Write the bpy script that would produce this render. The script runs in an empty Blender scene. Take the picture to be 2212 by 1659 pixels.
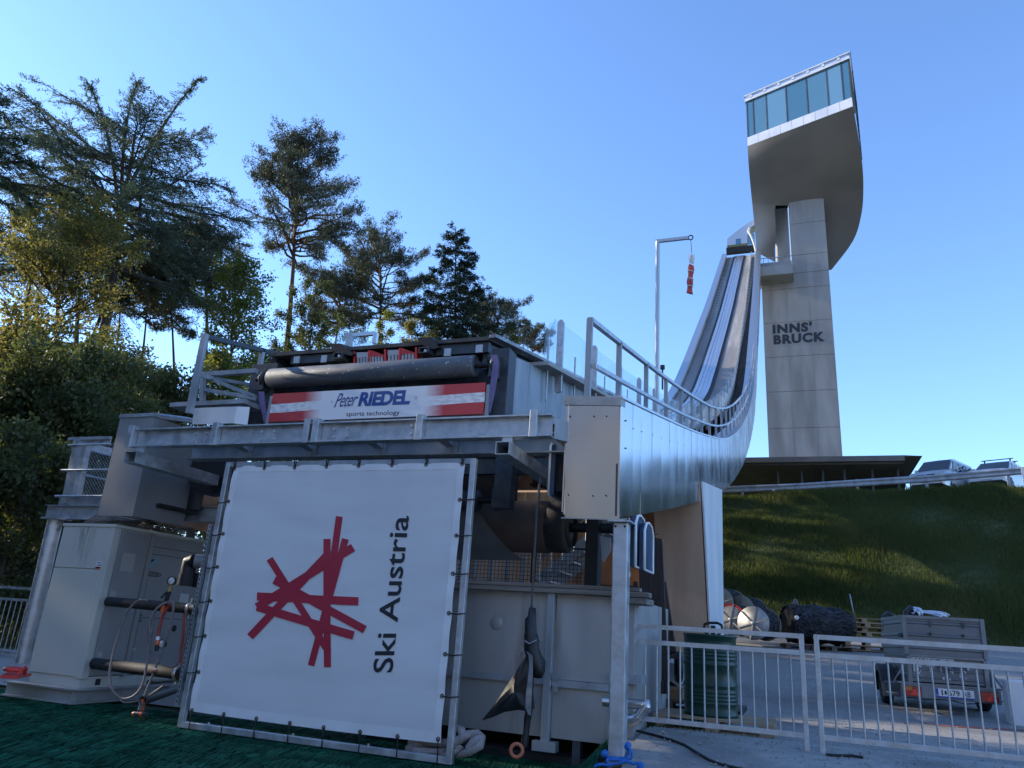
import bpy, math, random
import numpy as np
from mathutils import Vector, Matrix

# ------------------------------------------------------------------ camera
CZ = 1.25
PITCH, ROLL, HEAD = math.radians(18.06), math.radians(3.89), math.radians(21.27)
PW, PH, PF = 2212.0, 1659.0, 1620.0          # photograph frame the measurements are given in
sc = bpy.context.scene
col = sc.collection
F0 = Vector((-math.sin(HEAD), math.cos(HEAD), 0)); R0 = Vector((math.cos(HEAD), math.sin(HEAD), 0)); ZU = Vector((0, 0, 1))
CF = math.cos(PITCH)*F0 + math.sin(PITCH)*ZU; CU0 = -math.sin(PITCH)*F0 + math.cos(PITCH)*ZU
CR = math.cos(ROLL)*R0 + math.sin(ROLL)*CU0; CU = -math.sin(ROLL)*R0 + math.cos(ROLL)*CU0
cam = bpy.data.cameras.new("camera"); cam_o = bpy.data.objects.new("camera", cam); col.objects.link(cam_o)
cam.sensor_fit = 'HORIZONTAL'; cam.sensor_width = 36; cam.lens = 36*PF/PW
cam.clip_start = .05; cam.clip_end = 20000
mw = Matrix((( CR.x, CU.x, -CF.x, 0), (CR.y, CU.y, -CF.y, 0), (CR.z, CU.z, -CF.z, CZ), (0, 0, 0, 1)))
cam_o.matrix_world = mw
sc.camera = cam_o

# ------------------------------------------------------------------ sky, sun, exposure
SUN_EL, SUN_AZ = math.radians(21.5), math.radians(-91.3)     # azimuth from +Y, clockwise
S = Vector((math.sin(SUN_AZ)*math.cos(SUN_EL), math.cos(SUN_AZ)*math.cos(SUN_EL), math.sin(SUN_EL)))
w = bpy.data.worlds.new("World"); sc.world = w; w.use_nodes = True
nt = w.node_tree; bg = nt.nodes["Background"]
sky = nt.nodes.new("ShaderNodeTexSky"); sky.sky_type = 'NISHITA'; sky.sun_disc = False
sky.sun_elevation = SUN_EL; sky.sun_rotation = SUN_AZ; sky.altitude = 600
sky.air_density = 1.0; sky.dust_density = .25; sky.ozone_density = 2.5
tn = nt.nodes.new("ShaderNodeMix"); tn.data_type = 'RGBA'; tn.blend_type = 'MULTIPLY'; tn.inputs[0].default_value = 1; tn.inputs[7].default_value = (.79, .92, 1.11, 1)
nt.links.new(sky.outputs[0], tn.inputs[6]); nt.links.new(tn.outputs[2], bg.inputs[0]); bg.inputs[1].default_value = .15
sl = bpy.data.lights.new("sun", 'SUN'); sl.energy = 3.0; sl.angle = math.radians(.53); sl.color = (1, .88, .72)
so = bpy.data.objects.new("sun", sl); col.objects.link(so); so.rotation_euler = S.to_track_quat('Z', 'Y').to_euler()
so.location = (-60, -10, 80)
sc.view_settings.view_transform = 'Standard'; sc.view_settings.look = 'None'
sc.view_settings.exposure = 1.33; sc.view_settings.gamma = 1

# ------------------------------------------------------------------ measuring helpers: a photo point + one known plane -> a place in the world
def ray(p):
    return CF + ((p[0]-PW/2)/PF)*CR + ((PH/2-p[1])/PF)*CU
def onY(p, Y):
    d = ray(p); d = d*(Y/d.y); return Vector((d.x, d.y, d.z+CZ))
def onX(p, X):
    d = ray(p); d = d*(X/d.x); return Vector((d.x, d.y, d.z+CZ))
def onZ(p, Z):
    d = ray(p); d = d*((Z-CZ)/d.z); return Vector((d.x, d.y, d.z+CZ))
def onG(p, lift=.03):
    d = ray(p); t = 3.0
    while t < 60:
        q = d*t
        if q.z+CZ < float(hgt(q.x, q.y))+lift: break
        t += .01
    return Vector((q.x, q.y, q.z+CZ))
def onT(p, T):
    d = ray(p)*T; return Vector((d.x, d.y, d.z+CZ))
def _reg(x0, y0, s):
    return lambda x, y: ((x0+x*s)/1.8517, (y0+y*s)/1.8517)
z1 = _reg(0, 1300, .4973); z2 = _reg(900, 1250, .6329); z3 = _reg(2800, 1700, .6028); z4 = _reg(2050, 1100, .6028)
z7 = _reg(2500, 1100, .6028); z8 = _reg(2800, 150, .6628); zl = _reg(0, 2000, .6463); zb = _reg(700, 1800, .7665)
zm = _reg(1800, 1700, .8272); zr = _reg(2500, 2200, .7215); zq = _reg(3450, 2350, .3918); zf = _reg(2400, 2350, .4351)
zn = _reg(2850, 2250, .3391); ztr = _reg(0, 250, .6931)

# ------------------------------------------------------------------ object helpers
ORG = {}
def V(*a): return Vector(a)
def tag(o, label=None, cat=None, group=None, kind=None):
    if label: o['label'] = label
    if cat: o['category'] = cat
    if group: o['group'] = group
    if kind: o['kind'] = kind
    return o
def thing(name, loc, label, cat, group=None, local=False):
    o = bpy.data.objects.new(name, None); col.objects.link(o); o.location = loc; o.empty_display_size = .2
    ORG[o.name] = Vector((0, 0, 0)) if local else Vector(loc)
    return tag(o, label, cat, group)
def copy_tree(o, parent=None):
    c = o.copy(); col.objects.link(c)
    if parent is not None: c.parent = parent
    ORG[c.name] = ORG.get(o.name, Vector((0, 0, 0)))
    for ch in list(o.children): copy_tree(ch, c)
    return c
class MB:
    def __init__(s): s.v = []; s.f = []; s.sm = []
    def add(s, vs, fs, smooth=False):
        n = len(s.v); s.v += [tuple(p) for p in vs]; s.f += [tuple(i+n for i in f) for f in fs]; s.sm += [smooth]*len(fs); return s
    def box(s, x0, x1, y0, y1, z0, z1):
        return s.add([(x, y, z) for z in (z0, z1) for y in (y0, y1) for x in (x0, x1)],
                     [(0, 2, 3, 1), (4, 5, 7, 6), (0, 1, 5, 4), (2, 6, 7, 3), (0, 4, 6, 2), (1, 3, 7, 5)])
    def hexa(s, p):          # 8 corners: bottom 0-3 around, top 4-7 around
        return s.add(p, [(3, 2, 1, 0), (4, 5, 6, 7), (0, 1, 5, 4), (1, 2, 6, 5), (2, 3, 7, 6), (3, 0, 4, 7)])
    def beam(s, p, q, w, h, up=ZU):
        p = Vector(p); q = Vector(q); d = (q-p).normalized(); a = d.cross(up)
        if a.length < 1e-4: a = d.cross(Vector((0, 1, 0)))
        a.normalize(); b = a.cross(d).normalized(); a = a*w/2; b = b*h/2
        return s.hexa([p-a-b, p+a-b, q+a-b, q-a-b, p-a+b, p+a+b, q+a+b, q-a+b])
    def ibeam(s, p, q, w, h, t=.012, tf=.015, up=ZU):
        p = Vector(p); q = Vector(q); d = (q-p).normalized(); a = d.cross(up).normalized(); b = a.cross(d).normalized()
        s.beam(p, q, t, h-2*tf, b)
        for k in (-1, 1): s.beam(p+b*k*(h/2-tf/2), q+b*k*(h/2-tf/2), w, tf, b)
        return s
    def tube(s, pts, r, n=8, closed=False, caps=True, smooth=True):
        pts = [Vector(p) for p in pts]; m = len(pts); rr = r if isinstance(r, (list, tuple)) else [r]*m
        ring = []; prev = None
        for i in range(m):
            if closed: t = pts[(i+1) % m]-pts[i-1]
            else: t = pts[min(i+1, m-1)]-pts[max(i-1, 0)]
            t = t.normalized() if t.length > 1e-9 else Vector((0, 0, 1))
            if prev is None:
                a = t.cross(ZU)
                if a.length < .05: a = t.cross(Vector((1, 0, 0)))
            else: a = prev-t*prev.dot(t)
            a.normalize(); prev = a; b = t.cross(a)
            ring.append([pts[i]+(a*math.cos(k*2*math.pi/n)+b*math.sin(k*2*math.pi/n))*rr[i] for k in range(n)])
        vs = [p for rg in ring for p in rg]; fs = []
        for i in range(m if closed else m-1):
            j = (i+1) % m
            fs += [(i*n+k, i*n+(k+1) % n, j*n+(k+1) % n, j*n+k) for k in range(n)]
        s.add(vs, fs, smooth)
        if caps and not closed:
            s.add(ring[0], [tuple(range(n))[::-1]]); s.add(ring[-1], [tuple(range(n))])
        return s
    def cyl(s, p, q, r, n=16, r2=None, smooth=True): return s.tube([p, q], [r, r if r2 is None else r2], n, smooth=smooth)
    def prism(s, poly, thick):          # poly: 3-D points of a flat outline, thick: vector
        n = len(poly); t = Vector(thick); a = [Vector(p) for p in poly]; b = [p+t for p in a]
        s.add(a+b, [tuple(range(n))[::-1], tuple(range(n, 2*n))]+[(i, (i+1) % n, n+(i+1) % n, n+i) for i in range(n)]); return s
    def grid(s, rows, smooth=True):
        m = len(rows); n = len(rows[0])
        return s.add([p for r in rows for p in r], [(i*n+j, i*n+j+1, (i+1)*n+j+1, (i+1)*n+j) for i in range(m-1) for j in range(n-1)], smooth)
    def shell(s, rows, thick, smooth=True):      # a grid with real thickness
        m = len(rows); n = len(rows[0]); t = Vector(thick)
        A = [Vector(p) for r in rows for p in r]; B = [p+t for p in A]; N = m*n
        f = [(i*n+j, i*n+j+1, (i+1)*n+j+1, (i+1)*n+j) for i in range(m-1) for j in range(n-1)]
        g = [tuple(N+k for k in q[::-1]) for q in f]
        e = [(j+1, j, N+j, N+j+1) for j in range(n-1)]+[((m-1)*n+j, (m-1)*n+j+1, N+(m-1)*n+j+1, N+(m-1)*n+j) for j in range(n-1)]
        e += [(i*n, (i+1)*n, N+(i+1)*n, N+i*n) for i in range(m-1)]+[((i+1)*n+n-1, i*n+n-1, N+i*n+n-1, N+(i+1)*n+n-1) for i in range(m-1)]
        s.add(A+B, f+g, smooth); s.add(A+B, e); return s
    def lathe(s, prof, o, axis=(0, 0, 1), n=24, smooth=True):   # prof: (radius, height)
        o = Vector(o); t = Vector(axis).normalized(); a = t.cross(ZU)
        if a.length < .05: a = t.cross(Vector((1, 0, 0)))
        a.normalize(); b = t.cross(a)
        vs = [o+t*h+(a*math.cos(k*2*math.pi/n)+b*math.sin(k*2*math.pi/n))*r for r, h in prof for k in range(n)]
        s.add(vs, [(i*n+k, i*n+(k+1) % n, (i+1)*n+(k+1) % n, (i+1)*n+k) for i in range(len(prof)-1) for k in range(n)], smooth)
        return s
    def build(s, name, m, parent=None, bevel=0, seg=1):
        me = bpy.data.meshes.new(name); o = None
        off = Vector((0, 0, 0)); root = parent
        while root is not None and root.parent is not None: root = root.parent
        if root is not None: off = ORG.get(root.name, off)
        vs = np.array(s.v, dtype=np.float64)
        if root is None and len(vs):
            off = Vector(((vs[:, 0].min()+vs[:, 0].max())/2, (vs[:, 1].min()+vs[:, 1].max())/2, vs[:, 2].min()))
        vs = vs-np.array(off)
        me.from_pydata(vs.tolist(), [], s.f); me.polygons.foreach_set("use_smooth", s.sm); me.update()
        me.materials.append(m)
        o = bpy.data.objects.new(name, me); col.objects.link(o)
        if parent is not None: o.parent = parent
        else: o.location = off; ORG[o.name] = off
        if bevel:
            b = o.modifiers.new("bevel", 'BEVEL'); b.width = bevel; b.segments = seg; b.limit_method = 'ANGLE'; b.angle_limit = math.radians(40)
        return o
def text_geo(s, offset=0.0, shear=0.0, spacing=1.0):
    c = bpy.data.curves.new("t", 'FONT'); c.body = s; c.offset = offset; c.shear = shear; c.space_character = spacing; c.resolution_u = 4
    o = bpy.data.objects.new("t", c); col.objects.link(o)
    bpy.context.view_layer.update()
    me = bpy.data.meshes.new_from_object(o.evaluated_get(bpy.context.evaluated_depsgraph_get()))
    vs = np.array([v.co[:2] for v in me.vertices]); fs = [tuple(p.vertices) for p in me.polygons]
    bpy.data.objects.remove(o); bpy.data.curves.remove(c); bpy.data.meshes.remove(me)
    mn = vs.min(0); mx = vs.max(0)
    return (vs-mn)/(mx-mn), fs
def put_text(mb, s, BL, BR, TR, TL, lift, **k):     # flat lettering laid on a surface
    uv, fs = text_geo(s, **k); BL, BR, TR, TL = map(Vector, (BL, BR, TR, TL)); lift = Vector(lift)
    mb.add([(BL*(1-u)+BR*u)*(1-v)+(TL*(1-u)+TR*u)*v+lift for u, v in uv], fs); return mb

# ------------------------------------------------------------------ materials
def M(name, c1, c2=None, scale=3.0, rough=.5, rough2=None, metal=0.0, bump=0.0, bscale=None, stretch=(1, 1, 1), detail=6.0, lo=.35, hi=.65,
      c3=None, scale3=1.0, lo3=.55, hi3=.7, world=False, spec=None, trans=0.0, vor=False, backlit=None):
    m = bpy.data.materials.new(name); m.use_nodes = True; n = m.node_tree.nodes; L = m.node_tree.links; b = n["Principled BSDF"]
    b.inputs['Roughness'].default_value = rough; b.inputs['Metallic'].default_value = metal
    b.inputs['Base Color'].default_value = (*c1, 1)
    if spec is not None: b.inputs['Specular IOR Level'].default_value = spec
    if trans: b.inputs['Transmission Weight'].default_value = trans
    tc = n.new("ShaderNodeTexCoord"); mp = n.new("ShaderNodeMapping"); mp.inputs['Scale'].default_value = stretch
    if world:
        g = n.new("ShaderNodeNewGeometry"); L.new(g.outputs['Position'], mp.inputs[0])
    else: L.new(tc.outputs['Object'], mp.inputs[0])
    cur = None
    if c2 is not None:
        if vor:
            t = n.new("ShaderNodeTexVoronoi"); t.inputs['Scale'].default_value = scale; src = t.outputs['Color']
        else:
            t = n.new("ShaderNodeTexNoise"); t.inputs['Scale'].default_value = scale; t.inputs['Detail'].default_value = detail; src = t.outputs[0]
        L.new(mp.outputs[0], t.inputs['Vector'])
        r = n.new("ShaderNodeValToRGB"); r.color_ramp.elements[0].position = lo; r.color_ramp.elements[1].position = hi
        r.color_ramp.elements[0].color = (*c1, 1); r.color_ramp.elements[1].color = (*c2, 1); L.new(src, r.inputs[0]); cur = r.outputs[0]
        if rough2 is not None:
            rr = n.new("ShaderNodeMapRange"); rr.inputs[1].default_value = lo; rr.inputs[2].default_value = hi
            rr.inputs[3].default_value = rough; rr.inputs[4].default_value = rough2; L.new(src, rr.inputs[0]); L.new(rr.outputs[0], b.inputs['Roughness'])
    if c3 is not None:
        t3 = n.new("ShaderNodeTexNoise"); t3.inputs['Scale'].default_value = scale3; t3.inputs['Detail'].default_value = 8; L.new(mp.outputs[0], t3.inputs['Vector'])
        r3 = n.new("ShaderNodeMapRange"); r3.inputs[1].default_value = lo3; r3.inputs[2].default_value = hi3; L.new(t3.outputs[0], r3.inputs[0])
        mx = n.new("ShaderNodeMix"); mx.data_type = 'RGBA'; L.new(r3.outputs[0], mx.inputs[0])
        if cur is not None: L.new(cur, mx.inputs[6])
        else: mx.inputs[6].default_value = (*c1, 1)
        mx.inputs[7].default_value = (*c3, 1); cur = mx.outputs[2]
    if cur is not None: L.new(cur, b.inputs['Base Color'])
    if bump:
        bt = n.new("ShaderNodeTexNoise"); bt.inputs['Scale'].default_value = bscale or scale*4; bt.inputs['Detail'].default_value = 5; L.new(mp.outputs[0], bt.inputs['Vector'])
        bp = n.new("ShaderNodeBump"); bp.inputs['Strength'].default_value = 1; bp.inputs['Distance'].default_value = bump
        L.new(bt.outputs[0], bp.inputs['Height']); L.new(bp.outputs[0], b.inputs['Normal'])
    if backlit:
        tr = n.new("ShaderNodeBsdfTranslucent"); tr.inputs[0].default_value = (*backlit[0], 1)
        ms = n.new("ShaderNodeMixShader"); ms.inputs[0].default_value = backlit[1]
        L.new(b.outputs[0], ms.inputs[1]); L.new(tr.outputs[0], ms.inputs[2]); L.new(ms.outputs[0], n["Material Output"].inputs[0])
    return m
def glass_mat(name, tint, rough=.02, clear=.5):
    m = bpy.data.materials.new(name); m.use_nodes = True; n = m.node_tree.nodes; L = m.node_tree.links; b = n["Principled BSDF"]
    b.inputs['Base Color'].default_value = (*tint, 1); b.inputs['Roughness'].default_value = rough
    t = n.new("ShaderNodeBsdfTransparent"); t.inputs[0].default_value = (*[min(1, .55+.45*c*1.6) for c in tint], 1)
    ms = n.new("ShaderNodeMixShader"); ms.inputs[0].default_value = clear
    L.new(b.outputs[0], ms.inputs[1]); L.new(t.outputs[0], ms.inputs[2]); L.new(ms.outputs[0], n["Material Output"].inputs[0]); return m
galv = M("galvanised_steel", (.40, .43, .46), (.58, .61, .64), 9, .42, .6, metal=.75, bump=.0006, bscale=60, c3=(.60, .62, .64), scale3=5, lo3=.58, hi3=.72)
galv_dull = M("weathered_galvanised_steel", (.27, .30, .325), (.42, .45, .48), 5, .5, .7, metal=.6, bump=.001, bscale=40, c3=(.42, .46, .5), scale3=2.2, stretch=(1, 1, .35))
dark_steel = M("dark_painted_steel", (.045, .055, .068), (.09, .105, .12), 6, .45, .65, metal=.4, bump=.0008, bscale=50)
black_steel = M("blackened_steel", (.012, .013, .015), (.03, .03, .033), 8, .5, .7, metal=.3)
alu = M("aluminium_cladding", (.66, .67, .69), (.73, .74, .75), 1.2, .17, .24, metal=.95, bump=.0012, bscale=1.2, stretch=(1, 1, .5))
alu_cop = M("aluminium_coping", (.60, .61, .63), rough=.30, metal=.9)
inox = M("brushed_stainless_sheet", (.33, .325, .32), (.39, .385, .375), 1.2, .20, .30, metal=.95, bump=.004, bscale=1.3, stretch=(1, 1, .6))
conc = M("fair_faced_concrete", (.33, .325, .315), (.43, .425, .41), .7, .8, .9, bump=.004, bscale=14, c3=(.235, .23, .222), scale3=.5, lo3=.48, hi3=.72, stretch=(1, 1, .22), detail=9)
conc_soffit = M("metal_clad_soffit", (.25, .235, .225), (.33, .31, .295), .18, .36, .46, metal=.5, bump=.003, bscale=.3, detail=2)
conc_brown = M("board_marked_concrete", (.50, .335, .225), (.60, .425, .30), 1.3, .8, .9, bump=.003, bscale=9, c3=(.2, .13, .09), scale3=.9, lo3=.6, hi3=.75, stretch=(1.6, 1.6, .25))
conc_white = M("pale_rendered_concrete", (.60, .62, .63), (.72, .73, .73), 1.6, .7, .8, bump=.002, bscale=10, stretch=(1, 1, .4))
conc_dark = M("dark_concrete_roof", (.13, .12, .115), (.20, .185, .175), 1.1, .8, .9, bump=.003, bscale=12)  # dark grey concrete of the canopy roof and its end
black = M("black_rubber", (.010, .010, .011), (.022, .022, .024), 12, .5, .7)
glass_blue = None
glass_clear = glass_mat("acrylic_panel", (.55, .68, .82), .05, .80)
glass_blues = [glass_mat('tinted_window_glass', (.10, .27, .44), .03, .40), glass_mat('tinted_window_glass', (.15, .33, .52), .03, .22), glass_mat('tinted_window_glass', (.12, .29, .46), .03, .32)]
glass_blue = glass_mat("tinted_window_glass", (.13, .31, .50), .03, .26)
# ------------------------------------------------------------------ terrain
def lerp(t, a, b): return a+(b-a)*t
def sstep(a, b, x):
    t = np.clip((x-a)/(b-a), 0, 1); return t*t*(3-2*t)
YK = [-400, -120, -40, -8, 0, 5.0, 6.7, 7.4, 8.2, 12.3, 18, 26.5, 27.6, 37.2, 40, 120, 400, 4000]
YZ = [-130, -62, -22, -2.2, -.62, -.16, .0, .27, .34, .33, .68, 1.42, 1.75, 7.95, 8.25, 8.6, 20, 30]
FK = [-400, -120, -40, -8, 0, 6.0, 8.3, 9.2, 14, 40, 90, 400, 4000]
FZ = [-130, -62, -22, -2.2, -.62, -.08, -.03, .2, .55, 3.2, 6, 20, 30]
def hgt(x, y):
    x = np.asarray(x, float); y = np.asarray(y, float)
    a = np.interp(y, YK, YZ); a = a+np.where(y > 30, sstep(30, 37, y)*.035*np.clip(x, -4, 20), 0)
    b = np.interp(y, FK, FZ)
    k1 = sstep(-9.5, -6.0, x)*np.ones_like(y); k2 = sstep(-2.1, -1.65, x)*np.ones_like(y); q = sstep(8.6, 10.5, y); k = k2*(1-q)+k1*q
    return b*(1-k)+a*k
def sheet(name, xs, ys, lift, m, kind='structure', keep=None):
    X, Y = np.meshgrid(xs, ys); Z = hgt(X, Y)+lift
    mb = MB(); n = len(xs)
    vs = np.stack([X, Y, Z], -1).reshape(-1, 3)
    fs = []
    for i in range(len(ys)-1):
        for j in range(n-1):
            if keep is None or keep((xs[j]+xs[j+1])/2, (ys[i]+ys[i+1])/2): fs.append((i*n+j, i*n+j+1, (i+1)*n+j+1, (i+1)*n+j))
    mb.add(vs.tolist(), fs, True)
    o = mb.build(name, m); o['kind'] = kind; return o
AX = np.concatenate([[-4000, -1000, -400, -150, -90], np.arange(-60, -12, 3.0), np.arange(-12, 26, .5), np.arange(26, 60, 3.0), [90, 150, 400, 1000, 4000]])
AY = np.concatenate([[-400, -250, -120, -80, -60, -40, -30, -20, -15, -10, -6], np.arange(-4, 4, 1.0), np.arange(4, 9, .25), np.arange(9, 26, .5), np.arange(26, 28, .25), np.arange(28, 42, .4), np.arange(42, 90, 4.0), [90, 110, 140, 200, 300, 400, 800, 4000]])
m_earth = M("meadow_ground", (.035, .055, .014), (.075, .085, .025), .35, .95, bump=.03, bscale=6, c3=(.075, .07, .03), scale3=.22, lo3=.52, hi3=.72, world=True)
def base_keep(x, y): return not (x > -5.8 and 4.6 < y < 26.2 and x < 40)
g = sheet("ground", AX, AY, 0, m_earth)
m_asph = M("asphalt", (.17, .165, .155), (.33, .32, .305), 26, .85, .95, lo=.3, hi=.7, bump=.006, bscale=70, c3=(.13, .125, .12), scale3=.45, lo3=.5, hi3=.75, world=True)
yx = np.concatenate([np.arange(-6.6, 26, .5), [30, 36, 45]])
sheet("yard_asphalt", yx, np.concatenate([np.arange(7.2, 27.0, .4), [27.2]]), .03, m_asph, keep=lambda x, y: x > -1.7 or y > 9.6)
m_conc_pad = M("concrete_apron_surface", (.27, .265, .25), (.37, .36, .34), 12, .8, .95, lo=.3, hi=.7, bump=.004, bscale=40, c3=(.19, .185, .175), scale3=.9, lo3=.5, hi3=.7, world=True)
sheet("concrete_apron", np.concatenate([np.arange(-7.5, 20, .5), [24]]), np.arange(6.9, 8.65, .2), .05, m_conc_pad, keep=lambda x, y: x > -1.75 and y < 8.55+.05*math.sin(x*3))
sheet("service_path", np.arange(-16, -6.4, .6), np.arange(8.35, 10.6, .25), .04, m_conc_pad)
m_mat = M("green_plastic_matting", (.004, .04, .024), (.010, .065, .04), 3, .7, .7, bump=.012, bscale=30, stretch=(6, .6, 1), world=True)
matx = np.arange(-14, 6.3, .35)
sheet("mat_landing_slope", matx, np.concatenate([np.arange(-12, 3, 1.0), np.arange(3, 7.0, .2), [7.05]]), .03, m_mat)
sheet("mat_landing_edge", np.arange(-14, -1.9, .3), np.arange(7.05, 8.5, .2), .035, m_mat, keep=lambda x, y: y < 8.2)

# distant sunlit mountain range behind the viewer (seen only mirrored in the metal)
m_mtn = M("mountain_rock", (.38, .345, .30), (.50, .46, .41), .0012, .95, world=True)
rnd = random.Random(5)
mx = np.linspace(-9000, 9000, 60); my = np.linspace(-1500, -7000, 16); rows = []
for yy in my:
    t = (-1500-yy)/5500
    rows.append([(x, yy, -500+2900*min(1, t*1.5)**.9*(.8+.2*math.sin(x*.0011+1.3)+.13*math.sin(x*.0037+yy*.001)+.06*rnd.random())) for x in mx])
tag(MB().grid(rows).build("mountains", m_mtn), kind='structure')

# ------------------------------------------------------------------ the ski jump
PRY = [7.11, 7.39, 8.72, 10.56, 13.06, 15.8, 19.44, 22.12, 25.29, 29.03, 34.26, 38.87, 42.61, 46.35, 60, 76, 90]
PRZ = [2.29, 2.33, 2.61, 2.99, 3.51, 4.13, 4.98, 5.70, 6.67, 7.95, 9.97, 12.04, 14.0, 16.6, 27.1, 40.3, 51.9]
THY = [7, 10, 18, 25, 30, 40, 60, 80]; THV = [1.21, 1.25, 1.32, 1.42, 1.55, 1.65, 1.75, 1.8]
# smooth the measured profile
_yy = np.arange(6, 92, .25); _zz = np.interp(_yy, PRY, PRZ, left=None)
_zz[_yy < 7.11] = 2.29-(7.11-_yy[_yy < 7.11])*.205
for _ in range(30): _zz[1:-1] = (_zz[:-2]+2*_zz[1:-1]+_zz[2:])/4
def zt(Y): return float(np.interp(Y, _yy, _zz))+CZ
def zbt(Y): return zt(Y)-float(np.interp(Y, THY, THV))
def xr(Y): return -1.6-.0064*(Y-7.2)
def xsft(Y): return .5*max(0, (Y-45)/32)
def zs(Y): return zt(Y)+float(np.interp(Y, [8, 14, 25, 40, 55, 80], [.93, .75, .4, 0, -.3, -.35]))
jump = thing("ski_jump", (-4.2, 8, 0), "ski jump ramp with curved aluminium side sweeping up to the concrete tower", "ski jump")
Y0 = 7.2
# right box girder: outer cladding in upright sheets, each slightly bowed
seams = [Y0]; k = 0
widths = [.62, .5, .72, .70, .76, .8, .85]
while seams[-1] < 76: seams.append(min(76.3, seams[-1]+(widths[k] if k < len(widths) else .95))); k += 1
mb = MB(); r = random.Random(3)
for a, b in zip(seams[:-1], seams[1:]):
    rows = []; bow = .0012+.0018*r.random(); tw = r.uniform(-.003, .003); n = 7
    for i in range(n):
        t = i/(n-1); y = lerp(t, a+.006, b-.006); rows_z = []
        for j in range(9):
            q = j/8
            z = lerp(q, zbt(y), zt(y)); x = xr(y)+bow*math.sin(math.pi*t)+tw*(q-.5)*2+(.0012*math.sin(q*9+a*3))
            rows_z.append((x, y, z))
        rows.append(rows_z)
    mb.shell(rows, (-.012, 0, 0))
mb.build("side_cladding", alu, jump)
mb = MB(); rows = []
Ys = np.concatenate([np.arange(Y0, 30, .5), np.arange(30, 76.5, 1.0)])
for y in Ys: rows.append([(xr(y)-.02, y, zbt(y)+.02), (xr(y)-.02, y, zt(y)-.02)])
mb.shell(rows, (-.02, 0, 0)); mb.build("girder_core", dark_steel, jump)
# coping
mb = MB()
rows = [[(xr(a)-.57, a, zt(a)), (xr(a)-.28, a, zt(a)+.004), (xr(a)+.018, a, zt(a)+.002)] for a in Ys]; mb.shell(rows, (0, 0, .028), smooth=True)
mb.build("coping", alu_cop, jump)
mb = MB(); rows = [[(xr(y)-.56, y, zbt(y)+.03), (xr(y)-.56, y, zt(y)-.004)] for y in Ys]
mb.shell(rows, (.015, 0, 0)); mb.build("inner_cladding", alu_cop, jump)
# end box
b0, b1 = onY((1220, 1118), Y0), onY((1338, 1122), Y0); t0, t1 = onY((1221, 858), Y0), onY((1338, 860), Y0)
mb = MB(); rows = []
for i in range(9):
    q = i/8; rows.append([b0.lerp(b1, u).lerp(t0.lerp(t1, u), q)+V(0, -.006*math.sin(math.pi*u)*math.sin(math.pi*q)-.004*math.sin(4*u+5*q), 0) for u in np.linspace(0, 1, 9)])
mb.shell(rows, (0, .03, 0)); mb.build("end_plate", inox, jump)
mb = MB(); h = V(0, 0, .09)
mb.hexa([t0+V(-.012, -.014, -.085), t1+V(.02, -.014, -.085), t1+V(.02, .2, -.045), t0+V(-.012, .2, -.045), t0+V(-.012, -.014, .012), t1+V(.02, -.014, .012), t1+V(.02, .2, .05), t0+V(-.012, .2, .05)])
m_fl_ = M("worn_zinc_flashing", (.33, .32, .30), (.46, .45, .43), 8, .45, .6, metal=.6); mb.build("end_plate_cap", m_fl_, jump); mb = MB()
mb.hexa([b0+V(-.03, -.02, -.012), b1+V(.02, -.02, -.012), b1+V(.02, .4, .06), b0+V(-.03, .4, .06), b0+V(-.03, -.02, 0), b1+V(.02, -.02, 0), b1+V(.02, .4, .075), b0+V(-.03, .4, .075)])
mb.build("end_plate_lip", m_fl_, jump)
mb = MB(); rows = [[(t0.x+.005, y, zbt(y)+.05), (t0.x+.005, y, zt(y)-.01)] for y in (7.23, 7.6, 8.2, 9)]
mb.shell(rows, (.015, 0, 0)); mb.build("box_inner_side", inox, jump)
# rivets on the end plate
mb = MB()
for p in ((380, 937), (540, 937), (623, 936), (370, 1458), (533, 1465), (620, 1463), (757, 967), (757, 1150)):
    if p[0] < 700: q = onY(z4(*p), Y0-.012); mb.cyl(q, q+V(0, .02, 0), .008, 6)
    else: q = onX(z4(*p), -1.6+.012); mb.cyl(q, q+V(-.02, 0, 0), .008, 6)
for i, a in enumerate(seams[1:24]):
    for q in (.22, .78):
        P = V(xr(a)+.008, a+.03, lerp(q, zbt(a), zt(a))); mb.cyl(P, P+V(-.02, 0, 0), .005, 6)
mb.build("rivets", black_steel, jump)

# concrete trough below the track, left wall
XL = -6.5
mb = MB(); rows = []
for y in np.concatenate([np.arange(12.5, 40, 1.0), np.arange(40, 78, 2.0)]): rows.append([(XL+xsft(y), y, zbt(y)+.3), (XL+.4+xsft(y), y, zbt(y)+.02), (xr(y)-.5, y, zbt(y)+.02), (xr(y)-.03, y, zbt(y)+.04)])
mb.shell(rows, (0, 0, .18), smooth=False); mb.build("trough_soffit", conc_brown, jump)
mb = MB(); YL = np.concatenate([np.arange(14, 40, 1.0), np.arange(40, 77, 2.0)])
rows = [[(XL+xsft(y), y, zbt(y)+.2), (XL+xsft(y), y, zt(y)+.02)] for y in YL]
mb.shell(rows, (.04, 0, 0)); rows = [[(XL+.42+xsft(y), y, zbt(y)+.3), (XL+.42+xsft(y), y, zt(y)+.02)] for y in YL]; mb.shell(rows, (.03, 0, 0))
mb.build("parapet", conc, jump)
mb = MB(); rows = [[(XL-.02+xsft(y), y, zt(y)+.02), (XL+.47+xsft(y), y, zt(y)+.02)] for y in YL]
mb.shell(rows, (0, 0, .04)); mb.build("parapet_coping", alu_cop, jump)
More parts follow.
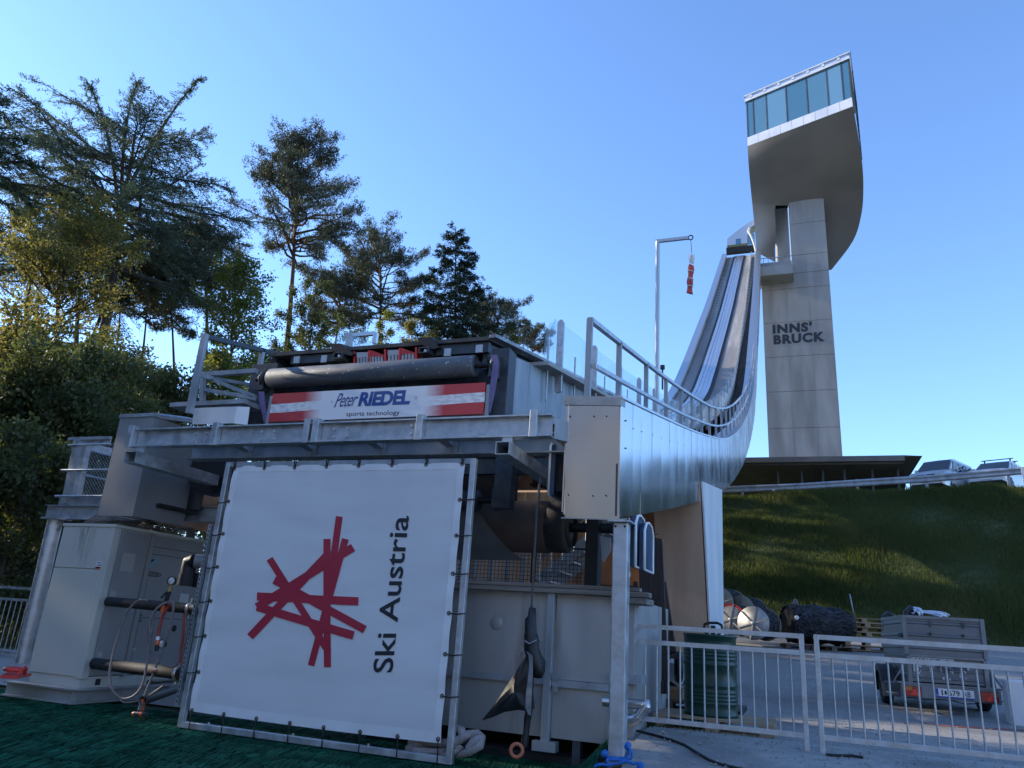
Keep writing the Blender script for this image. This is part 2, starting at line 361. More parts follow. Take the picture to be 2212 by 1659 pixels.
# track surface bands
def band(x0, x1, lift, m, name, ya=12, yb=76.4, th=-.05, step=1.0):
    mb = MB(); rows = [[(x+xsft(y), y, zs(y)+lift) for x in (x0, x1)] for y in np.arange(ya, yb, step)]
    mb.shell(rows, (0, 0, th)); return mb.build(name, m, jump)
m_run = M("weathered_inrun_boards", (.28, .268, .255), (.41, .395, .375), 2.5, .5, .7, c3=(.2, .19, .18), scale3=.35, lo3=.45, hi3=.7, stretch=(1, .12, .12), bump=.002)
m_ice = M("polished_ice_track", (.62, .64, .68), (.74, .76, .80), 2, .16, .3, metal=.85, stretch=(3, .05, .05))
TC = -4.72
band(-6.0, -3.0, -.12, m_run, "inrun_deck", 9)
for x0, x1 in ((TC-.62, TC-.45), (TC+.45, TC+.62)): band(x0, x1, -.06, black, "rubber_strip")
for k in range(4):
    x0 = TC-.44+k*.222; band(x0, x0+.205, -.02+(.025 if k in (0, 3) else 0), m_ice, "ice_track")
# stairs both sides
m_step = M("grating_steps", (.035, .04, .045), (.08, .085, .09), 6, .6, metal=.3)
for sx0, sx1, ya in ((-6.04, -5.62, 20), (-2.93, -2.25, 9)):
    mb = MB(); y = ya; rows = []
    while y < 76:      # one folded flight of steps
        s = .3 if y < 40 else .42; z_ = zt(y)-.40; f_ = xsft(y)*(sx0 < -4)
        rows += [[(sx0+f_, y, z_), (sx1+f_, y, z_)], [(sx0+f_, y+s*.94, z_), (sx1+f_, y+s*.94, z_)]]; y += s
    mb.shell(rows, (0, .0, -.04), smooth=False).build("staircase", m_step, jump)
mb = MB(); rows = [[(-3.02, y, zt(y)-.5), (-3.02, y, max(zs(y)+.05, zt(y)+.02))] for y in np.arange(36, 76, 1.0)]
mb.shell(rows, (.05, 0, 0)); mb.build("stair_wall", conc, jump)
for y in np.arange(34, 76, 1.05):
    MB().box(-3.0, -2.94, y, y+.28, zs(y)-.1, zs(y)+.55+.25*((int(y*7) % 3)-1)*.3).build("stair_wall_fin", conc_white, jump)

# take-off deck
YD = 8.0
dl, dr = onY(z2(310, 268), YD), onY(z2(1690, 172), YD)
XDL, XDR, ZD = dl.x, dr.x, (dl.z+dr.z)/2
SL = .2
mb = MB()
mb.hexa([(XDL, YD-.1, ZD-.05), (XDR, YD-.1, ZD-.05), (XDR, YD+9, ZD-.05+9*SL), (XDL, YD+9, ZD-.05+9*SL), (XDL, YD-.1, ZD), (XDR, YD-.1, ZD), (XDR, YD+9, ZD+9*SL), (XDL, YD+9, ZD+9*SL)])
mb.build("takeoff_deck", M("deck_boards", (.05, .05, .05), (.10, .095, .09), 6, .8), jump)
m_trim = M("worn_edge_trim", (.22, .22, .23), (.40, .41, .43), 6, .5, metal=.5)
mb = MB()
mb.hexa([(XDR, YD-.12, ZD-.03), (XDR+.10, YD-.12, ZD-.03), (XDR+.10, YD+12, ZD-.03+12*SL), (XDR, YD+12, ZD-.03+12*SL), (XDR, YD-.12, ZD+.012), (XDR+.10, YD-.12, ZD+.012), (XDR+.10, YD+12, ZD+.012+12*SL), (XDR, YD+12, ZD+.012+12*SL)])
mb.build("deck_edge_trim", m_trim, jump)
mb = MB()       # joists and brackets below the deck edge
mb.box(XDL+.35, -5.6, YD-.06, YD+.02, ZD-.17, ZD-.055); mb.box(-4.15, XDR-.02, YD-.06, YD+.02, ZD-.19, ZD-.055)
for x in (XDL+.4, -5.75, -4.2, XDR-.08): mb.hexa([(x-.03, YD, ZD-.4), (x+.03, YD, ZD-.4), (x+.03, YD+9, ZD-.4+9*SL), (x-.03, YD+9, ZD-.4+9*SL), (x-.03, YD, ZD-.055), (x+.03, YD, ZD-.055), (x+.03, YD+9, ZD-.055+9*SL), (x-.03, YD+9, ZD-.055+9*SL)])
mb.beam((XDL+.02, YD-.02, ZD-.1), (XDL+.02, YD+8, ZD-.1+8*SL), .1, .1)
mb.build("deck_joists", dark_steel, jump)
m_br_ = M("pale_zinc_plate", (.5, .52, .54), (.62, .64, .66), 9, .5, metal=.4)
for p in ((455, 300), (628, 294), (1408, 253), (1608, 230)):
    q = onY(z2(*p), YD-.07); MB().box(q.x-.045, q.x+.045, YD-.085, YD-.062, q.z-.05, q.z+.05).build("bracket_plate", m_br_, jump)
mb = MB()       # dark frame wall behind the roller
c0, c1 = onY(z2(300, 500), YD+.12), onY(z2(1700, 380), YD+.12)
mb.box(XDL+.2, XDR, YD+.1, YD+.16, c0.z-.1, c0.z+.25)
mb.build("cross_girder", dark_steel, jump)
mb = MB(); mb.box(XDL+.3, XDR-.02, YD+1.2, YD+1.3, 2.7, ZD-.2+1.2*SL); mb.build("deck_bulkhead", black_steel, jump)
# red and grey track mouth
mr = M("red_plastic", (.55, .03, .025), (.65, .05, .04), 5, .4); mg = M("grey_track_plastic", (.42, .41, .42), (.5, .49, .5), 8, .6)
tl, tr_ = onY(z2(815, 322), YD-.02), onY(z2(1222, 296), YD-.02); zz0 = ZD-.17
g2 = lambda pts, y=YD-.09: [onY(z2(*q), y) for q in pts]
for gp, cb, rw, posts_ in (((( 832, 252), (905, 250), (905, 283), (832, 285)), (832, 1000, 284, 318), ((912, 240), (925, 238), (1006, 270), (1006, 278), (912, 280)), ((816, 245), (908, 240), (1010, 232))),
                           (((1028, 238), (1098, 235), (1098, 268), (1028, 271)), (1028, 1218, 268, 305), ((1106, 226), (1118, 224), (1202, 256), (1202, 264), (1106, 268)), ((1102, 225), (1206, 220)))):
    mb = MB().prism(g2(gp), (0, .22, .03)); x0_, x1_, ya_, yb_ = cb; n_ = 9
    for q in range(n_):
        xa, xb = lerp(q/n_, x0_, x1_)+3, lerp((q+1)/n_, x0_, x1_)-5; dy_ = -(xa-x0_)*.06; mb.prism(g2(((xa, yb_+dy_), (xb, yb_+dy_), (xb, ya_+dy_), (xa, ya_+dy_))), (0, .2, .03))
    mb.build("track_body", mg, jump)
    mb = MB().prism(g2(rw), (0, .25, .05))
    for x_, y_ in []: pass
    for x_, y_ in posts_: mb.prism(g2(((x_-5, y_+85), (x_+6, y_+85), (x_+6, y_), (x_-5, y_)), YD-.10), (0, .1, 0))
    mb.build("track_edge", mr, jump)
mb = MB(); mb.box(tl.x, tr_.x, YD-.03, YD+.5, zz0-.12, zz0-.03); mb.build("track_ice_bed", M("packed_ice", (.42, .36, .37), (.55, .5, .5), 9, .5), jump)
for pts in (((647, 195), (735, 197), (770, 232), (812, 260), (800, 272), (745, 266), (690, 246)), ((1214, 158), (1308, 156), (1325, 188), (1350, 220), (1312, 232), (1266, 214), (1226, 192))):
    MB().prism(g2(pts, YD-.16), (0, .5, .1)).build("guide_plate", black, jump)
for p_ in ((678, 250, 742, 292), (1221, 215, 1287, 256)):
    a, b = onY(z2(p_[0], p_[3]), YD-.20), onY(z2(p_[2], p_[1]), YD-.20); mb = MB(); t_ = .012
    mb.box(a.x, b.x, YD-.2, YD+.5, a.z, a.z+t_); mb.box(a.x, b.x, YD-.2, YD+.5, b.z-t_, b.z); mb.box(a.x, a.x+t_, YD-.2, YD+.5, a.z+t_, b.z-t_); mb.box(b.x-t_, b.x, YD-.2, YD+.5, a.z+t_, b.z-t_)
    gt_ = mb.build("guide_rail_end", dark_steel, jump); MB().cyl((b.x-.03, YD-.205, b.z-.06), (b.x-.03, YD-.225, b.z-.06), .02, 6).build("bolt", galv, gt_)

# big roller, its posts and straps
YR = 7.85
ra, rb = onY(z2(285, 412), YR), onY(z2(1590, 345), YR)
zr_ = (ra.z+rb.z)/2; rad = .135
m_roll = M("scuffed_roller_paint", (.10, .112, .13), (.14, .155, .172), 5, .5, .65, metal=.2, c3=(.55, .57, .58), scale3=26, lo3=.66, hi3=.70)
mb = MB(); mb.lathe([(0, 0), (rad*.8, 0), (rad, .03), (rad, rb.x-ra.x-.03), (rad*.86, rb.x-ra.x), (rad*.86, rb.x-ra.x-.02), (0, rb.x-ra.x-.02)], (ra.x, YR, zr_), (1, 0, 0), 28)
roll = mb.build("cover_roller", m_roll, jump)
mb = MB(); mb.cyl((ra.x-.22, YR, zr_), (ra.x+.02, YR, zr_), .03); mb.cyl((rb.x-.05, YR, zr_), (rb.x+.28, YR, zr_), .03); mb.build("axle", black_steel, roll)
for p, x in ((1665, rb.x+.2), (0, ra.x-.14)):
    mb = MB(); mb.lathe([(0, 0), (.08, 0), (.10, .02), (.10, .05), (.07, .07), (0, .07)], (x, YR, zr_), (1, 0, 0), 6); mb.box(x-.02, x+.08, YR-.04, YR+.1, zr_-.16, zr_+.13)
    mb.build("bearing", dark_steel, jump)
for (px0, px1, yt, yb_) in ((192, 288, 338, 700), (1700, 1783, 240, 640)):
    a, b = onY(z2(px0, yt), YR+.16), onY(z2(px1, yb_), YR+.16)
    mb = MB(); mb.box(a.x, b.x, YR+.1, YR+.35, b.z-.1, a.z); mb.build("roller_post", dark_steel, jump, bevel=.006)
m_strap = M("purple_lifting_strap", (.17, .13, .27), (.22, .18, .34), 14, .85)
def ribbon(pts, wv, th, m, name, label=None, cat=None, parent=None, group=None):
    rows = [[p-wv/2, p+wv/2] for p in pts]; o = MB().shell(rows, th).build(name, m, parent)
    if label: tag(o, label, cat, group)
    return o
pts = [onY(z2(*p), 7.76) for p in ((1697, 268), (1712, 320), (1700, 420), (1680, 530), (1655, 635))]
ribbon(pts, V(.075, 0, 0), (0, .01, 0), m_strap, "lifting_strap", "purple sling strap hanging beside the right end of the roller", "strap", group="lifting straps")
pts = [onY(z2(*p), 7.80) for p in ((228, 500), (236, 580), (250, 640), (262, 695))]
ribbon(pts, V(.085, 0, 0), (0, .01, 0), m_strap, "lifting_strap", "faded purple sling strap hanging below the left end of the roller", "strap", group="lifting straps")

# right girder wall below the deck, bolted posts, acrylic panels
XG = onY(z2(1790, 400), 8.1).x
mb = MB(); gz = lambda y: zt(y)+.62
mb.hexa([(XG-.03, 8.1, zt(8.1)-.05), (XG, 8.1, zt(8.1)-.05), (XG, 30, zt(30)-.1), (XG-.03, 30, zt(30)-.1), (XG-.03, 8.1, ZD-.25), (XG, 8.1, ZD-.25), (XG, 30, zs(30)-.12), (XG-.03, 30, zs(30)-.12)])
mb = MB()
for a, b in zip(np.arange(8.1, 30, .75), np.arange(8.1, 30, .75)+.742):
    zu = lambda y: ZD-.2+(y-8)*SL if y < 12 else zs(y)-.16
    mb.hexa([(XG-.03, a, zt(a)-.02), (XG, a, zt(a)-.02), (XG, b, zt(b)-.02), (XG-.03, b, zt(b)-.02), (XG-.03, a, zu(a)), (XG, a, zu(a)), (XG, b, zu(b)), (XG-.03, b, zu(b))])
mb.build("deck_girder", galv_dull, jump)
posts = [(288, 290, 800), (520, 462, 800), (667, 588, 800), (788, 680, 830), (905, 750, 860), (982, 795, 890), (1046, 842, 930)]
XP = XG+.05
py_ = [onX(z4(288, 500), XP).y, onX(z4(520, 560), XP).y]
gap = py_[1]-py_[0]
yp = py_[0]; ny = []
while yp < 44: ny.append(yp); yp += gap
gp0 = onX(z4(288, 290), XP); gpb = onX(z4(288, 800), XP); H_UP = gp0.z-zs(gp0.y); H_DN = gp0.z-gpb.z
print("post gap", gap, "up", H_UP, "len", H_DN, "XG", XG, "ZD", ZD, "XDL", XDL, XDR)
for i, y in enumerate(ny):
    zt_ = zs(y)+H_UP; wd = .10
    mb = MB(); c_ = XP+.055; mb.prism([(c_-wd/2, y, zt_-H_DN+.02), (c_-wd*.3, y, zt_-H_DN), (c_+wd*.3, y, zt_-H_DN), (c_+wd/2, y, zt_-H_DN+.02), (c_+wd/2, y, zt_-.05), (c_+wd*.2, y, zt_), (c_-wd*.2, y, zt_), (c_-wd/2, y, zt_-.05)], (0, .045, 0))
    o = mb.build("panel_post", galv, jump)
    if i < 8:
        mb = MB()
        for q in (.35, .45, .9): mb.cyl((XP+.06, y-.012, zt_-H_DN*q), (XP+.06, y+.01, zt_-H_DN*q), .014, 6)
        mb.build("bolts", galv, o)
XA = XP-.03
ext = [ny[0]-.42]+ny
for i, (a, b) in enumerate(zip(ext[:-1], ext[1:])):
    za, zb_ = zs(a)+H_UP+.02, zs(b)+H_UP+.02; mb = MB()
    lo_a, lo_b = zs(a)-.12, zs(b)-.12
    if i == 0:
        pts = [(XA, a, lo_a-.1)]+[(XA, b-(b-a)*math.cos(t)-.02*0, za-.62+.62*math.sin(t)) for t in np.linspace(0, math.pi/2, 8)]+[(XA, b-.01, zb_), (XA, b-.01, lo_b)]
    else: pts = [(XA, a+.015, lo_a), (XA, a+.015, za), (XA, b-.015, zb_), (XA, b-.015, lo_b)]
    mb.prism(pts, (-.012, 0, 0)); mb.build("acrylic_panel", glass_clear, jump)
for y in [ny[0]-.38]+[(a+b)/2 for a, b in zip(ny[:6], ny[1:7])]:
    mb = MB().box(XP, XP+.02, y-.02, y+.02, zs(y)-.62, zs(y)+.28); mb.build("panel_strut", galv, jump)
# left-hand acrylic panel, seen over the deck
XQ = XDL+1.55
pl = [onY(z2(*p), 9.3) for p in ((690, 300), (686, 195), (705, 150), (745, 128), (775, 128), (1050, 232), (1050, 300))]
mb = MB().prism(pl, (0, .012, 0)); mb.build("acrylic_panel", glass_clear, jump)
mb = MB().beam(onY(z2(785, 300), 9.32), onY(z2(785, 132), 9.32), .11, .03, V(0, 1, 0)); mb.build("panel_post", galv, jump)
mb = MB(); a, b, c = onY(z2(810, 145), 9.6), onY(z2(955, 132), 9.6), onY(z2(945, 195), 9.6)
mb.beam(a, b, .06, .06); mb.beam(b, c, .07, .06, V(0, 1, 0)); mb.build("panel_brace", alu_cop, jump)

# walkway railing on the right girder
XRL = -1.97
rpx = [(445, 135, 795), (710, 412, 795), (888, 577, 858), (1018, 692, 940), (1115, 772, 985), (1190, 818, 1005)]
ry = [7.25]+[onX(z4(x, t_), XRL).y for x, t_, _ in rpx[1:]]
rz = [onX(z4(x, t_), XRL).z for x, t_, _ in rpx]
rz[0] = onY(z4(445, 132), 7.25).z
print("rail y", np.round(ry, 2), "rz", np.round(rz, 2), [round(z_-zt(y_), 2) for y_, z_ in zip(ry, rz)])
HR = [z_-zt(y_) for y_, z_ in zip(ry, rz)]; hr = float(np.median(HR))
stp = np.median(np.diff(ry))
ys_r = ry+[ry[-1]+stp*(i+1) for i in range(26)]
ys_r = [y for y in ys_r if y < 48]
for y in ys_r:
    mb = MB().box(XRL-.03, XRL+.03, y-.03, y+.03, zt(y)+.03, zt(y)+hr); mb.build("railing_post", galv_dull, jump)
for f, nm, hh, ww in ((1.0, "top_rail", .05, .06), (.42, "middle_rail", .045, .05)):
    mb = MB()
    for a, b in zip(ys_r[:-1], ys_r[1:]): mb.beam((XRL+(.0 if f == 1 else .055), a, zt(a)+hr*f), (XRL+(.0 if f == 1 else .055), b+.01, zt(b)+hr*f), ww, hh)
    mb.build(nm, galv, jump)
# supporting pier
pf = [onY(p, 14.2) for p in ((1437, 1345), (1533, 1348), (1515, 1075), (1408, 1100))]
print("pier", [tuple(round(c, 2) for c in p) for p in pf])
pb = [onX(p, pf[1].x+.0) for p in ((1562, 1350), (1560, 1068))]
mb = MB(); d = V(0, 1.6, 0)
mb.prism([pf[0]-V(0, 0, .6), pf[1]-V(0.02, 0, .6), pf[2]-V(0.02, 0, 0)+V(0, 0, .3), pf[3]+V(0, 0, .4)], (0, 2.6, 0)); mb.build("pier", conc_brown, jump)
mb = MB(); x = pf[1].x
ybk, ybt = onX((1563, 1350), x+.03).y, onX((1560, 1066), pf[2].x+.03).y
print("pier back", ybk, ybt)
mb.prism([(pf[1].x, 14.19, pf[1].z-.5), (pf[1].x, max(ybk, 15), pf[1].z-.5), (pf[2].x, max(ybt, 16), pf[2].z+.9), (pf[2].x, 14.19, pf[2].z+.3)], (.03, 0, 0)); mb.build("pier_lit_face", conc_white, jump)  # pale sheet puts the sky-lit side of the pier into its colour
# abutment behind the machinery
mb = MB(); mb.box(-9.5, -4.2, 16.5, 17.2, .2, 6.2); mb.box(-3.2, -2.55, 16.5, 17.2, .2, 5.5); mb.box(-4.2, -3.2, 16.5, 17.2, 2.3, 5.3); mb.build("abutment_wall", conc_brown, jump)
mb = MB(); mb.box(-4.2, -3.2, 17.0, 17.1, .2, 2.3); mb.build("abutment_opening_shade", black_steel, jump)  # black sheet painted in for the shade inside the wall opening
# ------------------------------------------------------------------ the tower
TY = 76.0
tower = thing("tower", (1.5, TY+3, 8.4), "tall concrete lift tower with an overhanging glazed head", "tower")
bl, br = onY((1662, 990), TY), onY((1820, 985), TY); ul, ur = onY((1703, 422), TY), onY((1779, 420), TY)
xl0, xl1, xm = (bl.x+onY((1648, 700), TY).x)/2, br.x, ul.x
zlow = onY((1645, 603), TY).z
jo = [onY(z7(1150, 1013), TY).z, onY(z7(1150, 768), TY).z, onY(z7(1150, 535), TY).z, onY(z7(1130, 308), TY).z, onY(z7(1100, 88), TY).z, onY(z8(655, 1305), TY).z, onY(z8(650, 1115), TY).z]
zsg = sorted([8.0, jo[0]-6]+jo+[zlow+.35, onY((1740, 425), TY).z+2.5])
mb = MB()
for a, b in zip(zsg[:-1], zsg[1:]):
    m_ = (a+b)/2; x0 = xl0 if b < zlow+.5 else xm
    mb.box(x0, xl1, TY, TY+6.5, a, b-.06)
    mb.box(x0+.05, xl1-.05, TY+.05, TY+6.4, b-.07, b+.01)
pil = mb.build("pillar", conc, tower)
mb = MB()
for (a, b) in zip(zsg[1:-1], zsg[2:]):
    for q in (.33, .66):
        x0 = xl0 if b < zlow+.5 else xm
        x = lerp(q, x0, xl1)+.12; mb.box(x, x+.018, TY-.004, TY+.02, a+.08, b-.12)
mb.build("formwork_joint", M("pale_joint", (.27, .265, .26), rough=.9), pil)
m_let = M("anthracite_lettering", (.035, .042, .055), rough=.7)
mb = MB(); f = lambda x, y: onY(z7(x, y), TY-.012)
put_text(mb, "INNS'", f(980, 391), f(1240, 374), f(1240, 307), f(978, 329), (0, 0, 0), offset=.055, spacing=1.16)
put_text(mb, "BRUCK", f(986, 462), f(1326, 440), f(1325, 374), f(984, 399), (0, 0, 0), offset=.055, spacing=1.16)
o = mb.build("lettering", m_let, tower); md = o.modifiers.new("solid", 'SOLIDIFY'); md.thickness = .016; md.offset = 0
# link platform between inrun and pillar
mb = MB(); a, b = onY(z8(356, 1385), TY-2.2), onY(z8(560, 1360), TY-2.2); c = onY(z8(360, 1440), TY-2.2)
mb.box(a.x, b.x, TY-2.2, TY+1, c.z, a.z); mb.box(a.x-.3, b.x-.1, TY-1.2, TY+1, a.z+.02, a.z+.9)
mb.build("link_platform", conc, tower)
mb = MB()
for i in range(8):
    x = lerp(i/7, a.x, b.x-.05); mb.box(x-.03, x+.03, TY-2.1, TY-2.04, a.z, a.z+1.0)
mb.box(a.x, b.x, TY-2.1, TY-2.04, a.z+.95, a.z+1.02); mb.build("platform_railing", galv_dull, tower)
# head
HY = 68.0
def plane2(p, A, B):      # intersection of a sight line with the upright plane through A and B
    n = Vector((B.y-A.y, -(B.x-A.x), 0)); d = ray(p); o = Vector((0, 0, CZ)); return o+d*((A-o).dot(n)/d.dot(n))
HR_ = onY(z8(922, 415), HY); dL = ray(z8(287, 655)); HL = Vector((0, 0, CZ))+dL*((HR_.z-CZ)/dL.z)
zA = HR_.z; zB = plane2(z8(915, 361), HL, HR_).z; zC = plane2(z8(894, 132), HL, HR_).z; zD = plane2(z8(888, 96), HL, HR_).z
ex = (HR_-HL); ex.z = 0; LEN = ex.length; ex.normalize(); en = Vector((-ex.y, ex.x, 0))      # en points back into the head
if en.y < 0: en = -en
en = Vector((.13, .99, 0))      # the flanks run almost straight back
DEP = 9.0
print("head", HL, HR_, zA, zB, zC, zD, LEN)
P = lambda u, d, z: Vector((HL.x, HL.y, 0))+ex*u+en*d+Vector((0, 0, z))
def ring_box(mb, u0, u1, d0, d1, z0, z1): mb.hexa([P(u0, d0, z0), P(u1, d0, z0), P(u1, d1, z0), P(u0, d1, z0), P(u0, d0, z1), P(u1, d0, z1), P(u1, d1, z1), P(u0, d1, z1)])
m_band = M("white_metal_fascia", (.62, .63, .65), (.72, .73, .74), .5, .3, .4, metal=.35)
n = 9
for i in range(n):
    mb = MB(); ring_box(mb, LEN*i/n+.012, LEN*(i+1)/n-.012, 0, .25, zA, zB); mb.build("fascia_panel", m_band, tower)
mb = MB(); ring_box(mb, LEN-.25, LEN, .26, DEP, zA, zB); mb.build("side_fascia", m_band, tower); mb = MB(); ring_box(mb, 0, .25, .26, DEP, zA, zB); mb.build("side_fascia", m_band, tower)
mb = MB(); ring_box(mb, -.1, LEN+.1, -.1, DEP, zC, zC+.35); ring_box(mb, -.2, LEN+.15, -.2, .1, zD-.12, zD); ring_box(mb, LEN-.05, LEN+.15, .1, DEP, zD-.12, zD)
for i in range(7): ring_box(mb, LEN*(i+.3)/7, LEN*(i+.3)/7+.25, -.15, .3, zC+.3, zD-.05)
mb.build("roof_rim", m_band, tower)
mb = MB(); ring_box(mb, .3, LEN-.3, .4, DEP, zC+.02, zC+.3); ring_box(mb, .3, LEN-.3, .5, DEP, zA+.02, zA+.3); ring_box(mb, .2, LEN-.2, DEP-.2, DEP, zA, zC); mb.build("head_floors", conc_white, tower)
mb = MB()
for i in range(9): u_ = .9+i*(LEN-1.8)/8; ring_box(mb, u_-.3, u_+.3, 1.0+.3*(i % 2), 1.5+.3*(i % 2), zA+.3, zA+1.1+.25*(i % 3)); ring_box(mb, u_+.45, u_+.6, 1.2, 1.4, zA+.3, zA+1.0)
mb.build("furniture", black_steel, tower)
mb = MB(); ring_box(mb, LEN*.52, LEN-.5, 1.6, 1.7, zC-1.0, zC-.05); ring_box(mb, .6, LEN*.5, 2.6, 2.7, zC-.8, zC-.05); mb.build("interior_blind", conc_white, tower)
cuts = [0, .065, .19, .375, .565, .765, .89, .965, 1.0]
cuts = [plane2(z8(x, 400), HL, HR_) for x in (273, 318, 398, 520, 648, 775, 868, 912)]
us = [(Vector((c.x, c.y, 0))-Vector((HL.x, HL.y, 0))).dot(ex) for c in cuts]; us[0] = .05; us[-1] = LEN-.05
for i, (a, b) in enumerate(zip(us[:-1], us[1:])):
    mb = MB(); ring_box(mb, a+.05, b-.05, .1, .14, zB+.03, zC-.02); wn = mb.build("window", glass_blues[i*2 % 3], tower)
mb = MB()
for a in us: ring_box(mb, a-.05, a+.05, .06, .2, zB, zC)
mb.build("mullions", dark_steel, tower)
for i in range(4):
    mb = MB(); d0 = .3+i*2.1; ring_box(mb, LEN-.14, LEN-.1, d0, d0+2.0, zB+.03, zC-.02); mb.build("window", glass_blue, tower)
    mb = MB(); ring_box(mb, .1, .14, d0, d0+2.0, zB+.03, zC-.02); mb.build("window", glass_blue, tower)
mb = MB()
for i in range(9):
    d0 = .2+i*1.0; ring_box(mb, LEN+.22, LEN+.26, d0, d0+.04, zB-2, zD+.25)
for z in np.linspace(zB-1.8, zD+.2, 4): ring_box(mb, LEN+.19, LEN+.22, .2, 8.5, z, z+.04)
mb.build("maintenance_railing", dark_steel, tower)
# swept soffit: rows from the front edge down and back, each from left to right
Lpx = [(1613, 316), (1617, 355), (1621, 400), (1625, 440), (1629, 480), (1632, 515), (1635, 545)]
Rpx = [(1842, 233), (1853, 290), (1862, 350), (1865, 405), (1861, 462), (1843, 520), (1796, 583)]
YLs = [HL.y, 72.7, 74.0, 75.0, 75.6, 76.0, 76.3]; YRs = [HR_.y, 70.2, 72.6, 75.0, 77.2, 79.2, 81]
Lp = [onY(p, y) for p, y in zip(Lpx, YLs)]; Rp = [onY(p, y) for p, y in zip(Rpx, YRs)]
Lp[0] = Vector((HL.x, HL.y, zA)); Rp[0] = Vector((HR_.x, HR_.y, zA))
def cr(P_, t):
    t = t*(len(P_)-1); i = min(int(t), len(P_)-2); q = t-i; p0, p1, p2, p3 = P_[max(i-1, 0)], P_[i], P_[i+1], P_[min(i+2, len(P_)-1)]
    return .5*((2*p1)+(p2-p0)*q+(2*p0-5*p1+4*p2-p3)*q*q+(3*p1-p0-3*p2+p3)*q**3)
def srow(t, u0=0, u1=1, n=17):
    a, b = cr(Lp, t), cr(Rp, t); ca = .5*(1-math.cos(math.pi*min(1, t*1.6))); out = []
    for u in np.linspace(u0, u1, n):
        p = a.lerp(b, u); p = p+Vector((0, 1.5*ca*math.sin(math.pi*u), -.2*ca*math.sin(math.pi*u))); out.append(p)
    return out
TS = np.linspace(0, 1, 25)
mid = [t for t in TS if t <= .53]
mb = MB(); mb.shell([srow(t) for t in mid], (0, .25, .3)); 
low = [t for t in TS if t >= .5]
def uat(t, xpix):          # place along a row that falls beside the lift slot
    best = 0
    for u in np.linspace(0, 1, 80):
        p = srow(t, u, u, 1)[0]; d = p-Vector((0, 0, CZ)); sx = d.dot(CR)/d.dot(CF)*PF+PW/2
        if sx <= xpix: best = u
    return best
mb.shell([srow(t, 0, uat(t, 1676), 7) for t in low], (0, .25, .3)); mb.shell([srow(t, uat(t, 1772), 1, 12) for t in low], (0, .25, .3))
mb.build("head_soffit", conc_soffit, tower)
# outer skin on the far side, so that the head is closed from elsewhere
mb = MB(); rows = [[cr(Rp, t)+Vector((.02, .1, .1)), cr(Rp, t)+Vector((-1.5, 5.5*(1-t)+.8, 2.0))] for t in TS]; mb.shell(rows, (-.1, .1, .1))
rows = [[cr(Lp, t)+Vector((0, .1, .1)), cr(Lp, t)+Vector((.3, 7.5*(1-t)+1.5, 1.0))] for t in TS]; mb.shell(rows, (.1, .1, .1)); mb.build("head_skin", alu_cop, tower)
# lift slot beside the pillar
a, b = onY(z8(452, 950), TY+2.0), onY(z8(536, 1290), TY+2.0)
m_warm = M("sunny_concrete", (.45, .40, .33), (.52, .47, .40), 1, .85)
mb = MB(); mb.hexa([(a.x-.2, TY+3.0, b.z-2), (b.x+.1, TY+1.3, b.z-2), (b.x+.1, TY+3.2, b.z-2), (a.x-.2, TY+3.4, b.z-2), (a.x-.2, TY+3.0, a.z+.5), (b.x+.1, TY+1.3, a.z+.5), (b.x+.1, TY+3.2, a.z+.5), (a.x-.2, TY+3.4, a.z+.5)]); mb.build("lift_shaft_wall", conc, tower)
mb = MB(); c = onY(z8(455, 1030), TY+1.0); d = onY(z8(528, 950), TY+1.0)
for i in range(8): z = lerp(i/8, c.z, d.z); mb.box(c.x, d.x, TY+.9, TY+1.05, z, z+(d.z-c.z)/8*.55)
mb.box(c.x, d.x, TY+1.1, TY+1.2, c.z, d.z); mb.build("ventilation_louvre", black_steel, tower)
# start house at the top of the inrun
sh = thing("start_house", (-4.5, 77, 38), "small glazed start house at the top of the inrun beneath the tower head", "start house")
q = [onY(z8(*p), 77.2) for p in ((163, 1255), (165, 1212), (245, 1150), (325, 1096), (330, 1130), (300, 1150), (285, 1175), (285, 1240))]
mb = MB().prism(q, (0, 1.5, 0)); mb.build("side_panel", alu_cop, sh)
mb = MB(); a, b = onY(z8(160, 1310), 76.8), onY(z8(328, 1255), 76.8); mb.box(a.x, b.x, 76.6, 77.0, a.z, b.z); mb.build("shadow_gap_wall", black_steel, sh)
mb = MB(); a, b = onY(z8(216, 1250), 77.1), onY(z8(246, 1212), 77.1); mb.box(a.x, b.x, 77.1, 77.15, a.z, b.z); mb.build("window", glass_blue, sh)
mb = MB(); a, b = onY(z8(286, 1250), 77.5), onY(z8(328, 1180), 77.5); mb.box(a.x, b.x, 77.5, 77.55, a.z, b.z); mb.build("window", glass_blue, sh)
mb = MB(); mb.tube([onY(z8(*p), 76.3) for p in ((300, 1150), (290, 1168), (310, 1200), (325, 1240), (338, 1290), (332, 1360))], .12, 6); mb.build("curved_handrail", conc_white, sh)

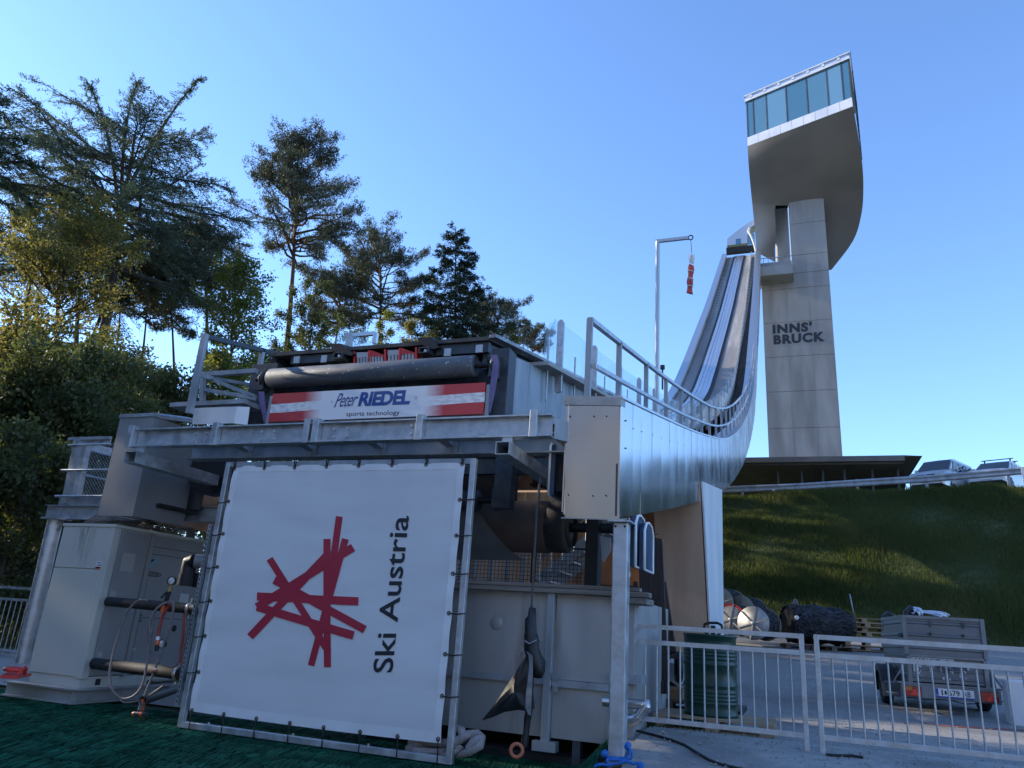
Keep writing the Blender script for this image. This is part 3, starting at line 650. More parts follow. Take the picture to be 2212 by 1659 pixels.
# ------------------------------------------------------------------ canopy building at the foot of the tower
CY = 48.0
can = thing("canopy_building", (2, CY+6, 8.4), "low building with a wide flat concrete canopy below the tower", "building")
a, b, c = onY(z3(270, 228), CY), onY(z3(1355, 187), CY), onY(z3(1445, 255), CY+2)
ze = (a.z+b.z)/2
mb = MB(); e0 = onY(z3(1360, 200), CY)
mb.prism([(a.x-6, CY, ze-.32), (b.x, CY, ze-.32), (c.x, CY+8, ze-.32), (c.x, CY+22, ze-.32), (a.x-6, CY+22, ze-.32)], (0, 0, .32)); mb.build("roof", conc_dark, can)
mb = MB(); mb.prism([(a.x-6, CY+.3, ze-.33), (b.x-.2, CY+.3, ze-.33), (b.x-.2, CY+7, ze-2.2), (a.x-6, CY+7, ze-2.2)], (0, 2, 0)); 
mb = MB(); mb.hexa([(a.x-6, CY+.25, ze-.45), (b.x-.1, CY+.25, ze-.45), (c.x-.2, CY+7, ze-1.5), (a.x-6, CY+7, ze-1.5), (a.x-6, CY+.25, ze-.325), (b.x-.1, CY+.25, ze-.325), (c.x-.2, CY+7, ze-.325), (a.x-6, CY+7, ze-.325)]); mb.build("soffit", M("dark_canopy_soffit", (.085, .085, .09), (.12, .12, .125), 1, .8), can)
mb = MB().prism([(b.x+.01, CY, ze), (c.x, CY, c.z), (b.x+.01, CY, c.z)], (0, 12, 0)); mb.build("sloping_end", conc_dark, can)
for x in (515, 672, 812, 955, 1138, 1308):
    t_, b_ = onY(z3(x, 250), CY+1.2), onY(z3(x+4, 410), CY+1.2); mb = MB().beam((b_.x, CY+1.2, 7.8), (t_.x, CY+1.2, ze-.3), .13, .2, V(0, 1, 0)); mb.build("column", dark_steel, can)
mb = MB(); l_, r_ = onY(z3(470, 350), CY+6), onY(z3(960, 350), CY+6)
mb.box(l_.x, r_.x, CY+6, CY+6.3, 7.6, ze-1.1); mb.build("wall", M("dark_brown_wall", (.16, .115, .09), (.22, .16, .125), 1, .85), can)  # brown is the wall's own colour
mb = MB(); mb.box(l_.x-7, l_.x-.05, CY+6.5, CY+6.8, 7.6, ze-1.1); mb.box(r_.x+.05, c.x-.5, CY+6.2, CY+6.4, 7.6, ze-1.1); mb.build("glazing", M("dark_glazing", (.02, .025, .03), rough=.08), can)

# ------------------------------------------------------------------ guard rail on the crest
grl = thing("guard_rail", (4, 37.5, 8.3), "grey steel crash barrier along the crest of the grass bank", "guard rail")
tops = [(z3(280, 402), z3(280, 452)), (z3(632, 388), z3(632, 442)), (z3(1040, 362), z3(1040, 420)), (z3(1500, 333), z3(1503, 398)), (z3(2040, 287), z3(2045, 365))]
GY = 37.6; tp = [onY(t_, GY) for t_, _ in tops]; bp = [onY(b_, GY) for _, b_ in tops]
print("guard", [(round(p.x, 2), round(p.z, 2), round(float(hgt(p.x, GY)), 2)) for p in tp])
st = tp[-1]-tp[-2]; tp = [tp[0]-(tp[1]-tp[0])]+tp+[tp[-1]+st, tp[-1]+2*st, tp[-1]+3*st]
mb = MB()
def wrail(a, b):
    rows = []
    prof = [(.0, 0), (-.05, -.05), (-.05, -.1), (0, -.14), (0, -.19), (-.05, -.23), (-.05, -.28), (0, -.33)]
    return [[p+V(0, o, h) for o, h in prof] for p in (a, b)]
for a, b in zip(tp[:-1], tp[1:]): mb.shell(wrail(a, b), (0, .01, 0))
mb.build("rail", galv_dull, grl)
for p in tp: mb = MB().box(p.x-.06, p.x+.06, GY+.02, GY+.14, p.z-1.5, p.z+.02); mb.build("post", galv_dull, grl)
# ------------------------------------------------------------------ steel gantry in front of the take-off
YB = 6.95
gan = thing("steel_gantry", (-4.8, 7.4, 0), "galvanised steel gantry of beams and brackets under the take-off table", "gantry")
bz1 = (onY(z2(300, 707), YB).z+onY(z2(1900, 642), YB).z)/2; bz0 = (onY(z2(300, 828), YB).z+onY(z2(1900, 782), YB).z)/2
bx0 = onY(z1(1090, 890), YB).x; bx1 = onY(z2(2062, 700), YB).x
hz = bz1-bz0; zc = (bz0+bz1)/2
mb = MB().ibeam((bx0, YB+.05, zc), (bx1, YB+.05, zc), .13, hz, .012, .016); mb.build("front_beam", galv, gan)
for p in (z2(540, 700), z2(596, 700), z2(1250, 700), z2(1973, 690), z1(1745, 870), z1(1067, 890)):
    q = onY(p, YB-.03); mb = MB(); w_ = .075
    mb.box(q.x-w_, q.x+w_*.0+.0, YB-.05, YB-.042, bz0-.015, bz1+.035); mb.box(q.x-.006, q.x+.002, YB-.042, YB+.04, bz0-.01, bz1+.03)
    mb.box(q.x-w_, q.x+.002, YB-.042, YB+.06, bz1+.03, bz1+.036)
    mb.build("stiffener_bracket", galv, gan, bevel=.002)
mb = MB()
for p in (z2(235, 755), z2(313, 750), z2(228, 800), z2(307, 797), z2(693, 738), z2(778, 733), z2(690, 785), z2(770, 782), z2(1183, 717), z2(1178, 767), z1(1572, 877), z1(1660, 873), z1(1560, 932), z1(1650, 930)):
    q = onY(p, YB+.043); mb.cyl((q.x, YB+.026, q.z), (q.x, YB+.046, q.z), .017, 6, smooth=False)
mb.build("bolt", M("bright_zinc_bolt", (.7, .72, .74), rough=.35, metal=.6), gan)
mb = MB().box(bx1, bx1+.42, YB+.0, YB+.9, bz0+.02, bz1-.01); 
for i in range(9): mb.box(bx1+.02, bx1+.5, YB+.2, YB+.26, bz0-.02+i*.02, bz0-.012+i*.02)
mb = MB(); mb.hexa([(bx1+.005, YB+.1, bz0), (bx1+.34, YB+.6, bz0), (bx1+.3, YB+1.2, bz0), (bx1+.005, YB+1.2, bz0), (bx1+.005, YB+.1, bz1-.02), (bx1+.34, YB+.6, bz1-.02), (bx1+.3, YB+1.2, bz1-.02), (bx1+.005, YB+1.2, bz1-.02)])
mb.build("beam_end_plate", galv_dull, gan)
# lower dark beam with bolted lugs
Y2 = 7.35
lz1 = onY(z2(900, 800), Y2).z+.02; lz0 = onY(z2(900, 905), Y2).z
mb = MB().ibeam((bx0+.5, Y2+.08, (lz0+lz1)/2), (bx1+.05, Y2+.08, (lz0+lz1)/2), .18, lz1-lz0, .014, .016); mb.build("lower_beam", galv_dull, gan)
for p in (z2(140, 875), z2(545, 865), z2(985, 850), z2(1440, 838)):
    q = onY(p, Y2); mb = MB(); mb.box(q.x-.07, q.x+.04, Y2+.05, Y2+.065, lz0+.03, lz1-.02)
    mb.hexa([(q.x-.26, YB+.1, lz1-.01), (q.x-.08, YB+.1, lz1-.01), (q.x-.0, Y2+.05, lz0+.09), (q.x-.1, Y2+.05, lz0+.09), (q.x-.26, YB+.1, lz1+.05), (q.x-.08, YB+.1, lz1+.05), (q.x-.0, Y2+.05, lz1-.03), (q.x-.1, Y2+.05, lz1-.03)])
    lug = mb.build("bracket_lug", galv_dull, gan)
    mb = MB()
    for dx in (-.05, .02):
        for dz in (.05, .12): mb.cyl((q.x+dx, Y2+.04, lz0+dz), (q.x+dx, Y2+.06, lz0+dz), .012, 6)
    mb.build("bolt", galv, lug)
def hollow(mb, x0, x1, z0, z1, ya, yb, t=.008):
    mb.box(x0, x1, ya, yb, z0, z0+t); mb.box(x0, x1, ya, yb, z1-t, z1); mb.box(x0, x0+t, ya, yb, z0+t, z1-t); mb.box(x1-t, x1, ya, yb, z0+t, z1-t); return mb
for (pa, pb, ye) in ((z2(1712, 815), z2(1795, 895), 9.0), (z1(1012, 1015), z1(1082, 1105), 8.3)):
    a, b = onY(pa, YB-.12), onY(pb, YB-.12); mb = hollow(MB(), a.x, b.x, b.z, a.z, YB-.12, ye); o = mb.build("square_tube_arm", galv, gan)
    mb = MB().box(a.x+.02, b.x-.02, YB+.0, YB+.06, a.z+.001, bz0+.01); mb.build("hanger_plate", galv, o)
for p in (z2(1745, 905),):
    a, b = onY(z2(1712, 905), 8.0), onY(z2(1782, 1235), 8.0); mb = MB().box(a.x, b.x+.03, 8.0, 8.16, b.z, a.z+.3); mb.build("hanging_post", dark_steel, gan, bevel=.004)
mb = MB().box(bx0+1.2, bx1-.3, 8.3, 8.42, lz0-.02, lz0+.16); mb.build("rear_beam", dark_steel, gan)
mb = MB(); a = onY(z2(1935, 1085), 8.6); mb.box(a.x-.02, a.x+.3, 8.6, 8.75, a.z-.01, a.z+.01); mb.cyl((a.x+.22, 8.58, a.z+.02), (a.x+.22, 8.72, a.z+.02), .085, 14); mb.box(a.x+.02, a.x+.12, 8.6, 8.75, a.z+.01, a.z+.4); mb.build("pulley", black_steel, gan)
mb = MB().tube([onY(z2(60, 962), 7.18), onY(z2(760, 948), 7.18), onY(z2(1530, 930), 7.18)], .012, 6); mb.build("tension_cable", black, gan)

# galvanised post carrying the end box
pb_, pt_ = onY((1330, 1632), 7.2), onY(zm(815, 470), 7.2); pw = .072
post = thing("steel_support_post", (pb_.x, 7.27, .25), "square galvanised post with bolt holes carrying the stainless end box", "post")
mb = MB().box(pb_.x-pw, pb_.x+pw, 7.2, 7.345, .1, pt_.z); mb.build("column", galv, post, bevel=.012, seg=2)
mb = MB().box(pb_.x-pw-.04, pb_.x+pw+.04, 7.15, 7.4, pt_.z, pt_.z+.012); mb.build("cap_plate", galv, post)
mb = MB()
for dx in (-.045, .045): mb.cyl((pb_.x+dx, 7.205, pt_.z-.04), (pb_.x+dx, 7.196, pt_.z-.04), .012, 10)
mb.build("bolt_hole", black, post)

# ------------------------------------------------------------------ printed sponsor sign
YS = 7.72
sTL, sTR, sBR, sBL = [onY(z2(*p), YS) for p in ((303, 510), (1642, 447), (1633, 640), (275, 692))]
sx0, sx1 = (sTL.x+sBL.x)/2, (sTR.x+sBR.x)/2; sz0, sz1 = (sBL.z+sBR.z)/2, (sTL.z+sTR.z)/2
sign = thing("sponsor_sign", ((sx0+sx1)/2, YS, (sz0+sz1)/2), "long white sign with red flag stripes and blue lettering under the roller", "sign")
def flag_mat():
    m = bpy.data.materials.new("printed_flag_stripes"); m.use_nodes = True; n = m.node_tree.nodes; L = m.node_tree.links; b = n["Principled BSDF"]; b.inputs['Roughness'].default_value = .45
    tc = n.new("ShaderNodeTexCoord"); sp = n.new("ShaderNodeSeparateXYZ"); L.new(tc.outputs['Object'], sp.inputs[0])
    def mth(op, a, b_=None, c=None):
        k = n.new("ShaderNodeMath"); k.operation = op
        for i, v in enumerate((a, b_, c)):
            if v is None: continue
            if isinstance(v, (int, float)): k.inputs[i].default_value = v
            else: L.new(v, k.inputs[i])
        return k.outputs[0]
    w_, h_ = sx1-sx0, sz1-sz0
    ax = mth('ABSOLUTE', sp.outputs[0])
    wav = mth('MULTIPLY', mth('SINE', mth('MULTIPLY', sp.outputs[0], 3.1)), .012)
    az = mth('ABSOLUTE', mth('ADD', sp.outputs[2], wav))
    stripe = mth('GREATER_THAN', az, h_*.155)
    fade = n.new("ShaderNodeMapRange"); fade.inputs[1].default_value = w_*.24; fade.inputs[2].default_value = w_*.33; L.new(ax, fade.inputs[0])
    f = mth('MULTIPLY', stripe, fade.outputs[0])
    nz = n.new("ShaderNodeTexNoise"); mp = n.new("ShaderNodeMapping"); mp.inputs['Scale'].default_value = (2.2, 1, 6); mp.inputs['Rotation'].default_value = (0, .35, 0); L.new(tc.outputs['Object'], mp.inputs[0]); L.new(mp.outputs[0], nz.inputs['Vector']); nz.inputs['Detail'].default_value = 1
    dk = n.new("ShaderNodeMapRange"); dk.inputs[1].default_value = .3; dk.inputs[2].default_value = .6; dk.inputs[3].default_value = .55; dk.inputs[4].default_value = .82; L.new(nz.outputs[0], dk.inputs[0])
    wm = n.new("ShaderNodeMix"); wm.data_type = 'RGBA'; L.new(fade.outputs[0], wm.inputs[0]); wm.inputs[6].default_value = (.78, .79, .8, 1)
    cw = n.new("ShaderNodeCombineColor"); [L.new(dk.outputs[0], cw.inputs[i]) for i in range(3)]; L.new(cw.outputs[0], wm.inputs[7])
    mx = n.new("ShaderNodeMix"); mx.data_type = 'RGBA'; L.new(f, mx.inputs[0]); L.new(wm.outputs[2], mx.inputs[6]); mx.inputs[7].default_value = (.52, .045, .05, 1); L.new(mx.outputs[2], b.inputs['Base Color']); return m
MB().box(sx0, sx1, YS, YS+.02, sz0, sz1).build("board", flag_mat(), sign)
blue_ink = M("blue_sign_ink", (.02, .075, .28), rough=.5); dark_ink = M("dark_sign_ink", (.03, .045, .10), rough=.5)
f = lambda x, y: onY(z2(x, y), YS-.004)
mb = MB(); put_text(mb, "RIEDEL", f(838, 593), f(1165, 580), f(1178, 488), f(862, 503), (0, 0, 0), offset=.045, spacing=.95); mb.build("lettering", blue_ink, sign)
mb = MB(); put_text(mb, "Peter", f(688, 600), f(826, 590), f(852, 502), f(716, 512), (0, -.002, 0), offset=.003, shear=.2, spacing=.9); mb.build("script_lettering", blue_ink, sign)
mb = MB(); put_text(mb, "sports technology", f(765, 663), f(1103, 655), f(1104, 616), f(767, 628), (0, 0, 0), offset=.004); mb.build("small_lettering", dark_ink, sign)
mb = MB()
for p in ((330, 580), (1633, 520), (675, 563), (1208, 540)): q = f(*p); mb.cyl(q, q+V(0, -.006, 0), .012, 8)
mb.build("screw", galv, sign)
mb = MB(); mb.box(sx0-.06, sx0-.01, YS+.02, YS+.05, sz0-.05, sz1-.02); mb.box(sx1+.01, sx1+.05, YS+.02, YS+.05, sz0-.05, sz1-.02); mb.box(sx0-.05, sx1+.04, YS+.055, YS+.08, sz0, sz0+.05); mb.build("backing_frame", galv_dull, sign)

# ------------------------------------------------------------------ large banner in a tube frame
YF = 7.0
fTL, fTR, fBR, fBL = [onY(p, YF) for p in ((487, 1002), (1028, 985), (975, 1652), (382, 1572))]
fx0, fx1 = (fTL.x+fBL.x)/2, (fTR.x+fBR.x)/2; fz0, fz1 = (fBL.z+fBR.z)/2, (fTL.z+fTR.z)/2
fr = thing("banner_stand", ((fx0+fx1)/2, YF, fz0), "upright square frame of galvanised tube holding the large white banner", "frame")
tw = .062
MB().box(fx0, fx0+tw, YF, YF+.06, fz0, fz1).build("side_tube", galv, fr, bevel=.004)
MB().box(fx1-tw, fx1, YF, YF+.06, fz0, fz1).build("side_tube", galv, fr, bevel=.004)
MB().box(fx0+tw, fx1-tw, YF, YF+.06, fz1-tw, fz1).build("top_tube", galv_dull, fr, bevel=.004)
MB().box(fx0+tw, fx1-tw, YF, YF+.06, fz0, fz0+tw).build("bottom_tube", galv, fr, bevel=.004)
mb = MB()
for x in (.12, .45, .72): X_ = lerp(x, fx0, fx1); mb.cyl((X_, YF+.03, fz0+tw), (X_, YF+.03, fz0+tw+.02), .014, 6)
mb.build("bolt", galv, fr)
nTL, nTR, nBR, nBL = [onY(zb(*p), YF+.0) for p in ((304, 88), (1508, 62), (1392, 1527), (78, 1366))]
nx0, nx1 = (nTL.x+nBL.x)/2, (nTR.x+nBR.x)/2; nz0, nz1 = (nBL.z+nBR.z)/2, (nTL.z+nTR.z)/2
ban = thing("banner", ((nx0+nx1)/2, YF, nz0), "large white printed banner with red crossed-stripe emblem and sideways dark lettering", "banner")
m_ban = M("banner_fabric", (.66, .665, .68), (.74, .745, .76), 1.2, .7, c3=(.56, .56, .57), scale3=.7, lo3=.58, hi3=.8, bump=.0015, bscale=50, stretch=(.5, 1, 2.5))
m_hem = M("banner_hem", (.74, .745, .76), (.80, .805, .82), 4, .6)
def bwave(u, v): return YF-.004+.012*math.sin(u*5+v*2)*(1-v)*.6+.006*math.sin(v*7+u*3)+.018*max(0, .12-v)*math.sin(u*30)+.010*math.exp(-(1-v)/.05)*math.cos(u*44)+.008*math.exp(-u/.05)*math.cos(v*44)+.008*math.exp(-(1-u)/.05)*math.cos(v*44)+.006*math.sin((u+v*.6)*9+2)*math.exp(-((u-.2)**2+(v-.75)**2)*9)
def bp(u, v, lift=0): return Vector((lerp(u, nx0, nx1), bwave(u, v)-lift, lerp(v, nz0, nz1)-.025*math.sin(math.pi*u)*(1-v)*.5))
G = np.linspace(0, 1, 41)
MB().shell([[bp(u, v) for u in G] for v in G], (0, .004, 0)).build("fabric", m_ban, ban)
hw = .035
mb = MB()
for us, vs in ((np.linspace(0, 1, 41), [0, hw]), (np.linspace(0, 1, 41), [1-hw*.75, 1]), ([0, hw*.7], np.linspace(hw, 1-hw*.75, 41)), ([1-hw*.7, 1], np.linspace(hw, 1-hw*.75, 41))):
    mb.shell([[bp(u, v, .003) for u in us] for v in vs], (0, .001, 0))
mb.build("hem", m_hem, ban)
def zbuv(x, y, lift=.004):
    q = onY(zb(x, y), YF); u = (q.x-nx0)/(nx1-nx0); v = (q.z-nz0)/(nz1-nz0); return bp(u, v, lift)
red_ink = M("red_banner_print", (.40, .018, .045), (.44, .03, .055), 2, .6)
mb = MB()
for i, (a, b, wd) in enumerate((((797, 463), (799, 1128), 37), ((860, 346), (806, 760), 35), ((893, 463), (713, 1120), 35), ((933, 507), (430, 818), 42), ((393, 972), (800, 545), 40), ((497, 566), (806, 1048), 36), ((522, 676), (997, 934), 42), ((432, 762), (963, 787), 43), ((431, 815), (938, 964), 44))):
    a, b = Vector((*a, 0)), Vector((*b, 0)); d = (b-a).normalized(); nn = Vector((-d.y, d.x, 0))*wd/2; N = 14
    rows = [[zbuv(*(a.lerp(b, t)+nn*s)[:2], lift=.006+i*.0004) for s in (-1, 0, 1)] for t in np.linspace(0, 1, N)]
    mb.grid(rows)
mb.build("emblem", red_ink, ban)
black_ink = M("dark_banner_print", (.018, .022, .03), rough=.6)
uv, fs = text_geo("Ski Austria", offset=.012)
q4 = [Vector((*p, 0)) for p in ((1141, 1158), (1224, 344), (1127, 341), (1036, 1158))]
mb = MB(); mb.add([zbuv(*((q4[0]*(1-u)+q4[1]*u)*(1-v)+(q4[3]*(1-u)+q4[2]*u)*v)[:2], lift=.006) for u, v in uv], fs); mb.build("lettering", black_ink, ban)
m_brass = M("dull_eyelet", (.12, .11, .10), rough=.4, metal=.8)
TOP = [(308, 98), (465, 95), (624, 92), (790, 87), (958, 83), (1132, 79), (1311, 76), (1498, 73)]; BOT = [(90, 1357), (257, 1375), (425, 1396), (600, 1418), (778, 1441), (969, 1465), (1165, 1490), (1376, 1508)]
LEF = [(281, 268), (255, 438), (225, 610), (188, 788), (156, 970), (123, 1158)]; RIG = [(1486, 259), (1467, 446), (1450, 645), (1431, 851), (1413, 1065), (1397, 1283)]
for side, lst in (("t", TOP), ("b", BOT), ("l", LEF), ("r", RIG)):
    for p in lst:
        c = zbuv(*p, lift=.008); mb = MB()
        mb.tube([c+V(.016*math.cos(a), 0, .016*math.sin(a)) for a in np.linspace(0, 2*math.pi, 12, endpoint=False)], .006, 5, closed=True)
        ey = mb.build("eyelet", m_brass, ban)
        mb = MB()
        if side == "t": e = V(c.x-.01, YF-.008, fz1-.01); mb.tube([c, V(c.x+.005, YF-.02, c.z+.06), e, V(c.x-.015, YF+.03, fz1+.05)], .007, 5); mb.tube([c+V(.004, .004, 0), V(c.x+.025, YF-.015, c.z+.05), e+V(.03, 0, .0), V(c.x-.0, YF+.03, fz1+.04)], .005, 5)
        elif side == "b": mb.tube([c, V(c.x+.006, YF-.01, fz0+tw+.015), V(c.x+.006, YF-.008, fz0-.004), V(c.x+.006, YF+.03, fz0-.008)], .006, 5)
        elif side == "l": mb.tube([c, V(lerp(.5, c.x, fx0), YF-.012, c.z-.015), V(fx0+.03, YF-.01, c.z-.02), V(fx0-.007, YF-.006, c.z-.012), V(fx0-.007, YF+.03, c.z-.01)], .006, 5)
        else: mb.tube([c, V(lerp(.5, c.x, fx1), YF-.012, c.z-.006), V(fx1-.03, YF-.01, c.z), V(fx1+.007, YF-.006, c.z+.004), V(fx1+.007, YF+.03, c.z+.004)], .006, 5)
        mb.build("cable_tie", black, ban)

# ------------------------------------------------------------------ end housing, sheets and railings on the far side of the take-off
YH = 7.55
hx0, hx1 = onY(z1(885, 1100), YH).x, onY(z1(1162, 1100), YH).x; hz1, hz0 = onY(z1(1030, 745), YH).z, onY(z1(1000, 1535), YH).z
hou = thing("end_housing", ((hx0+hx1)/2, YH, hz0), "tall grey stainless housing with scuffed front above the chiller", "housing")
m_hs = M("scuffed_stainless", (.27, .27, .275), (.34, .34, .345), 2, .45, .58, metal=.35, bump=.0015, bscale=2, stretch=(1, 1, .5))
mb = MB(); rows = [[(lerp(u, hx0, hx1), YH-.004*math.sin(u*3.1)*math.sin(v*3.1), lerp(v, hz0, hz1)) for u in np.linspace(0, 1, 7)] for v in np.linspace(0, 1, 9)]
mb.shell(rows, (0, .02, 0)); mb.build("front_plate", m_hs, hou)
MB().box(hx0, hx0+.015, YH+.021, 13, hz0+.05, hz1-.01).build("outer_side", alu, hou)
MB().box(hx1-.02, hx1, YH+.021, YH+.9, hz0, hz1).build("inner_side", m_hs, hou)
mb = MB().box(hx0-.01, hx1+.01, YH-.015, YH+.15, hz1, hz1+.05); e = onY(z1(1545, 785), YH+1.3)
mb.hexa([(hx1+.01, YH-.01, hz1-.0), (hx1+.012, YH+.12, hz1), (e.x+.05, YH+1.35, e.z), (e.x, YH+1.2, e.z), (hx1+.01, YH-.01, hz1+.05), (hx1+.012, YH+.12, hz1+.05), (e.x+.05, YH+1.35, e.z+.06), (e.x, YH+1.2, e.z+.06)])
mb.build("top_trim", galv_dull, hou)
m_int = M("dark_inner_sheet", (.07, .066, .063), (.13, .12, .11), 1.6, .7, metal=.3)  # dark mottled sheet lining the open housing
a, b = onY(z1(1150, 1480), 8.6), onY(z1(1760, 1090), 8.6)
MB().box(a.x-.4, b.x-.2, 8.6, 8.65, a.z, a.z+.95).build("inner_sheet", m_int, hou)
mb = MB(); c = onY(z1(1690, 1180), 8.4); mb.cyl((c.x, 8.35, c.z), (c.x, 8.6, c.z), .33, 24); mb.build("drive_drum", black, hou)
MB().box(a.x+.0, b.x-.2, 7.9, 8.6, a.z-.08, a.z-.03).build("bottom_lip", black_steel, hou)
ws = thing("deflector_sheet", (onY(z1(1750, 700), 7.45).x, 7.45, 2.3), "bent bare white metal sheet fixed above the beam", "metal sheet")
q = [onY(z1(*p), 7.42) for p in ((1545, 800), (1955, 790), (1975, 645), (1562, 668))]; cr_ = onY(z1(1880, 790), 7.42), onY(z1(1905, 655), 7.42)
mb = MB(); mb.prism([q[0], cr_[0], cr_[1], q[3]], (0, .006, 0)); mb.prism([cr_[0]+V(.001, 0, 0), q[1]+V(0, .08, 0), q[2]+V(0, .08, 0), cr_[1]+V(.001, 0, 0)], (0, .006, 0))
mb.build("sheet", M("bare_white_metal", (.66, .67, .67), (.76, .77, .77), 3, .5, .6, metal=.25), ws)
mb = MB(); a = onY(z1(1450, 680), 7.7); b = onY(z1(2045, 660), 7.7); mb.box(a.x, b.x, 7.5, 7.9, a.z-.02, a.z+.04); mb.build("support_angle", galv_dull, ws)
# walkway railing on the far side
lr = thing("walkway_railing", (onY(z1(1600, 640), 7.3).x, 7.3, 2.4), "grey steel railing with a braced gate frame at the far walkway", "railing")
a, b = onY(z1(1612, 78), 7.3), onY(z1(1575, 650), 7.3); XRR = (a.x+b.x)/2
MB().box(XRR-.04, XRR+.04, 7.27, 7.33, b.z-.1, a.z).build("post", galv_dull, lr)
e = onY(z2(335, 272), 9.5)
hl = a.z-zt(7.3)
yy = [7.3]+[7.3+1.15*i for i in range(1, 15)]
mb = MB(); mb2 = MB()
for s, t_ in zip(yy[:-1], yy[1:]):
    mb.beam((XRR, s, zt(s)+hl-.03), (XRR, t_+.01, zt(t_)+hl-.03), .06, .06); mb2.beam((XRR, s, zt(s)+hl*.5), (XRR, t_+.01, zt(t_)+hl*.5), .045, .045)
mb.build("top_rail", dark_steel, lr); mb2.build("middle_rail", galv_dull, lr)
for s in yy[1:]: MB().box(XRR-.03, XRR+.03, s-.03, s+.03, zt(s)-.2, zt(s)+hl).build("post", galv_dull, lr)
fa = lambda x, y: onY(z1(x, y), 7.6)
for nm, p, q_, wv in (("gate_rail", (1625, 400), (2065, 370), .06), ("gate_stile", (1632, 400), (1628, 655), .06), ("gate_brace", (1675, 425), (2050, 575), .05), ("gate_rail", (1620, 515), (2050, 590), .05)):
    MB().beam(fa(*p), fa(*q_), wv, wv, V(0, 1, 0)).build(nm, galv_dull, lr)

# scaffold cage with wire mesh
YC = 8.7
sca = thing("mesh_cage_tower", (onY(z1(450, 1560), YC).x, YC, .4), "galvanised steel cage with chain-link mesh on leaning round legs behind the chiller", "steel cage")
fc = lambda x, y, dy=0: onY(z1(x, y), YC+dy)
mb = MB().ibeam(fc(375, 1505), fc(375, 1505)+V(5.2, 0, 0), .12, .22, .01, .012); mb.build("base_beam", galv, sca)
for p, q_ in (((632, 925), (530, 1440)), ((700, 960), (615, 1380))): MB().beam(fc(*q_), fc(*p), .10, .10, V(0, 1, 0)).build("upright", galv, sca)
MB().beam(fc(555, 918), fc(890, 908), .05, .05).build("top_flange", galv_dull, sca)
MB().beam(fc(590, 945, .02), fc(890, 935, .02), .02, .12).build("top_beam", galv, sca)
MB().beam(fc(480, 1415, .02), fc(850, 1410, .02), .02, .16).build("kick_plate", galv_dull, sca)
for p, q_ in (((548, 968), (888, 958)), ((495, 1168), (876, 1164)), ((443, 1376), (856, 1375))): MB().cyl(fc(*p, -.06), fc(*q_, -.06), .018, 8).build("guard_rail_bar", galv, sca)
MB().cyl(fc(730, 1010, .5), fc(885, 1050, .6), .018, 8).build("guard_rail_bar", galv, sca); MB().cyl(fc(690, 1210, .5), fc(870, 1250, .6), .018, 8).build("guard_rail_bar", galv, sca)
MB().beam(fc(690, 970, .4), fc(890, 1020, .9), .06, .12).build("inner_beam", galv, sca)
g0, g1 = fc(500, 1370, .06), fc(885, 950, .06); mb = MB(); W_, H_ = g1.x-g0.x+.3, g1.z-g0.z; s = .062
for k in np.arange(-H_, W_, s):
    for sg in (1, -1):
        pts = []
        x0, z0 = (k, 0) if k >= 0 else (0, -k); L_ = min(W_-x0, H_-z0)
        if L_ < .03: continue
        A = V(g0.x+x0, YC+.06, g0.z+z0); B = V(g0.x+x0+L_, YC+.06, g0.z+z0+L_)
        if sg < 0: A.z = 2*g0.z+H_-A.z; B.z = 2*g0.z+H_-B.z
        mb.tube([A, B], .0028, 3, caps=False)
mb.build("mesh", galv, sca)
def leg(pa, pb, y, r, nm="round_leg"):
    a, b = onY(pa, y), onY(pb, y); MB().cyl(a, b, r, 18).build(nm, galv, sca)
leg(zl(345, 115), zl(140, 1010), YC, .11); leg(zl(345, 640), zl(215, 960), YC+1.0, .1)
MB().beam(onY(zl(290, 115), YC-.05), onY(zl(400, 120), YC-.05), .25, .02).build("head_plate", galv, sca)
MB().beam(onY(zl(355, 190), YC), onY(zl(385, 130), YC), .03, .06, V(0, 1, 0)).build("gusset", galv, sca)

# ------------------------------------------------------------------ chiller
YCH = 7.55
cTL, cTR, cBR, cBL = [onY(zl(*p), YCH) for p in ((390, 150), (722, 152), (500, 1095), (182, 1062))]
cx0, cx1 = (cTL.x+cBL.x)/2, (cTR.x+cBR.x)/2; cz1 = (cTL.z+cTR.z)/2; cz0 = (cBR.z+cBL.z)/2
cyb = onX(zl(1275, 240), cx1).y
ch = thing("chiller", ((cx0+cx1)/2, YCH, 0), "pale beige refrigeration unit with a rust-streaked top panel and wire fan guards", "chiller")
m_ch = M("cream_sheet_metal", (.50, .495, .44), (.54, .53, .48), 1, .5, c3=(.45, .435, .385), scale3=1.3, lo3=.6, hi3=.8)
m_chs = M("dark_grey_sheet_metal", (.25, .245, .25), (.29, .285, .29), 1, .5, c3=(.22, .21, .205), scale3=1.3, lo3=.6, hi3=.8)  # side panels get a darker grey than the cream front
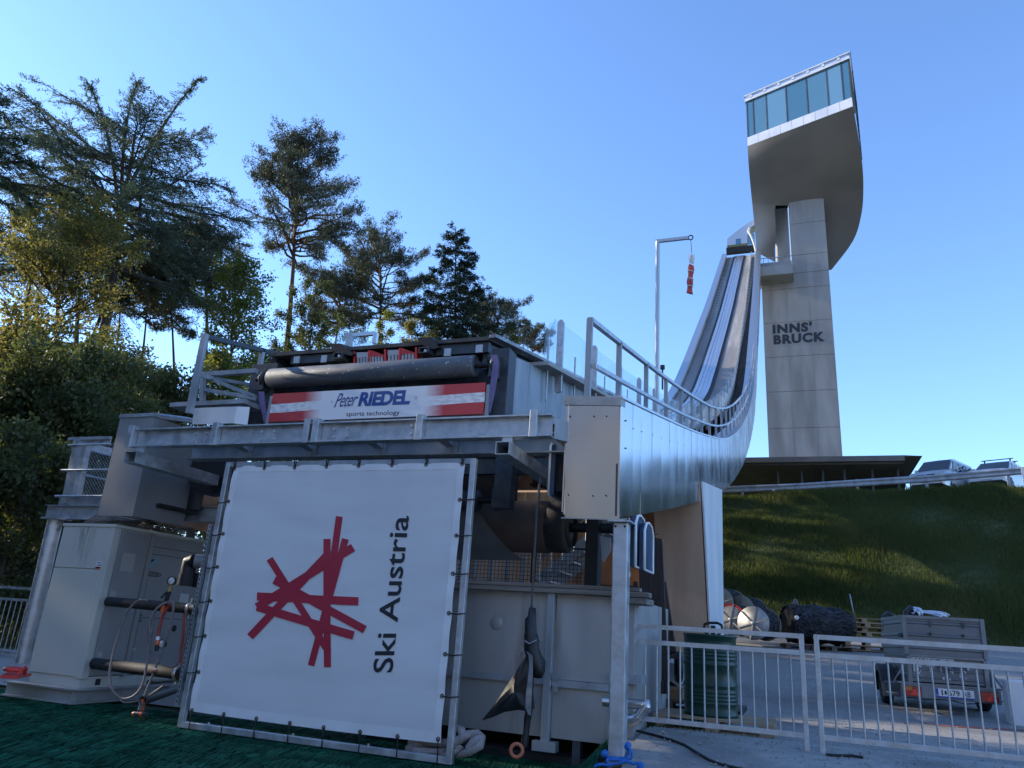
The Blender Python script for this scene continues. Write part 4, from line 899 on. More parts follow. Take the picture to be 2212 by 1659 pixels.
def stain_mat():
    m = m_ch.copy(); m.name = "stained_cream_sheet_metal"; n = m.node_tree.nodes; L = m.node_tree.links; b = n["Principled BSDF"]
    src = b.inputs['Base Color'].links[0].from_socket
    tc = n.new("ShaderNodeTexCoord"); mp = n.new("ShaderNodeMapping"); mp.inputs['Scale'].default_value = (9, 1, 1.6); L.new(tc.outputs['Object'], mp.inputs[0])
    t = n.new("ShaderNodeTexNoise"); t.inputs['Scale'].default_value = 2; t.inputs['Detail'].default_value = 8; L.new(mp.outputs[0], t.inputs['Vector'])
    sp = n.new("ShaderNodeSeparateXYZ"); L.new(tc.outputs['Object'], sp.inputs[0])
    gx = n.new("ShaderNodeMath"); gx.operation = 'ABSOLUTE'; ad = n.new("ShaderNodeMath"); ad.operation = 'ADD'; ad.inputs[1].default_value = .02; L.new(sp.outputs[0], ad.inputs[0]); L.new(ad.outputs[0], gx.inputs[0])
    mr_ = n.new("ShaderNodeMapRange"); mr_.inputs[1].default_value = .2; mr_.inputs[2].default_value = .02; L.new(gx.outputs[0], mr_.inputs[0])
    gz_ = n.new("ShaderNodeMapRange"); gz_.inputs[1].default_value = cz1-.62; gz_.inputs[2].default_value = cz1-.03; L.new(sp.outputs[2], gz_.inputs[0])
    nr = n.new("ShaderNodeMapRange"); nr.inputs[1].default_value = .42; nr.inputs[2].default_value = .62; L.new(t.outputs[0], nr.inputs[0])
    m1 = n.new("ShaderNodeMath"); m1.operation = 'MULTIPLY'; L.new(mr_.outputs[0], m1.inputs[0]); L.new(gz_.outputs[0], m1.inputs[1])
    m2 = n.new("ShaderNodeMath"); m2.operation = 'MULTIPLY'; L.new(m1.outputs[0], m2.inputs[0]); L.new(nr.outputs[0], m2.inputs[1])
    mx = n.new("ShaderNodeMix"); mx.data_type = 'RGBA'; L.new(m2.outputs[0], mx.inputs[0]); L.new(src, mx.inputs[6]); mx.inputs[7].default_value = (.10, .075, .05, 1); L.new(mx.outputs[2], b.inputs['Base Color']); return m
zsp = onY(zl(490, 423), YCH).z
MB().box(cx0+.004, cx1-.02, YCH+.03, cyb, cz0+.01, cz1-.02).build("casing", m_ch, ch)
MB().box(cx0, cx1-.105, YCH, YCH+.03, zsp+.004, cz1-.03).build("upper_panel", stain_mat(), ch, bevel=.004)
MB().box(cx0, cx1-.105, YCH, YCH+.03, cz0, zsp-.004).build("lower_panel", m_ch, ch, bevel=.004)
MB().box(cx1-.1, cx1, YCH-.004, YCH+.1, cz0-.02, cz1-.03).build("corner_post", m_ch, ch, bevel=.004)
MB().box(cx0-.01, cx1+.012, YCH-.012, cyb, cz1-.028, cz1+.01).build("top_rim", m_ch, ch)
fX = lambda x, y, d=0: onX(zl(x, y), cx1+d)
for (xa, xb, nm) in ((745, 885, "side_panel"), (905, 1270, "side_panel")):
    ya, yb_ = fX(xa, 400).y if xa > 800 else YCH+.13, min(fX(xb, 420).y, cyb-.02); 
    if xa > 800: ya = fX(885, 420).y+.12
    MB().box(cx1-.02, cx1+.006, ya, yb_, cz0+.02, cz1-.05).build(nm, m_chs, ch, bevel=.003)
ysm = fX(885, 420).y+.03
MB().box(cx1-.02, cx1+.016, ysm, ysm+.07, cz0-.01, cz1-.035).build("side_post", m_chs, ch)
dkp = M("dark_panel_line", (.05, .05, .048), rough=.7)
for pts in (((905, 335), (1180, 362)), ((905, 285), (1120, 312)), ((800, 715), (1060, 745))):
    a, b = fX(*pts[0], .008), fX(*pts[1], .008); a.y = ysm+.09; zz_ = (a.z+b.z)/2; MB().box(cx1-.01, cx1+.0075, a.y, cyb-.03, zz_-.004, zz_+.004).build("panel_seam", dkp, ch)
for pts in (((765, 325), (818, 445)), ((690, 565), (712, 598)), ((608, 940), (630, 972)), ((815, 915), (840, 935))):
    a, b = fX(*pts[0], .008), fX(*pts[1], .008); MB().box(cx1, cx1+.009, min(a.y, b.y), max(a.y, b.y), min(a.z, b.z), max(a.z, b.z)).build("cover_plate", M("grey_cover_plate", (.38, .37, .34), rough=.5), ch)
a, b = fX(1118, 578, .008), fX(1160, 640, .008); MB().box(cx1, cx1+.012, min(a.y, b.y), max(a.y, b.y), b.z, a.z).build("switch_plate", M("pale_switch_plate", (.55, .55, .55), rough=.5), ch)
mb = MB()
for z_ in (705, 715, 740, 750): 
    a = fX(868, z_, .008); mb.box(cx1, cx1+.011, a.y-.03, a.y+.03, a.z-.006, a.z+.004)
mb.build("vent", black, ch)
a = fX(1078, 795, .009); MB().cyl(a-V(.01, 0, 0), a+V(.002, 0, 0), .045, 16).build("cable_port", black, ch)
lb, lt_ = onY(zl(590, 424), YCH), onY(zl(648, 380), YCH); MB().box(lb.x, lt_.x, YCH-.002, YCH+.004, lb.z, lt_.z).build("white_sticker", M("paper_sticker", (.75, .75, .75), rough=.5), ch)
mb = MB(); MB().box(lb.x, lt_.x, YCH-.0035, YCH-.002, lb.z, lb.z+.025).build("sticker_red_band", mr, ch)
mb = MB()
for i in range(3): mb.box(lb.x+.015, lerp(.55+.1*i, lb.x, lt_.x), YCH-.0035, YCH-.002, lt_.z-.025-.03*i, lt_.z-.012-.03*i)
mb.build("sticker_print", dark_ink, ch)
pale_blue = M("pale_blue_ink", (.16, .32, .42), rough=.5)
mb = MB(); put_text(mb, "DAIKIN", fX(932, 362, .008), fX(992, 367, .008), fX(997, 351, .008), fX(937, 345, .008), (0, 0, 0), offset=.02); mb.build("lettering", pale_blue, ch)
MB().prism([fX(927, 366, .007), fX(960, 368, .007), fX(921, 398, .007)], (.002, 0, 0)).build("emblem", black, ch)
MB().prism([fX(966, 369, .007), fX(990, 372, .007), fX(922, 425, .007), fX(924, 400, .007)], (.002, 0, 0)).build("emblem_stripe", pale_blue, ch)
mb = MB(); c = fX(943, 458, .008); mb.tube([c+V(0, .16*math.cos(a), .028*math.sin(a)) for a in np.linspace(0, 6.283, 20, endpoint=False)], .005, 4, closed=True); mb.build("oval_mark", black, ch)
mb = MB(); put_text(mb, "INVERTER", c+V(.001, -.11, -.014), c+V(.001, .11, -.014), c+V(.001, .11, .014), c+V(.001, -.11, .014), (0, 0, 0), offset=.01); mb.build("small_lettering", black, ch)
# fan guards of wire
for yc in (YCH+.55, YCH+1.35):
    mb = MB(); r0_, r1_ = .40, .26; hh = .17
    for i in range(7):
        t = i/6; rr = lerp(t, r0_, r1_); z_ = cz1+.01+hh*t
        mb.tube([V((cx0+cx1)/2+rr*sx*.95, yc+rr*sy, z_) for sx, sy in ((-1, -1), (1, -1), (1, 1), (-1, 1))], .004, 4, closed=True)
    for k in range(-10, 11):
        u = k/10
        for (a0, b0) in (((u, -1), (u, -1)), ((u, 1), (u, 1)), ((-1, u), (-1, u)), ((1, u), (1, u))):
            mb.tube([V((cx0+cx1)/2+r0_*a0[0]*.95, yc+r0_*a0[1], cz1+.01), V((cx0+cx1)/2+r1_*a0[0]*.95, yc+r1_*a0[1], cz1+.01+hh)], .003, 3, caps=False)
    mb.build("fan_guard_mesh", M("rusty_wire", (.14, .125, .115), (.2, .18, .165), 6, .6, metal=.4), ch)
# base skid
bz = onY(zl(330, 1110), YCH).z; MB().box(cx0+.03, cx1-.03, YCH+.02, cyb-.05, cz0-.13, cz0).build("plinth", m_ch, ch)
a = onY(zl(602, 1115), YCH); MB().box(cx1-.04, cx1-.028, YCH+.25, YCH+.33, cz0-.105, cz0-.03).build("fork_slot", black, ch)
gz0 = cz0-.30
mb = MB().ibeam((cx0-.22, YCH-.06, cz0-.215), (cx1+.06, YCH-.06, cz0-.215), .14, .17, .02, .018); mb.ibeam((cx1+.02, YCH-.1, cz0-.215), (cx1+.02, cyb+.3, cz0-.215), .14, .168, .02, .018); mb.build("steel_skid", M("grey_skid_steel", (.30, .31, .30), (.38, .39, .38), 4, .6, metal=.3), ch)
# ------------------------------------------------------------------ pipes, hoses and gauges beside the chiller
foam = M("black_pipe_insulation", (.012, .013, .015), (.025, .026, .028), 14, .75, bump=.002, bscale=60)
inox_s = M("polished_pipe_steel", (.5, .5, .5), (.6, .6, .6), 8, .3, metal=.85)
YP = 7.35
for (pa, pb, r_, lab) in (((668, 628), (1225, 676), .058, "upper black insulated pipe running from the chiller behind the banner"), ((580, 1012), (1150, 1078), .066, "lower black insulated pipe with steel clamp near the ground")):
    a, b = onX(zl(*pa), cx1+.0), onY(zl(*pb), YP-.05); e = b+(b-a).normalized()*.5
    pt = thing("insulated_pipe", a, lab, "pipe", "insulated pipes")
    ax = (e-a).normalized()
    MB().tube([a, a.lerp(e, .4), e], [r_, r_*1.03, r_], 16).build("pipe", foam, pt)
    c = onY(zl(1172 if r_ < .06 else 1098, 668 if r_ < .06 else 1072), YP-.05); t_ = (c-a).dot(ax); c = a+ax*t_
    mb = MB().lathe([(r_+.004, -.02), (r_+.018, -.02), (r_+.018, .02), (r_+.004, .02)], c, ax, 20); mb.tube([c+V(0, -.02, r_+.01), c+V(0, -.02, r_+.06)], .012, 6); cl = mb.build("clamp", inox_s, pt)
    MB().tube([c+V(0, -.03, -r_-.02), c+V(0, -.03, -r_-.055)], .014, 6).build("clamp_bolt", inox_s, cl)
    MB().cyl(c+ax*.03, c+ax*.35, r_+.012, 18).build("coupler", black, pt)
def hose(pts, r_, m, lab, name="hose", cat="hose", reg=zl, y=6.95, ys=None, grp=None):
    P_ = [onY(reg(*p), y if ys is None else ys[i]) for i, p in enumerate(pts)]
    out = []
    n = len(P_)
    for i in range(n-1):
        p0, p1, p2, p3 = P_[max(i-1, 0)], P_[i], P_[i+1], P_[min(i+2, n-1)]
        for q in np.linspace(0, 1, 7)[:-1]:
            q = float(q); out.append(.5*((2*p1)+(p2-p0)*q+(2*p0-5*p1+4*p2-p3)*q*q+(3*p1-p0-3*p2+p3)*q**3))
    out.append(P_[-1])
    o = MB().tube(out, r_, 8).build(name, m); return tag(o, lab, cat, grp)
m_hg = M("grey_rubber_hose", (.16, .13, .13), (.22, .19, .19), 20, .6); m_hr = M("red_rubber_hose", (.28, .035, .025), (.34, .05, .04), 12, .5)
YHS = 7.2
hose([(912, 622), (850, 625), (780, 705), (735, 830), (698, 960), (680, 1080), (698, 1175), (757, 1228), (830, 1210), (882, 1140), (910, 1010), (938, 830), (950, 690)], .0125, m_hg, "grey hose hanging in one big loop over the upper pipe", y=YHS)
hose([(940, 830), (925, 780), (955, 690), (1020, 640), (1068, 632), (1072, 690), (1045, 800), (1005, 920), (962, 1040), (922, 1140), (890, 1225)], .0125, m_hg, "grey hose hanging down to the orange spray gun", y=YHS-.06)
hose([(1060, 640), (980, 665), (922, 760), (910, 860), (940, 955), (1000, 1012), (1075, 1032), (1115, 985), (1140, 900), (1150, 780), (1148, 700)], .0115, m_hg, "thin grey hose curling around the second gauge", y=YHS+.04)
hose([(1050, 650), (1008, 715), (988, 790), (978, 850)], .018, m_hr, "short red hose below the first pressure gauge", y=YHS-.03, grp="red hoses")
hose([(1140, 700), (1132, 840), (1118, 955), (1132, 1045)], .016, m_hr, "long red hose between the two black pipes", y=YHS+.03, grp="red hoses")
hose([(1010, 1150), (960, 1185), (890, 1230), (820, 1250), (760, 1250), (755, 1230)], .011, m_hg, "end of grey hose lying on the mat under the chiller", y=YHS)
orange = M("orange_plastic", (.62, .10, .03), (.68, .14, .05), 8, .4); white_p = M("white_enamel", (.8, .8, .8), rough=.35); brass = M("brass_fitting", (.45, .30, .09), rough=.35, metal=.8)
for (px_, r_, lab) in (((1062, 500), .048, "round pressure gauge with white dial on a black valve above the upper pipe"), ((1003, 890), .045, "second white dial gauge half hidden among the hoses")):
    c = onY(zl(*px_), YHS-.05); gt = thing("pressure_gauge", c, lab, "gauge", "pressure gauges")
    MB().lathe([(0, .03), (r_, .03), (r_+.004, 0), (r_+.004, -.012), (r_-.004, -.012), (r_-.004, 0), (0, 0)], c, (-.2, 1, 0), 22).build("case", black, gt)
    MB().lathe([(0, 0), (r_-.005, 0), (r_-.005, .003), (0, .003)], c+V(0, -.004, 0), (-.2, 1, 0), 22).build("dial", white_p, gt)
    mb = MB().beam(c+V(-.012, -.008, -.012), c+V(.025, -.008, .018), .005, .002, V(0, 1, 0))
    for i in range(9):
        a_ = math.radians(-45+i*33.7); mb.beam(c+V(.033*math.cos(a_), -.0065, .033*math.sin(a_)), c+V(.04*math.cos(a_), -.0065, .04*math.sin(a_)), .003, .002, V(0, 1, 0))
    mb.build("dial_marking", black, gt)
    if r_ > .046:
        MB().cyl(c+V(-.005, .01, -.05), c+V(-.012, .01, -.12), .016, 8).build("stem", brass, gt)
        MB().cyl(c+V(-.012, .01, -.12), c+V(-.04, .01, -.28), .026, 10).build("valve", black, gt)
        MB().beam(c+V(-.03, -.01, -.13), c+V(-.085, -.02, -.2), .014, .02).build("lever", black, gt)
        MB().cyl(c+V(-.045, .01, -.28), c+V(-.06, .01, -.36), .024, 8).build("coupling", orange, gt)
for i, (px_, py0, lab) in enumerate((((978, 845), (968, 935), "orange and white hose coupling on the short red hose"), ((962, 1040), (955, 1075), "orange tap fitting above the lower pipe"))):
    a, b = onY(zl(*px_), YHS-.07), onY(zl(*py0), YHS-.07); t_ = thing("hose_coupling", a, lab, "hose fitting", "hose couplings")
    MB().cyl(a, a.lerp(b, .25), .022, 10).build("collar", white_p, t_); MB().cyl(a.lerp(b, .27), a.lerp(b, .55), .027, 10).build("sleeve", orange, t_); MB().cyl(a.lerp(b, .57), b, .024, 10).build("tail", black, t_)
gA, gB, gC = onY(zl(885, 1230), YHS-.06), onY(zl(868, 1300), YHS-.06), onY(zl(905, 1326), YHS-.06)
gun = thing("spray_gun", gB, "grey and orange garden spray gun hanging just above the mat", "spray gun")
MB().tube([gA, gA.lerp(gB, .5), gB], [.018, .024, .028], 10).build("grip", M("grey_tool_plastic", (.10, .11, .12), rough=.4), gun)
MB().tube([onY(zl(832, 1322), YHS-.06), gC], [.026, .022], 10).build("barrel", M("dark_tool_plastic", (.05, .055, .06), rough=.4), gun)
MB().cyl(onY(zl(826, 1325), YHS-.06), onY(zl(836, 1322), YHS-.06), .027, 10).build("rear_knob", orange, gun)
MB().cyl(onY(zl(870, 1322), YHS-.062), onY(zl(885, 1326), YHS-.062), .029, 10).build("nozzle_ring", orange, gun)
MB().cyl(gA, gA.lerp(gB, .25), .023, 10).build("collar", orange, gun); MB().beam(gA.lerp(gB, .3)+V(.03, 0, 0), gB+V(.04, 0, -.0), .012, .02).build("trigger", orange, gun)
# grey elbow drain pipe
a, b, c, d = [onY(zl(*p), 7.5) for p in ((1262, 375), (1205, 378), (1165, 430), (1160, 490))]
el = thing("drain_elbow", b, "grey and black plastic pipe elbow sticking out behind the banner stand", "pipe elbow")
MB().cyl(a+V(.3, .3, 0), b, .085, 18).build("grey_pipe", M("grey_pvc", (.22, .22, .23), rough=.4), el)
arc = [b.lerp(c, t)+V(0, 0, 0) for t in (0, .5, 1)]; arc[1] += V(-.035, 0, .035)
MB().tube([b]+[arc[1], c, d], [.085, .088, .088, .088], 18).build("elbow", black, el)
MB().cyl(d+V(0, 0, .06), d+V(0, 0, -.08), .108, 18).build("coupling_nut", black, el); MB().cyl(d+V(.14, .1, .08), d+V(.14, .1, -.09), .10, 16).build("second_nut", black, el)
# strut channel full of holes next to the stand
a, b = onY(zl(1290, 150), 7.12), onY(zl(1098, 1272), 7.12); sx = (a.x+b.x)/2
st_ = thing("perforated_strut", (sx, 7.12, b.z), "upright perforated steel strut right beside the banner stand", "strut")
MB().box(sx-.02, sx+.02, 7.12, 7.16, b.z, a.z).build("channel", galv_dull, st_)
mb = MB()
z_ = b.z+.03
while z_ < a.z: mb.box(sx-.006, sx+.006, 7.117, 7.121, z_, z_+.025); z_ += .05
mb.build("slot_pattern", black, st_)
# loose pipes under the chiller
for (pa, ya, pb, yb_, r_, lab) in (((882, 1242), 7.1, (1150, 1150), 8.4, .05, "open black pipe lying on the mat under the chiller"), ((920, 1128), 7.3, (1120, 1112), 8.6, .027, "thin black pipe end above the big open pipe")):
    a, b = onY(zl(*pa), ya), onY(zl(*pb), yb_); ax = (b-a).normalized()
    o = MB().lathe([(r_, 0), (r_, (b-a).length), (r_*.8, (b-a).length), (r_*.8, 0), (r_, 0)], a, ax, 18).build("loose_pipe", M("dirty_black_pipe", (.035, .035, .038), (.07, .07, .075), 8, .5), None); tag(o, lab, "pipe", "loose pipes")
# red floor anchor
gz = .33
a, b, c, d = [onZ(zl(*p), gz) for p in ((0, 1092), (110, 1098), (195, 1078), (60, 1062))]
anc = thing("floor_anchor", (a+c)/2, "red painted steel anchor plate with ring on the paving beside the chiller", "anchor plate")
MB().prism([a-V(0, 0, .02), b-V(0, 0, .02), c-V(0, 0, .02), d-V(0, 0, .02)], (0, 0, .03)).build("plate", mr, anc)
q = onZ(zl(90, 1072), gz+.02); MB().tube([q+V(.11*math.cos(t_), .11*math.sin(t_), .045) for t_ in np.linspace(0, 6.283, 16, endpoint=False)], .025, 8, closed=True).build("ring", mr, anc); MB().tube([q+V(.1, .06, 0), q+V(.13, .02, .08), q+V(.1, -.04, 0)], .025, 8).build("shackle", mr, anc)
# leaning pale stick
o = MB().tube([onY(zl(205, 290), 13), onY(zl(258, 55), 13)], .022, 6).build("stake", M("bleached_stake", (.35, .35, .33), rough=.8)); tag(o, "thin pale stake standing in the grass behind the mesh fence", "stake")
# double-rod mesh fence and railing behind the chiller
YM = 11.0
mf = thing("mesh_fence", (onY(zl(100, 950), YM).x, YM, .5), "dark green welded mesh fence behind the chiller", "fence")
a, b = onY(zl(-60, 950), YM), onY(zl(345, 335), YM); x0, x1, z0, z1_ = a.x-1.5, b.x+.35, onY(zl(100, 870), YM).z-.3, b.z; mg_ = M("green_fence_wire", (.03, .05, .035), rough=.5)
mb = MB()
for x in np.arange(x0, x1, .062): mb.tube([(x, YM, z0), (x, YM, z1_)], .0035, 3, caps=False)
for z in np.arange(z0, z1_, .10): mb.tube([(x0, YM-.006, z), (x1, YM-.006, z)], .004, 3, caps=False)
mb.build("mesh", mg_, mf); MB().box(x0, x1, YM-.02, YM+.02, z1_, z1_+.03).build("top_rail", mg_, mf)
for x in (x0, x1): MB().box(x-.03, x+.03, YM, YM+.06, z0, z1_+.03).build("post", mg_, mf)
YL_ = 9.6
rl = thing("low_railing", (onY(zl(100, 950), YL_).x, YL_, .4), "galvanised railing with upright bars in front of the green mesh fence", "railing")
ra1, ra2, ra3 = [(onY(zl(0, y0), YL_).z+onY(zl(270, y1), YL_).z)/2 for y0, y1 in ((538, 555), (610, 628), (938, 968))]
x0, x1 = onY(zl(-20, 800), YL_).x-1.0, onY(zl(285, 600), YL_).x
for z in (ra1, ra2, ra3): MB().box(x0, x1, YL_-.02, YL_+.02, z-.022, z+.022).build("rail", galv, rl)
for x in np.arange(x0+.05, x1, .125): MB().cyl((x, YL_, ra3+.02), (x, YL_, ra2-.02), .008, 6).build("bar", galv, rl)
MB().box(x1-.02, x1+.025, YL_-.022, YL_+.022, ra3-.3, ra1+.02).build("post", galv, rl)

# ------------------------------------------------------------------ cover roll and tank between banner and post
YRO = 9.3
p0, p1 = onY(zm(60, 500), YRO), onY(zm(490, 495), YRO); r_ = (onY(zm(450, 370), YRO).z-onY(zm(450, 620), YRO).z)/2
cr_z = (onY(zm(450, 370), YRO).z+onY(zm(450, 620), YRO).z)/2
rollt = thing("cover_roll", (p1.x, YRO, cr_z), "large brown roll of cover fabric on a steel shaft above the tank", "fabric roll")
m_fab = M("brown_cover_fabric", (.10, .072, .062), (.14, .105, .092), 3, .8, stretch=(1, 1, 1), bump=.003, bscale=6)
MB().lathe([(r_*.96, 0), (r_, .03), (r_, p1.x-p0.x+2.5)], (p1.x, YRO, cr_z), (-1, 0, 0), 40).build("wound_fabric", m_fab, rollt)
e = onY(zm(560, 480), YRO).x
MB().lathe([(0, .0), (r_*.55, 0), (r_*.9, .0), (r_*.97, .03), (r_*.97, .3), (0, .3)], (e+.06, YRO, cr_z), (-1, 0, 0), 40).build("end_disc", M("dark_roll_core", (.03, .028, .03), (.06, .055, .055), 5, .7), rollt)
MB().lathe([(r_*.72, 0), (r_*.75, .04), (r_*.6, .05), (r_*.6, 0)], (e+.1, YRO, cr_z), (-1, 0, 0), 40).build("disc_ring", m_fab, rollt)
MB().cyl((e, YRO, cr_z), (e+.95, YRO, cr_z), .06, 14).build("shaft", black_steel, rollt)
mb = MB(); a = onY(zm(690, 490), YRO); mb.box(a.x-.06, a.x+.1, YRO-.1, YRO+.1, cr_z-1.3, cr_z+.1); mb.build("bearing_stand", black_steel, rollt)
mb = MB(); a, b = onY(zm(728, 540), YRO-.2), onY(zm(775, 660), YRO-.2); mb.prism([onY(zm(*p), YRO-.2) for p in ((725, 535), (775, 545), (778, 605), (745, 660), (735, 655))], (0, .02, 0)); mb.build("bracket_plate", galv_dull, rollt)
rows = []
for i in range(12):
    t = i/11; rows.append([onY(zm(lerp(t, 118, 360), lerp(t, 390, 655)-35*math.sin(math.pi*t)*-1), lerp(t, 8.7, 9.0))+V(0, 0, 0), onY(zm(lerp(t, -10, -10), lerp(t, 400, 650)), lerp(t, 8.5, 8.8))])
o = MB().shell(rows, (0, .01, 0)).build("draped_sheet", M("translucent_dusty_sheet", (.10, .10, .10), (.15, .15, .155), 2, .7, bump=.01, bscale=3)); tag(o, "loose grey sheet of cover fabric hanging beside the brown roll", "sheet")
lrx = onY(zm(140, 365), 8.6)
lo = thing("guide_roller", lrx, "small dark guide roller on a hanging steel post", "roller"); MB().lathe([(0, 0), (.13, 0), (.13, 1.2), (0, 1.2)], lrx, (-1, 0, 0), 20).build("drum", dark_steel, lo); MB().cyl(lrx, lrx+V(.3, 0, 0), .04, 10).build("axle", black_steel, lo); MB().box(lrx.x+.2, lrx.x+.26, 8.52, 8.68, lrx.z-.12, lrx.z+.14).build("bearing", dark_steel, lo)
# dark wire barrier and stair flight beyond
YW = 10.2
wf = thing("wire_barrier", (onY(zm(400, 700), YW).x, YW, .5), "black square wire mesh barrier standing behind the tank", "barrier")
a, b = onY(zm(30, 800), YW), onY(zm(690, 505), YW); mb = MB()
for x in np.arange(a.x-.8, b.x, .055): mb.tube([(x, YW, a.z-.3), (x, YW, b.z-.02 if x > a.x+2.9 else a.z+.62)], .004, 3, caps=False)
for z in np.arange(a.z-.3, b.z, .055): mb.tube([(a.x-.8 if z < a.z+.62 else a.x+2.9, YW-.006, z), (b.x, YW-.006, z)], .004, 3, caps=False)
mb.build("mesh", black_steel, wf); MB().box(a.x-.8, b.x, YW-.015, YW+.015, a.z+.62, a.z+.645).build("rail", dark_steel, wf)
for x in (a.x-.8, onY(zm(400, 700), YW).x, b.x): MB().box(x-.03, x+.03, YW, YW+.05, .3, a.z+.7).build("post", black_steel, wf)
sf = thing("stair_flight", (-6.0, 13, .6), "galvanised stair flight with handrail rising behind the wire barrier", "stairs")
A, B = onY(zm(430, 760), 12.5), onY(zm(600, 610), 12.5)
for dy in (0, .9): MB().beam((A.x, 12.5+dy, A.z), (B.x+.6, 12.5+dy, B.z+.5), .03, .2).build("stringer", galv, sf); MB().beam((A.x-.3, 12.5+dy, A.z+.45), (B.x+.6, 12.5+dy, B.z+1.35), .04, .04).build("handrail", galv, sf)
for i in range(7): P_ = A.lerp(V(B.x+.6, 12.5, B.z+.5), i/6); MB().box(P_.x-.12, P_.x+.12, 12.52, 13.38, P_.z+.02, P_.z+.05).build("tread", galv_dull, sf); MB().cyl((P_.x, 12.49, P_.z+.02), (P_.x, 12.49, P_.z+.8), .012, 6).build("baluster", galv, sf)
MB().box(A.x-4, A.x-.3, 12.5, 13.4, A.z-.1, A.z).build("landing", galv_dull, sf)
for x in np.arange(A.x-3.9, A.x-.3, .3): MB().box(x-.03, x+.03, 12.5, 12.53, A.z-.6, A.z+.42).build("baluster", galv_dull, sf)

# tank
YT = 7.75
tz1, tz0 = (onY(zm(250, 800), YT).z+onY(zm(740, 835), YT).z)/2, (onY(zm(300, 1490), YT).z+onY(zm(760, 1548), YT).z)/2
tx1 = onY(zm(772, 1200), YT).x; tx0 = onY(zm(-60, 1200), YT).x-.8; xpp = onY(zm(478, 1200), YT).x
tk = thing("water_tank", ((tx0+tx1)/2, YT, tz0), "long grey sheet-metal tank with a weathered timber rim", "tank")
m_tank = M("dull_tank_sheet", (.36, .352, .35), (.44, .432, .425), .9, .5, .6, metal=.35, c3=(.235, .215, .19), scale3=1.1, lo3=.54, hi3=.74, bump=.002, bscale=1.5, stretch=(4, 4, .55))
def panel(x0, x1, z0, z1_, nm, ph):
    rows = [[(lerp(u, x0, x1), YT+.02-.008*math.sin(math.pi*u)*math.sin(math.pi*v)+.003*math.sin(7*u+ph+5*v), lerp(v, z0, z1_)) for u in np.linspace(0, 1, 12)] for v in np.linspace(0, 1, 10)]
    MB().shell(rows, (0, .02, 0)).build(nm, m_tank, tk)
zmid = (onY(zm(300, 1222), YT).z+onY(zm(640, 1258), YT).z)/2
panel(tx0, xpp-.04, zmid+.03, tz1, "upper_panel", 0); panel(tx0, xpp-.04, tz0, zmid-.03, "lower_panel", 1); panel(xpp+.045, tx1, zmid+.03, tz1, "upper_panel", 2); panel(xpp+.045, tx1, tz0, zmid-.03, "lower_panel", 3)
MB().box(tx0, xpp-.04, YT-.03, YT+.03, zmid-.03, zmid+.03).build("middle_rail", galv_dull, tk); MB().box(xpp+.045, tx1, YT-.03, YT+.03, zmid-.04, zmid+.025).build("middle_rail", galv_dull, tk)
MB().box(xpp-.038, xpp+.04, YT-.06, YT+.02, tz0-.12, tz1+.02).build("upright", galv_dull, tk, bevel=.004)
MB().box(xpp-.12, xpp+.12, YT-.07, YT+.05, tz0-.12, tz0-.03).build("foot_plate", galv_dull, tk)
m_old = M("weathered_timber", (.17, .145, .125), (.27, .235, .205), 3, .85, stretch=(.5, 3, 9), bump=.004, bscale=12)
MB().box(tx0, tx1+.4, YT-.10, YT+.06, tz1+.005, tz1+.055).build("timber_rim", m_old, tk, bevel=.006); MB().box(tx0, tx1+.3, YT-.06, YT+.06, tz1+.06, tz1+.10).build("timber_rim", m_old, tk, bevel=.006)
xsd = onY(zm(888, 1100), YT+.05).x
MB().box(xsd-.02, xsd, YT+.08, YT+2.2, tz0, tz1-.01).build("end_panel", m_tank, tk); MB().box(tx1+.002, xsd, YT+.06, YT+.08, tz0, tz1-.01).build("corner_panel", m_tank, tk)
MB().box(tx1+.05, onY(zm(960, 840), YT).x, YT-.09, YT+.3, tz1-.06, tz1+.0).build("timber_end", m_old, tk, bevel=.006)
a = onY(zm(930, 1235), YT); MB().box(tx1, a.x, YT-.03, YT+.25, a.z-.04, a.z+.04).build("side_bracket", galv_dull, tk)
c = onY(zm(225, 958), YT+.015); MB().lathe([(0, 0), (.03, .002), (.065, .006), (.07, .01), (.07, .02)], c+V(0, -.012, 0), (0, 1, 0), 20).build("round_dimple", m_tank, tk)
for zz in (1215, 1275): c = onY(zm(507, zz), YT-.04); MB().box(c.x-.01, c.x+.03, YT-.07, YT-.03, c.z-.03, c.z+.03).build("hinge", galv_dull, tk)
MB().box(tx0, tx1-.15, YT+.05, YT+.4, tz0-.25, tz0-.16).build("base_bearer", black_steel, tk)
for x in (tx1-.06, xpp+.3, xpp-1.3): MB().box(x-.04, x+.04, YT+.04, YT+.14, tz0-.25, tz0-.002).build("foot", dark_steel, tk)
MB().box(tx0, tx1, YT+.4, YT+2, tz0, tz0+.05).build("floor", m_tank, tk)
# steel drain pipes beside the tank
pts = [onY(zf(*p), 7.6) for p in ((240, 1222), (300, 1222), (345, 1195), (425, 1095), (400, 1075), (315, 1075))]
o = thing("drain_pipe", pts[0], "shiny steel drain pipe with two elbows beside the tank foot", "pipe")
MB().tube([pts[0]-V(.05, 0, 0), pts[1], pts[2]], .058, 14).build("lower_run", inox_s, o); MB().tube([pts[2], pts[3]], .046, 14).build("diagonal_run", inox_s, o); MB().tube([pts[3], pts[4]+V(.03, 0, .01), pts[4], pts[5]-V(.3, 0, 0)], .046, 14).build("upper_run", inox_s, o)
for p in (pts[2], pts[3]): MB().cyl(p.lerp(pts[2] if p is pts[3] else pts[3], -.06), p.lerp(pts[2] if p is pts[3] else pts[3], .12), .062, 14).build("sleeve", inox_s, o)
